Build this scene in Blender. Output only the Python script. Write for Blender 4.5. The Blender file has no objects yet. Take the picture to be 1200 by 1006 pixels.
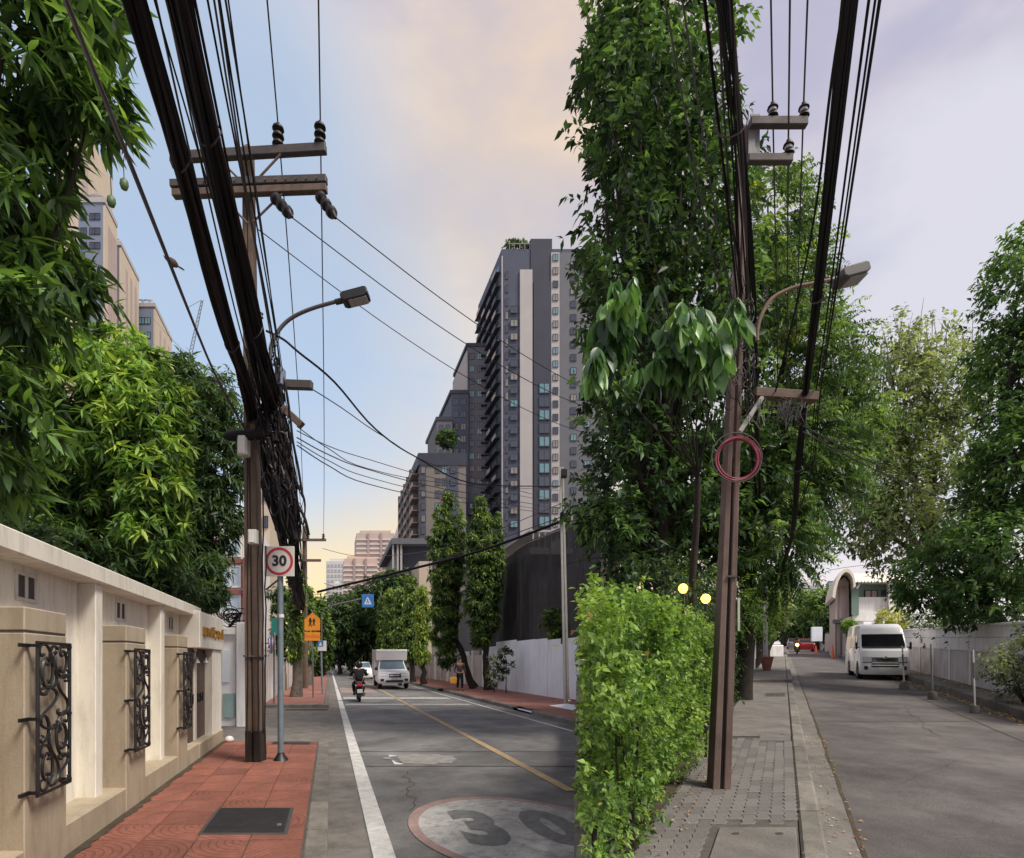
import bpy, bmesh, math, random
import numpy as np
from mathutils import Vector, Matrix, noise as mnoise

random.seed(7)
RNG = np.random.default_rng(7)
SC = bpy.context.scene
COL = SC.collection
F = 650.0            # focal length in pixels of the 1200 px wide picture
EYE = 1.6            # camera height
BX = (676 - 600) / F   # the fork's nose: boundary between the two grades, X = BX * Y
PI = math.pi
R = math.radians

# ------------------------------------------------------------------ camera
cam_d = bpy.data.cameras.new('camera')
cam_d.sensor_width = 36
cam_d.lens = 36 * F / 1200
cam_d.shift_y = (762 - 503) / 1200
cam_d.clip_start = 0.05
cam_d.clip_end = 6000
cam = bpy.data.objects.new('camera', cam_d)
cam.location = (0, 0, EYE)
cam.rotation_euler = (R(90), 0, 0)
COL.objects.link(cam)
SC.camera = cam

# ------------------------------------------------------------------ light
SUN_DIR = Vector((0.60, -0.38, 0.92)).normalized()      # towards the bright part of the cloud
sun_el = math.asin(SUN_DIR.z)
sun_az = math.atan2(SUN_DIR.x, SUN_DIR.y)               # clockwise from +Y
sd = bpy.data.lights.new('sun', 'SUN')
sd.energy = 1.5
sd.angle = R(18)
sd.color = (1.0, 0.93, 0.82)
sun = bpy.data.objects.new('sun', sd)
sun.rotation_euler = (-SUN_DIR).to_track_quat('-Z', 'Y').to_euler()
sun.location = SUN_DIR * 50
COL.objects.link(sun)

SC.view_settings.view_transform = 'Standard'
SC.view_settings.look = 'None'
SC.view_settings.gamma = 1
SC.view_settings.use_curve_mapping = False
SC.view_settings.exposure = 1.68

world = bpy.data.worlds.new('World')
SC.world = world
world.use_nodes = True
WN = world.node_tree
WN.nodes.clear()


def wn(t, **kw):
    n = WN.nodes.new(t)
    for k, v in kw.items():
        if hasattr(n, k):
            setattr(n, k, v)
    return n


def wmath(op, a, b=None, c=None):
    n = wn('ShaderNodeMath', operation=op)
    for i, v in enumerate((a, b, c)):
        if v is None:
            continue
        if isinstance(v, (int, float)):
            n.inputs[i].default_value = v
        else:
            WN.links.new(v, n.inputs[i])
    return n.outputs[0]


def wmix(fac, a, b):
    n = wn('ShaderNodeMix', data_type='RGBA')
    for s, v in ((n.inputs[0], fac), (n.inputs[6], a), (n.inputs[7], b)):
        if isinstance(v, (int, float)):
            s.default_value = v
        elif isinstance(v, tuple):
            s.default_value = (*v, 1)
        else:
            WN.links.new(v, s)
    return n.outputs[2]


def wstep(v, lo, hi):
    n = wn('ShaderNodeMapRange', interpolation_type='SMOOTHSTEP')
    WN.links.new(v, n.inputs[0])
    n.inputs[1].default_value = lo
    n.inputs[2].default_value = hi
    return n.outputs[0]


def wdot(direction):
    n = wn('ShaderNodeVectorMath', operation='DOT_PRODUCT')
    nv = wn('ShaderNodeVectorMath', operation='NORMALIZE')
    WN.links.new(WTC.outputs['Generated'], nv.inputs[0])
    WN.links.new(nv.outputs[0], n.inputs[0])
    n.inputs[1].default_value = Vector(direction).normalized()
    return n.outputs['Value']


def azel(px, py):
    return Vector(((px - 600) / F, 1, (762 - py) / F))


WTC = wn('ShaderNodeTexCoord')
sky = wn('ShaderNodeTexSky')
sky.sky_type = 'NISHITA'
sky.sun_disc = False
sky.sun_elevation = sun_el
sky.sun_rotation = sun_az
sky.air_density = 1.0
sky.dust_density = 1.4
sky.ozone_density = 1.0
nz = wn('ShaderNodeTexNoise')
nz.inputs['Scale'].default_value = 2.3
nz.inputs['Detail'].default_value = 5
nz.inputs['Roughness'].default_value = 0.5
wmap = wn('ShaderNodeMapping')
wmap.inputs['Scale'].default_value = (1, 1, 2.2)
wmap.inputs['Location'].default_value = (1.7, 0.4, 0.2)
WN.links.new(WTC.outputs['Generated'], wmap.inputs[0])
WN.links.new(wmap.outputs[0], nz.inputs['Vector'])
sep = wn('ShaderNodeSeparateXYZ')
WN.links.new(WTC.outputs['Generated'], sep.inputs[0])
el = sep.outputs['Z']
# one break in the cloud to the left, thin cloud elsewhere
brk = wstep(wmath('ADD', wdot(azel(120, 330)), wmath('MULTIPLY', wmath('SUBTRACT', nz.outputs[0], 0.5), 0.22)), 0.86, 0.985)
brk2 = wmath('MULTIPLY', wstep(wmath('ADD', wdot(azel(1140, 400)), wmath('MULTIPLY', wmath('SUBTRACT', nz.outputs[0], 0.5), 0.3)), 0.94, 1.0), 0.3)
clear = wmath('MULTIPLY', wmath('MAXIMUM', brk, brk2), 0.9)
cloud_hi = wmix(wstep(nz.outputs[0], 0.40, 0.62), (3.15, 3.1, 4.0), (5.1, 4.7, 4.95))
warm = wmath('MULTIPLY', wstep(wdot(azel(445, 640)), 0.72, 1.0), 1.0)
cloud_w = wmix(wmath('MULTIPLY', warm, 0.6), cloud_hi, (5.0, 4.75, 4.0))
peach = wmath('MULTIPLY', wstep(wmath('ADD', wdot(azel(640, 120)), wmath('MULTIPLY', wmath('SUBTRACT', nz.outputs[0], 0.5), 0.16)), 0.955, 1.008), 0.6)
cloud_w = wmix(peach, cloud_w, (6.4, 4.7, 2.7))
low = wmath('SUBTRACT', 1.0, wstep(el, 0.02, 0.36))
hor = wmix(warm, (5.9, 5.35, 5.4), (7.8, 5.6, 2.2))
cloud_c = wmix(low, cloud_w, hor)
skyb = wn('ShaderNodeMix', data_type='RGBA')
skyb.blend_type = 'MULTIPLY'
skyb.inputs[0].default_value = 1.0
WN.links.new(sky.outputs[0], skyb.inputs[6])
skyb.inputs[7].default_value = (1.2, 1.2, 1.2, 1)
blue = wmix(0.55, skyb.outputs[2], (3.9, 4.9, 6.1))
final = wmix(clear, cloud_c, blue)
bg = wn('ShaderNodeBackground')
bg.inputs['Strength'].default_value = 0.0505
WN.links.new(final, bg.inputs[0])
wout = wn('ShaderNodeOutputWorld')
WN.links.new(bg.outputs[0], wout.inputs[0])


# ------------------------------------------------------------------ helpers
class Street:
    """A straight street that leaves the camera's corner towards one vanishing point, on a slight grade."""
    def __init__(s, vx, vy):
        s.vx, s.vy = vx, vy
        s.k = (vx - 600) / F
        s.s = -(vy - 762) / F
        s.ang = math.atan(s.k)          # clockwise from +Y

    def h(s, y):
        return s.s * max(-4.0, min(y, 150.0))

    def P(s, x, y, z=0.0):
        return Vector((x + s.k * y, y, z + s.h(y)))

    def yx(s, px, x):                   # depth at which the line at lateral x shows at px
        return x * F / (px - s.vx)

    def X(s, px, y):
        return (px - s.vx) * y / F

    def Z(s, py, y):
        return EYE - (py - s.vy) * y / F

    def gy(s, py, z=0.0):               # depth of the ground point at row py
        return (EYE - z) * F / (py - s.vy)


LS = Street(386, 777)
RS = Street(918, 748)


def W(px, py, Y):
    return Vector(((px - 600) / F * Y, Y, EYE - (py - 762) / F * Y))


def abs_loc(o):
    v = Vector((0, 0, 0))
    while o is not None:
        v = v + o.location
        o = o.parent
    return v


def link(name, me, mat, parent=None, kind=None):
    o = bpy.data.objects.new(name, me)
    if mat is not None and len(me.materials) == 0:
        me.materials.append(mat)
    COL.objects.link(o)
    if parent is not None:
        o.parent = parent
    if kind:
        o['kind'] = kind
    return o


class MB:
    def __init__(s):
        s.v = []
        s.f = []

    def add(s, vs, fs):
        n = len(s.v)
        s.v += [tuple(v) for v in vs]
        s.f += [tuple(i + n for i in f) for f in fs]
        return s

    def hexa(s, p):                      # 4 bottom (ccw) + 4 top
        return s.add(p, [(3, 2, 1, 0), (4, 5, 6, 7), (0, 1, 5, 4), (1, 2, 6, 5), (2, 3, 7, 6), (3, 0, 4, 7)])

    def box(s, x0, x1, y0, y1, z0, z1, M=None):
        p = [Vector(q) for q in ((x0, y0, z0), (x1, y0, z0), (x1, y1, z0), (x0, y1, z0), (x0, y0, z1), (x1, y0, z1), (x1, y1, z1), (x0, y1, z1))]
        if M is not None:
            p = [M @ q for q in p]
        return s.hexa(p)

    def sbox(s, S, x0, x1, y0, y1, z0, z1):
        n = max(1, int((y1 - y0) / 400))
        return s.hexa([S.P(*q) for q in ((x0, y0, z0), (x1, y0, z0), (x1, y1, z0), (x0, y1, z0), (x0, y0, z1), (x1, y0, z1), (x1, y1, z1), (x0, y1, z1))])

    def sheet(s, S, x0, x1, y0, y1, z, ny=1, nx=1):
        ys = [y0 + (y1 - y0) * i / ny for i in range(ny + 1)]
        xs = [x0 + (x1 - x0) * i / nx for i in range(nx + 1)]
        vs = [S.P(x, y, z) for y in ys for x in xs]
        w = nx + 1
        return s.add(vs, [(j * w + i, j * w + i + 1, (j + 1) * w + i + 1, (j + 1) * w + i) for j in range(ny) for i in range(nx)])

    def tube(s, pts, r, n=6, caps=True):
        pts = [Vector(p) for p in pts]
        m = len(pts)
        rs = r if isinstance(r, (list, tuple)) else [r] * m
        ref = None
        base = len(s.v)
        for i, p in enumerate(pts):
            t = (pts[min(i + 1, m - 1)] - pts[max(i - 1, 0)])
            t = t.normalized() if t.length > 1e-9 else Vector((0, 0, 1))
            if ref is None:
                ref = t.orthogonal().normalized()
            ref = (ref - t * ref.dot(t))
            ref = ref.normalized() if ref.length > 1e-6 else t.orthogonal().normalized()
            b = t.cross(ref)
            for k in range(n):
                a = 2 * PI * k / n
                s.v.append(tuple(p + (ref * math.cos(a) + b * math.sin(a)) * rs[i]))
        for i in range(m - 1):
            for k in range(n):
                k2 = (k + 1) % n
                s.f.append((base + i * n + k, base + i * n + k2, base + (i + 1) * n + k2, base + (i + 1) * n + k))
        if caps:
            s.f.append(tuple(base + k for k in reversed(range(n))))
            s.f.append(tuple(base + (m - 1) * n + k for k in range(n)))
        return s

    def lathe(s, prof, M=None, n=16):
        M = M or Matrix()
        base = len(s.v)
        m = len(prof)
        for r, z in prof:
            for k in range(n):
                a = 2 * PI * k / n
                s.v.append(tuple(M @ Vector((r * math.cos(a), r * math.sin(a), z))))
        for i in range(m - 1):
            for k in range(n):
                k2 = (k + 1) % n
                s.f.append((base + i * n + k, base + i * n + k2, base + (i + 1) * n + k2, base + (i + 1) * n + k))
        s.f.append(tuple(base + k for k in reversed(range(n))))
        s.f.append(tuple(base + (m - 1) * n + k for k in range(n)))
        return s

    def prism(s, poly, fn, w0, w1):      # polygon (u, v) swept from w0 to w1 through fn(u, v, w)
        n = len(poly)
        vs = [fn(u, v, w0) for u, v in poly] + [fn(u, v, w1) for u, v in poly]
        return s.add(vs, [tuple(range(n - 1, -1, -1)), tuple(range(n, 2 * n))] + [(i, (i + 1) % n, n + (i + 1) % n, n + i) for i in range(n)])

    def build(s, name, mat, parent=None, bevel=0, smooth=0, kind=None, seg=1):
        off = abs_loc(parent)
        me = bpy.data.meshes.new(name)
        me.from_pydata([(v[0] - off.x, v[1] - off.y, v[2] - off.z) for v in s.v], [], s.f)
        bm = bmesh.new()
        bm.from_mesh(me)
        bmesh.ops.recalc_face_normals(bm, faces=bm.faces)
        if bevel:
            es = [e for e in bm.edges if len(e.link_faces) == 2 and e.calc_face_angle(0) > 0.5]
            bmesh.ops.bevel(bm, geom=es, offset=bevel, segments=seg, affect='EDGES', profile=0.5, clamp_overlap=True)
        bm.to_mesh(me)
        bm.free()
        if smooth:
            me.shade_smooth()
            me.set_sharp_from_angle(angle=R(smooth))
        return link(name, me, mat, parent, kind)


def thing(name, label, cat, loc=(0, 0, 0), rotz=0, group=None):
    o = bpy.data.objects.new(name, None)
    o.empty_display_size = 0.2
    COL.objects.link(o)
    o.location = loc
    o.rotation_euler = (0, 0, rotz)
    return tag(o, label, cat, group)


def tag(o, label, cat, group=None):
    o['label'] = label
    o['category'] = cat
    if group:
        o['group'] = group
    return o


def rebase(o, loc):
    """Move a one-mesh thing's origin to its base without moving the mesh."""
    d = Vector(loc)
    o.data.transform(Matrix.Translation(-d))
    o.location = d
    return o


def dup(root, loc=None, rotz=None, label=None, parent=None):
    c = root.copy()
    COL.objects.link(c)
    if parent is not None:
        c.parent = parent
    for ch in list(root.children):
        dup(ch, parent=c)
    if loc is not None:
        c.location = loc
    if rotz is not None:
        c.rotation_euler = (0, 0, rotz)
    if label:
        c['label'] = label
    return c


def text_geo(txt, size=1.0, depth=0.0, align='CENTER', bold=0.0):
    cu = bpy.data.curves.new('lettering', 'FONT')
    cu.body = txt
    cu.size = size
    cu.align_x = align
    cu.align_y = 'CENTER'
    cu.extrude = depth
    cu.offset = bold
    cu.resolution_u = 3
    o = bpy.data.objects.new('lettering', cu)
    COL.objects.link(o)
    dg = bpy.context.evaluated_depsgraph_get()
    me = bpy.data.meshes.new_from_object(o.evaluated_get(dg))
    vs = [tuple(v.co) for v in me.vertices]
    fs = [tuple(p.vertices) for p in me.polygons]
    bpy.data.objects.remove(o)
    bpy.data.curves.remove(cu)
    bpy.data.meshes.remove(me)
    return vs, fs


# ------------------------------------------------------------------ materials
def M(name, base, rough=0.75, var=0.18, scale=3.0, bump=0.25, bscale=70, metal=0.0, stain=None, stain_amt=0.5, stain_scale=1.2,
      streak=0.15, c2=None, spec=0.4, coat=0.0, speckle=0.0):
    m = bpy.data.materials.new(name)
    m.use_nodes = True
    t = m.node_tree
    n, l = t.nodes, t.links
    b = n['Principled BSDF']
    b.inputs['Roughness'].default_value = rough
    b.inputs['Metallic'].default_value = metal
    b.inputs['Specular IOR Level'].default_value = spec
    b.inputs['Coat Weight'].default_value = coat
    tc = n.new('ShaderNodeTexCoord')
    nz = n.new('ShaderNodeTexNoise')
    nz.inputs['Scale'].default_value = scale
    nz.inputs['Detail'].default_value = 6
    nz.inputs['Roughness'].default_value = 0.65
    l.new(tc.outputs['Object'], nz.inputs['Vector'])
    mr = n.new('ShaderNodeMapRange')
    mr.inputs[1].default_value = 0.3
    mr.inputs[2].default_value = 0.7
    l.new(nz.outputs[0], mr.inputs[0])
    mx = n.new('ShaderNodeMix')
    mx.data_type = 'RGBA'
    a = tuple(max(0, c * (1 - var)) for c in base)
    c = c2 if c2 else tuple(min(1, q * (1 + var)) for q in base)
    mx.inputs[6].default_value = (*a, 1)
    mx.inputs[7].default_value = (*c, 1)
    l.new(mr.outputs[0], mx.inputs[0])
    out = mx.outputs[2]
    if stain:
        mp = n.new('ShaderNodeMapping')
        mp.inputs['Scale'].default_value = (stain_scale, stain_scale, stain_scale * streak)
        l.new(tc.outputs['Object'], mp.inputs[0])
        n2 = n.new('ShaderNodeTexNoise')
        n2.inputs['Scale'].default_value = 4
        n2.inputs['Detail'].default_value = 8
        n2.inputs['Roughness'].default_value = 0.7
        l.new(mp.outputs[0], n2.inputs['Vector'])
        m2 = n.new('ShaderNodeMapRange')
        m2.inputs[1].default_value = 0.48
        m2.inputs[2].default_value = 0.75
        m2.inputs[4].default_value = stain_amt
        l.new(n2.outputs[0], m2.inputs[0])
        x2 = n.new('ShaderNodeMix')
        x2.data_type = 'RGBA'
        l.new(m2.outputs[0], x2.inputs[0])
        l.new(out, x2.inputs[6])
        x2.inputs[7].default_value = (*stain, 1)
        out = x2.outputs[2]
    if speckle:
        n4 = n.new('ShaderNodeTexNoise')
        n4.inputs['Scale'].default_value = 110
        n4.inputs['Detail'].default_value = 2
        l.new(tc.outputs['Object'], n4.inputs['Vector'])
        n5 = n.new('ShaderNodeTexNoise')
        n5.inputs['Scale'].default_value = 0.55
        n5.inputs['Detail'].default_value = 7
        n5.inputs['Roughness'].default_value = 0.72
        l.new(tc.outputs['Object'], n5.inputs['Vector'])
        ad = n.new('ShaderNodeMath')
        ad.operation = 'ADD'
        l.new(n4.outputs[0], ad.inputs[0])
        l.new(n5.outputs[0], ad.inputs[1])
        m4 = n.new('ShaderNodeMapRange')
        m4.inputs[1].default_value = 0.7
        m4.inputs[2].default_value = 1.3
        m4.inputs[3].default_value = 1 - speckle
        m4.inputs[4].default_value = 1 + speckle
        l.new(ad.outputs[0], m4.inputs[0])
        v4 = n.new('ShaderNodeVectorMath')
        v4.operation = 'SCALE'
        l.new(out, v4.inputs[0])
        l.new(m4.outputs[0], v4.inputs['Scale'])
        out = v4.outputs[0]
    l.new(out, b.inputs['Base Color'])
    if bump:
        n3 = n.new('ShaderNodeTexNoise')
        n3.inputs['Scale'].default_value = bscale
        n3.inputs['Detail'].default_value = 4
        l.new(tc.outputs['Object'], n3.inputs['Vector'])
        bp = n.new('ShaderNodeBump')
        bp.inputs['Strength'].default_value = bump
        bp.inputs['Distance'].default_value = 0.01
        l.new(n3.outputs[0], bp.inputs['Height'])
        l.new(bp.outputs[0], b.inputs['Normal'])
    return m


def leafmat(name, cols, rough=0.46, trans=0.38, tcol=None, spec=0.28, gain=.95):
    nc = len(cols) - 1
    cols = [tuple(min(.6, q * (1.15 + gain * min(1, i / max(1, nc - 1)))) for q in col) for i, col in enumerate(cols)]  # pale end raised: the lit look of foliage goes into leaf colour
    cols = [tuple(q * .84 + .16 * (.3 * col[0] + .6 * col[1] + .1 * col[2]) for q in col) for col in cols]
    m = bpy.data.materials.new(name)
    m.use_nodes = True
    t = m.node_tree
    n, l = t.nodes, t.links
    b = n['Principled BSDF']
    b.inputs['Roughness'].default_value = rough
    b.inputs['Specular IOR Level'].default_value = spec
    at = n.new('ShaderNodeAttribute')
    at.attribute_name = 'var'
    rp = n.new('ShaderNodeValToRGB')
    e = rp.color_ramp.elements
    e[0].position, e[0].color = 0.0, (*cols[0], 1)
    e[1].position, e[1].color = 1.0, (*cols[-1], 1)
    for i, c in enumerate(cols[1:-1]):
        q = e.new((i + 1) / (len(cols) - 1))
        q.color = (*c, 1)
    l.new(at.outputs['Fac'], rp.inputs[0])
    l.new(rp.outputs[0], b.inputs['Base Color'])
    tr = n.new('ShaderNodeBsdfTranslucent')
    hs = n.new('ShaderNodeMix')
    hs.data_type = 'RGBA'
    hs.blend_type = 'MULTIPLY'
    hs.inputs[0].default_value = 1
    l.new(rp.outputs[0], hs.inputs[6])
    hs.inputs[7].default_value = (*(tcol or (1.35, 1.35, 0.6)), 1)
    l.new(hs.outputs[2], tr.inputs[0])
    ms = n.new('ShaderNodeMixShader')
    ms.inputs[0].default_value = trans
    l.new(b.outputs[0], ms.inputs[1])
    l.new(tr.outputs[0], ms.inputs[2])
    l.new(ms.outputs[0], n['Material Output'].inputs[0])
    return m


def glassmat(name, col, rough=0.08):
    m = M(name, col, rough=rough, var=0.25, scale=1.5, bump=0.0, spec=0.8)
    return m


def emit(name, col, s):
    m = bpy.data.materials.new(name)
    m.use_nodes = True
    b = m.node_tree.nodes['Principled BSDF']
    b.inputs['Base Color'].default_value = (*col, 1)
    b.inputs['Emission Color'].default_value = (*col, 1)
    b.inputs['Emission Strength'].default_value = s
    return m


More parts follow.
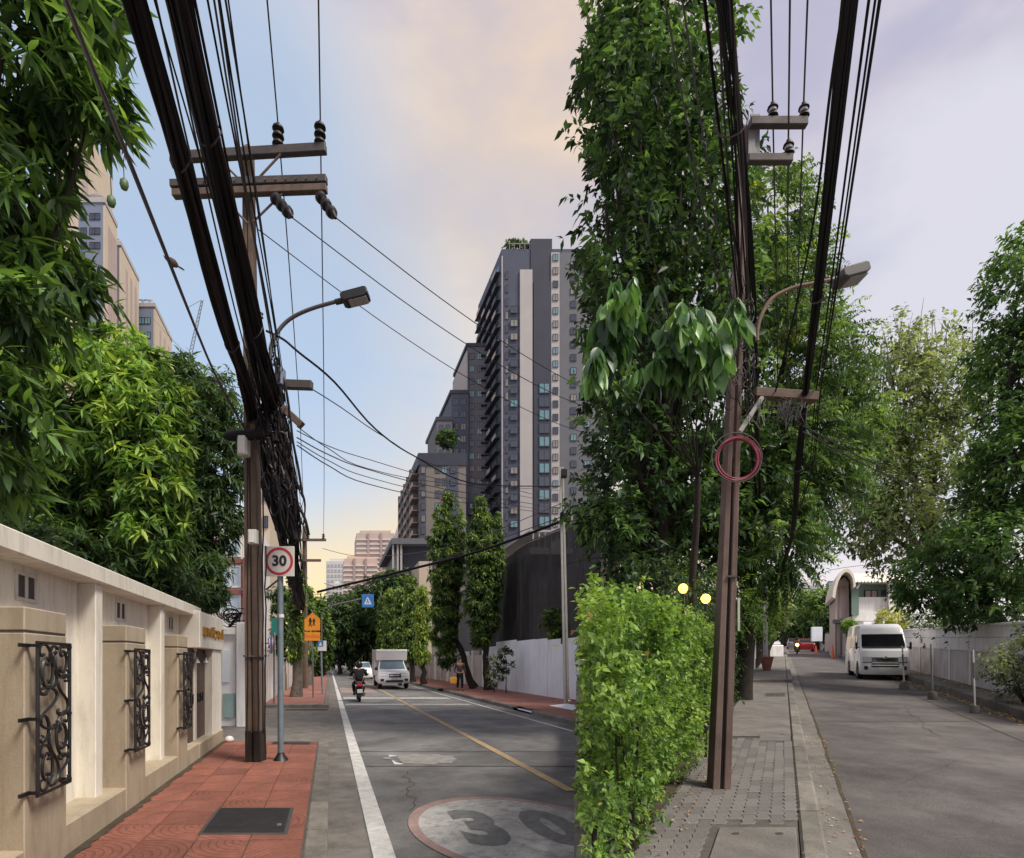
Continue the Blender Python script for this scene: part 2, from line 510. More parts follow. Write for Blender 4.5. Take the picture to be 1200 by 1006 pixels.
MT = dict(
    asphalt=M('asphalt', (0.15, 0.147, 0.143), 0.85, 0.3, 0.9, 0.7, 160, stain=(0.06, 0.057, 0.055), stain_amt=0.75, stain_scale=0.3, streak=1, speckle=.6),
    asphalt2=M('asphalt_worn', (0.105, 0.094, 0.089), 0.88, 0.3, 0.8, 0.7, 150, stain=(0.055, 0.048, 0.045), stain_amt=0.75, stain_scale=0.35, streak=1, speckle=.6),
    patch=M('asphalt_patch', (0.23, 0.225, 0.21), 0.85, 0.3, 5, 0.6, 120),
    concrete=M('concrete', (0.155, 0.142, 0.13), 0.85, 0.25, 2.5, 0.4, 90, stain=(0.09, 0.08, 0.065), stain_amt=0.75, stain_scale=0.8, streak=1, speckle=.35),
    kerb=M('kerb_concrete', (0.165, 0.15, 0.13), 0.85, 0.3, 3, 0.4, 70, stain=(0.08, 0.07, 0.055), stain_amt=0.85, stain_scale=1.2, streak=1, speckle=.35),
    gutter=M('gutter_concrete', (0.155, 0.142, 0.128), 0.88, 0.25, 3, 0.4, 80, stain=(0.07, 0.06, 0.05), stain_amt=0.8, stain_scale=0.9, streak=1, speckle=.35),
    soil=M('soil', (0.06, 0.045, 0.03), 0.95, 0.4, 4, 0.8, 40),
    pave_grey=M('grey_paver', (0.165, 0.152, 0.143), 0.85, 0.25, 1.7, 0.4, 90, stain=(0.11, 0.10, 0.09), stain_amt=0.6, stain_scale=0.9, streak=1, speckle=.35),
    pave_bed=M('paver_bed', (0.085, 0.075, 0.066), 0.95, 0.3, 8, 0.4, 60),
    red_far=M('red_paving', (0.24, 0.105, 0.08), 0.85, 0.25, 3, 0.3, 60, speckle=.35),
    wall_white=M('white_render', (0.72, 0.68, 0.60), 0.8, 0.06, 1.5, 0.12, 60, stain=(0.33, 0.29, 0.23), stain_amt=0.6, stain_scale=2.4, speckle=.06),
    wall_cool=M('white_paint', (0.80, 0.78, 0.76), 0.8, 0.08, 1.2, 0.12, 60, stain=(0.34, 0.31, 0.27), stain_amt=0.55, stain_scale=0.9),
    beige=M('beige_stone_render', (0.385, 0.32, 0.235), 0.8, 0.10, 2.5, 0.15, 80, stain=(0.22, 0.17, 0.12), stain_amt=0.6, stain_scale=2.2, speckle=.1),
    panel_grey=M('grey_rough_render', (0.58, 0.54, 0.52), 0.9, 0.2, 2, 0.6, 40, stain=(0.2, 0.17, 0.15), stain_amt=0.55, stain_scale=0.9),
    iron=M('black_iron', (0.012, 0.012, 0.013), 0.45, 0.3, 10, 0.1, 90, spec=0.5),
    steel=M('galvanised_steel', (0.15, 0.15, 0.155), 0.55, 0.2, 6, 0.15, 80, metal=0.4, stain=(0.25, 0.2, 0.16), stain_amt=0.35),
    steel_dark=M('weathered_steel', (0.075, 0.068, 0.066), 0.6, 0.25, 6, 0.2, 80, metal=0.3, stain=(0.2, 0.12, 0.08), stain_amt=0.4),
    arm_wood=M('crossarm_timber', (0.125, 0.088, 0.07), 0.8, 0.3, 8, 0.3, 80),
    pole=M('pole_concrete', (0.135, 0.098, 0.074), 0.85, 0.3, 3, 0.4, 70, stain=(0.07, 0.048, 0.036), stain_amt=0.8, stain_scale=2.5, streak=0.08),
    pole_r=M('pole_concrete_red', (0.145, 0.10, 0.085), 0.85, 0.3, 3, 0.4, 70, stain=(0.065, 0.042, 0.034), stain_amt=0.8, stain_scale=3, streak=0.06),
    pole_dark=M('pole_soot', (0.022, 0.016, 0.013), 0.9, 0.3, 6, 0.3, 60),
    cable=M('black_cable', (0.009, 0.008, 0.010), 0.7, 0.4, 3, 0.0, spec=.2),
    cable2=M('grey_cable', (0.065, 0.055, 0.06), 0.6, 0.4, 3, 0.0),
    cable3=M('brown_cable', (0.022, 0.016, 0.017), 0.7, 0.4, 3, 0.0, spec=.2),
    wire=M('bare_wire', (0.05, 0.042, 0.042), 0.6, 0.3, 3, 0.0),
    bracket=M('bracket_paint', (0.085, 0.074, 0.07), 0.7, 0.25, 6, 0.15, 80, stain=(0.14, 0.10, 0.08), stain_amt=0.4),
    porcelain=M('brown_porcelain', (0.012, 0.009, 0.01), 0.5, 0.2, 4, 0.0, spec=0.3),
    porcelain_w=M('pale_porcelain', (0.35, 0.33, 0.34), 0.35, 0.15, 4, 0.0),
    lamp_grey=M('lamp_housing', (0.085, 0.082, 0.082), 0.5, 0.2, 5, 0.1),
    lamp_rust=M('lamp_bracket_rust', (0.17, 0.11, 0.075), 0.75, 0.3, 9, 0.2),
    boxgrey=M('junction_box_grey', (0.42, 0.41, 0.39), 0.6, 0.12, 5, 0.05, stain=(0.2, 0.17, 0.14), stain_amt=0.5),
    white=M('white_line_paint', (0.52, 0.51, 0.49), 0.8, 0.2, 5, 0.3, 110, stain=(0.17, 0.165, 0.16), stain_amt=0.75, stain_scale=2.2, streak=1, speckle=.3),
    white_faded=M('faded_white_paint', (0.36, 0.355, 0.34), 0.85, 0.25, 5, 0.3, 110, stain=(0.13, 0.125, 0.12), stain_amt=0.85, stain_scale=2.0, streak=1, speckle=.35),
    yellow=M('faded_yellow_paint', (0.36, 0.26, 0.14), 0.8, 0.2, 5, 0.3, 110, stain=(0.16, 0.14, 0.11), stain_amt=0.85, stain_scale=2.5, streak=1, speckle=.3),
    pinkred=M('faded_red_paint', (0.29, 0.195, 0.175), 0.85, 0.2, 6, 0.3, 110, stain=(0.19, 0.17, 0.16), stain_amt=0.9, stain_scale=2.2, streak=1, speckle=.35),
    digit=M('faded_dark_paint', (0.145, 0.15, 0.147), 0.85, 0.35, 8, 0.4, 110, stain=(0.26, 0.26, 0.25), stain_amt=0.5, stain_scale=3, streak=1),
    sign_white=M('sign_white', (0.62, 0.60, 0.57), 0.5, 0.06, 4, 0.0, stain=(0.4, 0.37, 0.33), stain_amt=0.4),
    sign_red=M('sign_red', (0.45, 0.03, 0.045), 0.5, 0.1, 4, 0.0),
    sign_black=M('sign_black', (0.015, 0.016, 0.02), 0.5, 0.1, 4, 0.0),
    sign_orange=M('sign_orange', (0.75, 0.27, 0.02), 0.5, 0.1, 4, 0.0),
    sign_orange2=M('sign_orange_text', (0.6, 0.1, 0.03), 0.5, 0.1, 4, 0.0),
    sign_blue=M('sign_blue', (0.03, 0.16, 0.45), 0.5, 0.1, 4, 0.0),
    sign_teal=M('sign_teal', (0.03, 0.25, 0.20), 0.5, 0.1, 4, 0.0),
    post_blue=M('sign_post_paint', (0.16, 0.20, 0.23), 0.55, 0.2, 6, 0.1, metal=0.2, stain=(0.1, 0.1, 0.1), stain_amt=0.4),
    gold=M('gold_letters', (0.48, 0.27, 0.07), 0.45, 0.25, 12, 0.1, metal=0.5),
    gate_brown=M('brown_gate', (0.085, 0.055, 0.045), 0.5, 0.2, 4, 0.1),
    teal_panel=M('pale_teal_panel', (0.30, 0.42, 0.39), 0.7, 0.1, 4, 0.1),
    hoard=M('white_hoarding', (0.70, 0.75, 0.81), 0.6, 0.08, 1.2, 0.05, stain=(0.34, 0.35, 0.37), stain_amt=0.4, stain_scale=0.6),
    hoard_dirty=M('dirty_hoarding', (0.42, 0.40, 0.38), 0.8, 0.15, 1.2, 0.1, stain=(0.2, 0.17, 0.15), stain_amt=0.6, stain_scale=0.8),
    net=M('black_netting', (0.018, 0.017, 0.018), 0.9, 0.6, 1.0, 0.5, 25, stain=(0.05, 0.048, 0.048), stain_amt=.6, stain_scale=.5),
    scaff=M('scaffold_tube', (0.2, 0.18, 0.17), 0.6, 0.2, 4, 0.1, metal=0.4),
    bark=M('bark', (0.026, 0.02, 0.016), 0.95, 0.4, 6, 0.8, 30),
    bark_grey=M('grey_bark', (0.12, 0.10, 0.08), 0.95, 0.4, 6, 0.8, 30),
    car_white=M('white_car_paint', (0.82, 0.82, 0.82), 0.25, 0.03, 3, 0.0, coat=0.6),
    car_silver=M('silver_car_paint', (0.45, 0.44, 0.43), 0.3, 0.05, 3, 0.0, metal=0.3, coat=0.5),
    car_dark=M('dark_car_paint', (0.03, 0.032, 0.035), 0.3, 0.1, 3, 0.0, coat=0.5),
    car_red=M('red_car_paint', (0.4, 0.03, 0.03), 0.3, 0.1, 3, 0.0, coat=0.5),
    trim=M('black_trim', (0.015, 0.015, 0.016), 0.5, 0.2, 5, 0.0),
    tyre=M('tyre_rubber', (0.014, 0.014, 0.014), 0.85, 0.2, 8, 0.1),
    rim=M('alloy_rim', (0.42, 0.42, 0.43), 0.35, 0.1, 5, 0.0, metal=0.8),
    chrome=M('chrome', (0.6, 0.6, 0.62), 0.15, 0.05, 5, 0.0, metal=1.0),
    headlamp=M('headlamp_glass', (0.40, 0.42, 0.45), 0.1, 0.4, 14, 0.0, spec=0.9),
    carglass=M('car_glass', (0.012, 0.014, 0.016), 0.12, 0.3, 2, 0.0, spec=0.3),
    carglass2=M('blue_car_glass', (0.10, 0.15, 0.19), 0.06, 0.2, 2, 0.0, spec=0.8),
    plate=M('licence_plate', (0.55, 0.55, 0.54), 0.5, 0.1, 20, 0.0),
    taillight=M('tail_light', (0.5, 0.02, 0.03), 0.25, 0.1, 5, 0.0),
    cone=M('orange_cone', (0.65, 0.13, 0.06), 0.6, 0.1, 5, 0.0),
    terracotta=M('terracotta', (0.25, 0.11, 0.08), 0.8, 0.2, 6, 0.2),
    skin=M('skin', (0.32, 0.18, 0.12), 0.6, 0.08, 8, 0.0),
    hair=M('dark_hair', (0.012, 0.01, 0.009), 0.6, 0.2, 20, 0.1),
    cloth_dark=M('dark_cloth', (0.008, 0.008, 0.010), 0.9, 0.3, 12, 0.2, 200),
    cloth_pat=M('patterned_cloth', (0.05, 0.028, 0.034), 0.9, 0.6, 22, 0.2, 200, c2=(0.11, 0.07, 0.075)),
    yellowbag=M('yellow_bag', (0.62, 0.33, 0.05), 0.7, 0.15, 8, 0.2),
    helmet=M('helmet_black', (0.012, 0.012, 0.014), 0.2, 0.1, 5, 0.0),
    brown_red=M('brown_red', (0.22, 0.075, 0.06), 0.7, 0.15, 5, 0.1),
    coil_red=M('red_conduit', (0.22, 0.035, 0.06), 0.55, 0.2, 8, 0.1),
    b_slate=M('slate_cladding', (0.055, 0.065, 0.10), 0.6, 0.12, 0.3, 0.0),
    b_slate2=M('slate_cladding_dark', (0.033, 0.037, 0.055), 0.55, 0.12, 0.3, 0.0),
    b_light=M('pale_cladding', (0.36, 0.34, 0.335), 0.7, 0.06, 0.3, 0.0),
    b_grey=M('grey_cladding', (0.115, 0.118, 0.135), 0.7, 0.08, 0.3, 0.0),
    b_taupe=M('taupe_cladding', (0.17, 0.15, 0.135), 0.7, 0.08, 0.3, 0.0),
    b_dark=M('dark_frame', (0.03, 0.03, 0.036), 0.6, 0.12, 0.3, 0.0),
    b_cream=M('cream_cladding', (0.46, 0.39, 0.30), 0.8, 0.06, 0.3, 0.0),
    b_pink=M('pink_render', (0.50, 0.415, 0.38), 0.8, 0.06, 0.3, 0.0),
    b_peach=M('peach_render', (0.57, 0.44, 0.39), 0.8, 0.06, 0.3, 0.0),
    b_pale=M('pale_render', (0.60, 0.58, 0.57), 0.8, 0.06, 0.3, 0.0),
    b_blue=M('blue_grey_cladding', (0.16, 0.19, 0.26), 0.7, 0.06, 0.3, 0.0),
    b_green=M('green_paint', (0.16, 0.23, 0.19), 0.8, 0.08, 0.8, 0.0),
    b_roof=M('pale_roof_sheet', (0.66, 0.61, 0.54), 0.6, 0.06, 0.8, 0.0),
    b_mauve=M('mauve_render', (0.36, 0.28, 0.265), 0.8, 0.08, 0.8, 0.0),
    win=glassmat('window_glass', (0.045, 0.06, 0.085), 0.1),
    win_cyan=glassmat('window_glass_teal', (0.12, 0.24, 0.28), 0.12),
    win_blue=glassmat('window_glass_blue', (0.30, 0.38, 0.45), 0.15),
    win_curtain=M('curtained_window', (0.21, 0.20, 0.19), 0.5, 0.2, 1.0, 0.0),
    stain_dark=M('oil_stain', (0.06, 0.053, 0.05), 0.8, 0.3, 2, 0.3, 120, speckle=.4),
    manhole=M('cast_iron_cover', (0.05, 0.047, 0.05), 0.65, 0.2, 8, 0.2, 60, metal=0.4),
    yellow_glow=emit('lamp_glow_yellow', (1.0, 0.62, 0.08), 1.6),
    orange_glow=emit('headlight_glow', (1.0, 0.55, 0.12), 6.0),
    mango=M('green_mango', (0.09, 0.15, 0.06), 0.5, 0.15, 10, 0.0),
    bird=M('bird_feather', (0.10, 0.075, 0.06), 0.8, 0.3, 30, 0.1),
    leaf_mango=leafmat('mango_leaf', [(0.016, 0.032, 0.013), (0.030, 0.066, 0.017), (0.055, 0.12, 0.02), (0.12, 0.21, 0.025)]),
    leaf_bright=leafmat('lit_mango_leaf', [(0.018, 0.036, 0.012), (0.04, 0.09, 0.017), (0.10, 0.20, 0.02), (0.22, 0.33, 0.03)]),  # pale tones are the light on this tree, put into leaf colour
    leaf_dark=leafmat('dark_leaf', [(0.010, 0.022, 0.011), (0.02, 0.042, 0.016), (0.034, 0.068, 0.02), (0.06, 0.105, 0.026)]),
    leaf_right=leafmat('broad_leaf', [(0.012, 0.028, 0.014), (0.024, 0.056, 0.02), (0.05, 0.11, 0.025), (0.10, 0.19, 0.04)]),
    leaf_big=leafmat('large_leaf', [(0.02, 0.05, 0.03), (0.035, 0.085, 0.035), (0.055, 0.14, 0.03), (0.12, 0.22, 0.05)], rough=0.35, spec=0.5),
    leaf_fern=leafmat('feathery_leaf', [(0.014, 0.03, 0.014), (0.026, 0.056, 0.02), (0.048, 0.10, 0.025), (0.13, 0.20, 0.03)]),
    leaf_hedge=leafmat('hedge_leaf', [(0.03, 0.07, 0.014), (0.075, 0.16, 0.02), (0.15, 0.28, 0.025), (0.23, 0.34, 0.045)], gain=.25),
    leaf_col=leafmat('column_leaf', [(0.015, 0.032, 0.012), (0.03, 0.062, 0.016), (0.055, 0.105, 0.018), (0.15, 0.2, 0.02)]),
    leaf_olive=leafmat('olive_leaf', [(0.04, 0.06, 0.028), (0.075, 0.105, 0.045), (0.12, 0.16, 0.065), (0.22, 0.25, 0.10)]),
    leaf_gold=leafmat('golden_bush_leaf', [(0.10, 0.13, 0.012), (0.19, 0.22, 0.015), (0.3, 0.3, 0.02), (0.42, 0.33, 0.02)]),
    flower=leafmat('orange_flower', [(0.5, 0.22, 0.02), (0.6, 0.3, 0.02), (0.7, 0.36, 0.03)]),
    dry=leafmat('dry_leaf', [(0.20, 0.10, 0.05), (0.3, 0.17, 0.09), (0.4, 0.25, 0.13)]),
)

_t = MT['net'].node_tree
_tr = _t.nodes.new('ShaderNodeBsdfTransparent')
_mx = _t.nodes.new('ShaderNodeMixShader')
_mx.inputs[0].default_value = 0.07
_t.links.new(_t.nodes['Principled BSDF'].outputs[0], _mx.inputs[1])
_t.links.new(_tr.outputs[0], _mx.inputs[2])
_t.links.new(_mx.outputs[0], _t.nodes['Material Output'].inputs[0])

# tile material: embossed arcs around one corner of each square tile (relief only)
def tile_mat():
    m = M('red_fan_tile', (0.235, 0.085, 0.058), 0.82, 0.25, 2.5, 0, stain=(0.10, 0.05, 0.038), stain_amt=0.8, stain_scale=1.0, streak=1, speckle=.35)
    t = m.node_tree
    n, l = t.nodes, t.links
    b = n['Principled BSDF']
    tc = n.new('ShaderNodeTexCoord')
    vm = n.new('ShaderNodeVectorMath')
    vm.operation = 'LENGTH'
    l.new(tc.outputs['Object'], vm.inputs[0])
    mul = n.new('ShaderNodeMath'); mul.operation = 'MULTIPLY'; mul.inputs[1].default_value = 2 * PI / 0.058
    l.new(vm.outputs['Value'], mul.inputs[0])
    si = n.new('ShaderNodeMath'); si.operation = 'SINE'
    l.new(mul.outputs[0], si.inputs[0])
    mr = n.new('ShaderNodeMapRange')
    mr.inputs[1].default_value = 0.70
    mr.inputs[2].default_value = 0.93
    mr.inputs[3].default_value = 1.0
    mr.inputs[4].default_value = 0.0
    l.new(si.outputs[0], mr.inputs[0])
    bp = n.new('ShaderNodeBump')
    bp.inputs['Strength'].default_value = 0.6
    bp.inputs['Distance'].default_value = 0.012
    l.new(mr.outputs[0], bp.inputs['Height'])
    l.new(bp.outputs[0], b.inputs['Normal'])
    # dirt lodged in the grooves
    src = b.inputs['Base Color'].links[0].from_socket
    mx = n.new('ShaderNodeMix'); mx.data_type = 'RGBA'; mx.blend_type = 'MIX'
    inv = n.new('ShaderNodeMath'); inv.operation = 'MULTIPLY_ADD'; inv.inputs[1].default_value = -0.42; inv.inputs[2].default_value = 0.42
    l.new(mr.outputs[0], inv.inputs[0])
    l.new(inv.outputs[0], mx.inputs[0])
    l.new(src, mx.inputs[6])
    mx.inputs[7].default_value = (0.09, 0.04, 0.03, 1)
    l.new(mx.outputs[2], b.inputs['Base Color'])
    return m


MT['tile'] = tile_mat()


def per_object_tone(m, lo, hi):
    t = m.node_tree
    b = t.nodes['Principled BSDF']
    src = b.inputs['Base Color'].links[0].from_socket
    oi = t.nodes.new('ShaderNodeObjectInfo')
    mr = t.nodes.new('ShaderNodeMapRange')
    mr.inputs[3].default_value = lo
    mr.inputs[4].default_value = hi
    t.links.new(oi.outputs['Random'], mr.inputs[0])
    mx = t.nodes.new('ShaderNodeVectorMath')
    mx.operation = 'SCALE'
    t.links.new(src, mx.inputs[0])
    t.links.new(mr.outputs[0], mx.inputs['Scale'])
    t.links.new(mx.outputs[0], b.inputs['Base Color'])


per_object_tone(MT['tile'], .82, 1.12)
per_object_tone(MT['pave_grey'], .78, 1.15)
per_object_tone(MT['kerb'], .8, 1.15)


# ------------------------------------------------------------------ foliage
def unit(a):
    return a / np.maximum(np.linalg.norm(a, axis=-1, keepdims=True), 1e-9)


def leaf_mesh(name, mat, parent, pos, dr, L, Wd, var, droop=0.15, fold=0.15, kind=None, roll=0.5, hi=False):
    N = len(pos)
    off = np.array(abs_loc(parent)) if parent is not None else np.zeros(3)
    dr = unit(dr)
    zz = np.array([0, 0, 1.0]) + RNG.normal(0, roll, (N, 3))
    side = unit(np.cross(dr, zz))
    nor = np.cross(side, dr)
    L = L[:, None]
    Wd = Wd[:, None]
    p = pos - off
    dz = np.array([0, 0, -1.0]) * droop
    base = p
    mid = p + dr * L * 0.5 + dz * L * 0.2
    le = p + dr * L * 0.45 + side * Wd * 0.5 + nor * Wd * fold
    ri = p + dr * L * 0.45 - side * Wd * 0.5 + nor * Wd * fold
    tip = p + dr * L + dz * L
    if hi:
        def st(s, w):
            ctr = p + dr * L * s + dz * L * s * s
            return [ctr + side * Wd * w * .5 + nor * Wd * fold * w, ctr, ctr - side * Wd * w * .5 + nor * Wd * fold * w]
        V = np.stack([base] + st(.28, .88) + st(.62, .82) + [tip], 1).reshape(-1, 3)
        T = np.array([[0, 2, 1], [0, 3, 2], [1, 2, 5], [1, 5, 4], [2, 3, 6], [2, 6, 5], [4, 5, 7], [5, 6, 7]])
        nv = 8
    else:
        V = np.stack([base, le, mid, ri, tip], 1).reshape(-1, 3)
        T = np.array([[0, 2, 1], [0, 3, 2], [1, 2, 4], [2, 3, 4]])
        nv = 5
    Fc = (np.arange(N)[:, None, None] * nv + T[None]).reshape(-1, 3)
    me = bpy.data.meshes.new(name)
    me.vertices.add(len(V))
    me.vertices.foreach_set('co', V.astype(np.float32).ravel())
    me.loops.add(len(Fc) * 3)
    me.loops.foreach_set('vertex_index', Fc.astype(np.int32).ravel())
    me.polygons.add(len(Fc))
    me.polygons.foreach_set('loop_start', (np.arange(len(Fc)) * 3).astype(np.int32))
    me.update(calc_edges=True)
    at = me.attributes.new('var', 'FLOAT', 'POINT')
    at.data.foreach_set('value', np.repeat(np.clip(var, 0, 1), nv).astype(np.float32))
    me.materials.append(mat)
    o = bpy.data.objects.new(name, me)
    COL.objects.link(o)
    if parent is not None:
        o.parent = parent
    if kind:
        o['kind'] = kind
    return o


def clump_leaves(C, D, n, mode, L, Wd, droop, cvar, twig=0.3):
    """n leaves on each clump (centre C, twig direction D): arrays pos, dir, length, width, var."""
    m = len(C)
    D = unit(D)
    a = unit(np.cross(D, RNG.normal(0, 1, (m, 3))))
    b = np.cross(D, a)
    Cr, Dr, ar, br = (np.repeat(q, n, 0) for q in (C, D, a, b))
    k = np.tile(np.arange(n), m)
    N = m * n
    if mode == 'whorl':
        phi = k * 2.399 + RNG.uniform(0, 0.8, N)
        tl = np.radians(RNG.uniform(35, 110, N))
        d = Dr * np.cos(tl)[:, None] + (ar * np.cos(phi)[:, None] + br * np.sin(phi)[:, None]) * np.sin(tl)[:, None]
        d[:, 2] -= droop
        pos = Cr - Dr * (RNG.uniform(0, 1, N) * twig)[:, None]
    elif mode == 'pinnate':
        s = (k // 2 + 0.5) / (n / 2)
        sg = np.where(k % 2 == 0, 1.0, -1.0)
        sag = np.zeros((N, 3))
        sag[:, 2] = -(s ** 2) * twig * 0.45
        pos = Cr + Dr * (s * twig)[:, None] + sag
        d = ar * sg[:, None] + Dr * 0.55
        d[:, 2] -= droop
    else:
        s = RNG.uniform(0, 1, N)
        phi = RNG.uniform(0, 2 * PI, N)
        pos = Cr + Dr * (s * twig)[:, None]
        d = Dr * 0.6 + (ar * np.cos(phi)[:, None] + br * np.sin(phi)[:, None])
        d[:, 2] -= droop
    sc = RNG.uniform(0.5, 1.28, N)
    v = np.repeat(cvar, n) + RNG.normal(0, 0.1, N)
    return pos, unit(d), L * sc, Wd * sc * RNG.uniform(0.85, 1.15, N), v


def blob_points(blobs, m, shell=0.55, keep=None):
    """m points inside ellipsoids (cx,cy,cz,rx,ry,rz), mostly near the surface, plus outward directions."""
    B = np.array(blobs, float)
    w = B[:, 3] * B[:, 5] + B[:, 3] * B[:, 4] + B[:, 4] * B[:, 5]
    idx = RNG.choice(len(B), m, p=w / w.sum())
    d = unit(RNG.normal(0, 1, (m, 3)))
    r = shell + (1 - shell) * RNG.uniform(0, 1, m) ** 0.7
    r *= 1 + RNG.normal(0, 0.09, m)
    P = B[idx, :3] + d * B[idx, 3:] * r[:, None]
    return P, d


def open_gaps(C, D, size, thr, seed=0):
    """Open gaps through a crown: drop the clumps where a slow noise is low; also returns that noise."""
    v = np.array([mnoise.noise(Vector((p[0] / size + seed, p[1] / size, p[2] / size))) for p in C])
    ok = v > thr
    return C[ok], D[ok], v[ok]


def pix_blob(px, py, Y, rx, ry, rd=None):
    c = W(px, py, Y)
    return (c.x, c.y, c.z, rx * Y / F, (rd if rd is not None else rx * Y / F), ry * Y / F)


def limbs(mb, root, blobs, r0, n=3, seed=0):
    rr = random.Random(seed)
    for bl in blobs:
        e = Vector(bl[:3])
        m = root.lerp(e, 0.5) + Vector((rr.uniform(-.3, .3), rr.uniform(-.3, .3), rr.uniform(-.2, .3))) * (e - root).length * 0.25
        pts = [root * (1 - t) ** 2 + m * 2 * t * (1 - t) + e * t * t for t in (0, .2, .4, .6, .8, 1)]
        mb.tube(pts, [r0 * (1 - .8 * t) for t in (0, .2, .4, .6, .8, 1)], 6)
        for q in range(n):
            s = pts[rr.randint(2, 5)]
            v = Vector((rr.uniform(-1, 1), rr.uniform(-1, 1), rr.uniform(-.3, 1))) * min(bl[3], bl[5]) * 0.8
            mb.tube([s, s + v * .5 + Vector((0, 0, .05)), s + v], [r0 * .3, r0 * .2, r0 * .06], 4)


def tree(name, label, cat, base, blobs, mat, clumps, n, L, Wd, mode='whorl', droop=0.35, twig=0.15, trunk_r=0.18, bark='bark',
         shell=0.5, group=None, up=0.25, top=None, light_top=0.35, leafdroop=0.15, nl=2, single=0, seed=1, varc=0.42, clip=0, hi=False, limb=0.55, gap=-.22, gs=None):
    base = Vector(base)
    t = thing(name, label, cat, base, 0, group)
    B = np.array(blobs)
    root = Vector(top) if top is not None else Vector((B[:, 0].mean(), B[:, 1].mean(), (B[:, 2] - B[:, 5] * .7).min()))
    if root.z < base.z + 0.5:
        root.z = base.z + 0.5
    tm = MB()
    rr = random.Random(seed)
    k = 6
    tm.tube([base.lerp(root, i / k) + Vector((rr.uniform(-.4, .4), rr.uniform(-.4, .4), 0)) * trunk_r * (0 < i < k) for i in range(k + 1)],
            [trunk_r * (1.35 if i == 0 else 1 - .35 * i / k) for i in range(k + 1)], 9)
    tm.build('trunk', MT[bark], t, smooth=60)
    lm = MB()
    limbs(lm, root, blobs, trunk_r * limb, nl, seed)
    lm.build('limbs', MT[bark], t, smooth=60)
    C, D = blob_points(blobs, clumps, shell)
    C, D, hv = open_gaps(C, D, gs or max(.5, float(np.mean(B[:, 3])) * .55), gap, seed)
    if clip:                     # the crown is cut back along the fork's nose
        px_ = (C[:, 0] - BX * C[:, 1]) / C[:, 1] * F
        wv = np.array([mnoise.noise(Vector((p[2] * .55 + seed, p[1] * .4, 0))) + .5 * mnoise.noise(Vector((p[2] * 1.7, p[1], seed))) for p in C])
        ok = px_ > 16 + clip * 1.5 * wv
        C, D, hv = C[ok], D[ok], hv[ok]
    D = D + RNG.normal(0, 0.35, D.shape)
    D[:, 2] += up
    cv = varc + .45 * hv + RNG.normal(0, 0.20, len(C)) + light_top * (np.clip(D[:, 2], -1, 1)) * 0.5  # upward clumps paler, clumps near gaps darker: light and shade as leaf colour
    arr = clump_leaves(C, D, n, mode, L, Wd, droop, cv, twig)
    pos, d, ll, ww, vv = arr
    if single:
        cc = np.array([0, 0, EYE])
        size = ll / np.linalg.norm(pos - cc, axis=1)
        # visible ones: nearest to the camera inside the frame
        u = pos[:, 0] / pos[:, 1] * F + 600
        v = 762 - (pos[:, 2] - EYE) / pos[:, 1] * F
        ok = (u > 5) & (u < 1195) & (v > 5) & (v < 1000) & (pos[:, 1] > 0.5)
        dist = np.where(ok, np.linalg.norm(pos - cc, axis=1), 1e9)
        pick = np.argsort(dist)[:single]
        singles(t, mat, pos[pick], d[pick], ll[pick], ww[pick], vv[pick], leafdroop)
        keep = np.ones(len(pos), bool)
        keep[pick] = False
        pos, d, ll, ww, vv = pos[keep], d[keep], ll[keep], ww[keep], vv[keep]
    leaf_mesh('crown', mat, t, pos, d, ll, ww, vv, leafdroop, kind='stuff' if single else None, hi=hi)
    return t


_single_cache = {}


def singles(parent, mat, pos, d, L, Wd, var, droop):
    off = abs_loc(parent)
    for i in range(len(pos)):
        q = int(np.clip(var[i], 0, 0.999) * 5)
        asp = 0.2 if Wd[i] / L[i] < 0.3 else 0.42
        key = (mat.name, q, asp)
        if key not in _single_cache:
            vs, fs = [], []
            prof = [(0, 0.04), (.12, .5), (.3, .92), (.5, 1.0), (.7, .78), (.88, .36), (1, 0.03)]
            for s, w in prof:
                zc = -droop * s * s * 1.2
                for e in (-1, 0, 1):
                    vs.append((s, e * w * asp / 2, zc + abs(e) * w * asp * 0.13))
            for a in range(len(prof) - 1):
                for e in (0, 1):
                    fs.append((a * 3 + e, a * 3 + e + 1, a * 3 + e + 4, a * 3 + e + 3))
            me = bpy.data.meshes.new('leaf')
            me.from_pydata(vs, [], fs)
            me.shade_smooth()
            at = me.attributes.new('var', 'FLOAT', 'POINT')
            at.data.foreach_set('value', np.full(len(vs), (q + .5) / 5, np.float32))
            me.materials.append(mat)
            _single_cache[key] = me
        x = Vector(d[i]).normalized()
        y = Vector((0, 0, 1)) + Vector(RNG.normal(0, .4, 3))
        y = y.cross(x).normalized()
        z = x.cross(y)
        Mx = Matrix(((x.x, y.x, z.x), (x.y, y.y, z.y), (x.z, y.z, z.z))).to_4x4()
        o = bpy.data.objects.new('leaf', _single_cache[key])
        COL.objects.link(o)
        o.parent = parent
        o.matrix_basis = Matrix.Translation(Vector(pos[i]) - off) @ Mx @ Matrix.Scale(float(L[i]), 4)


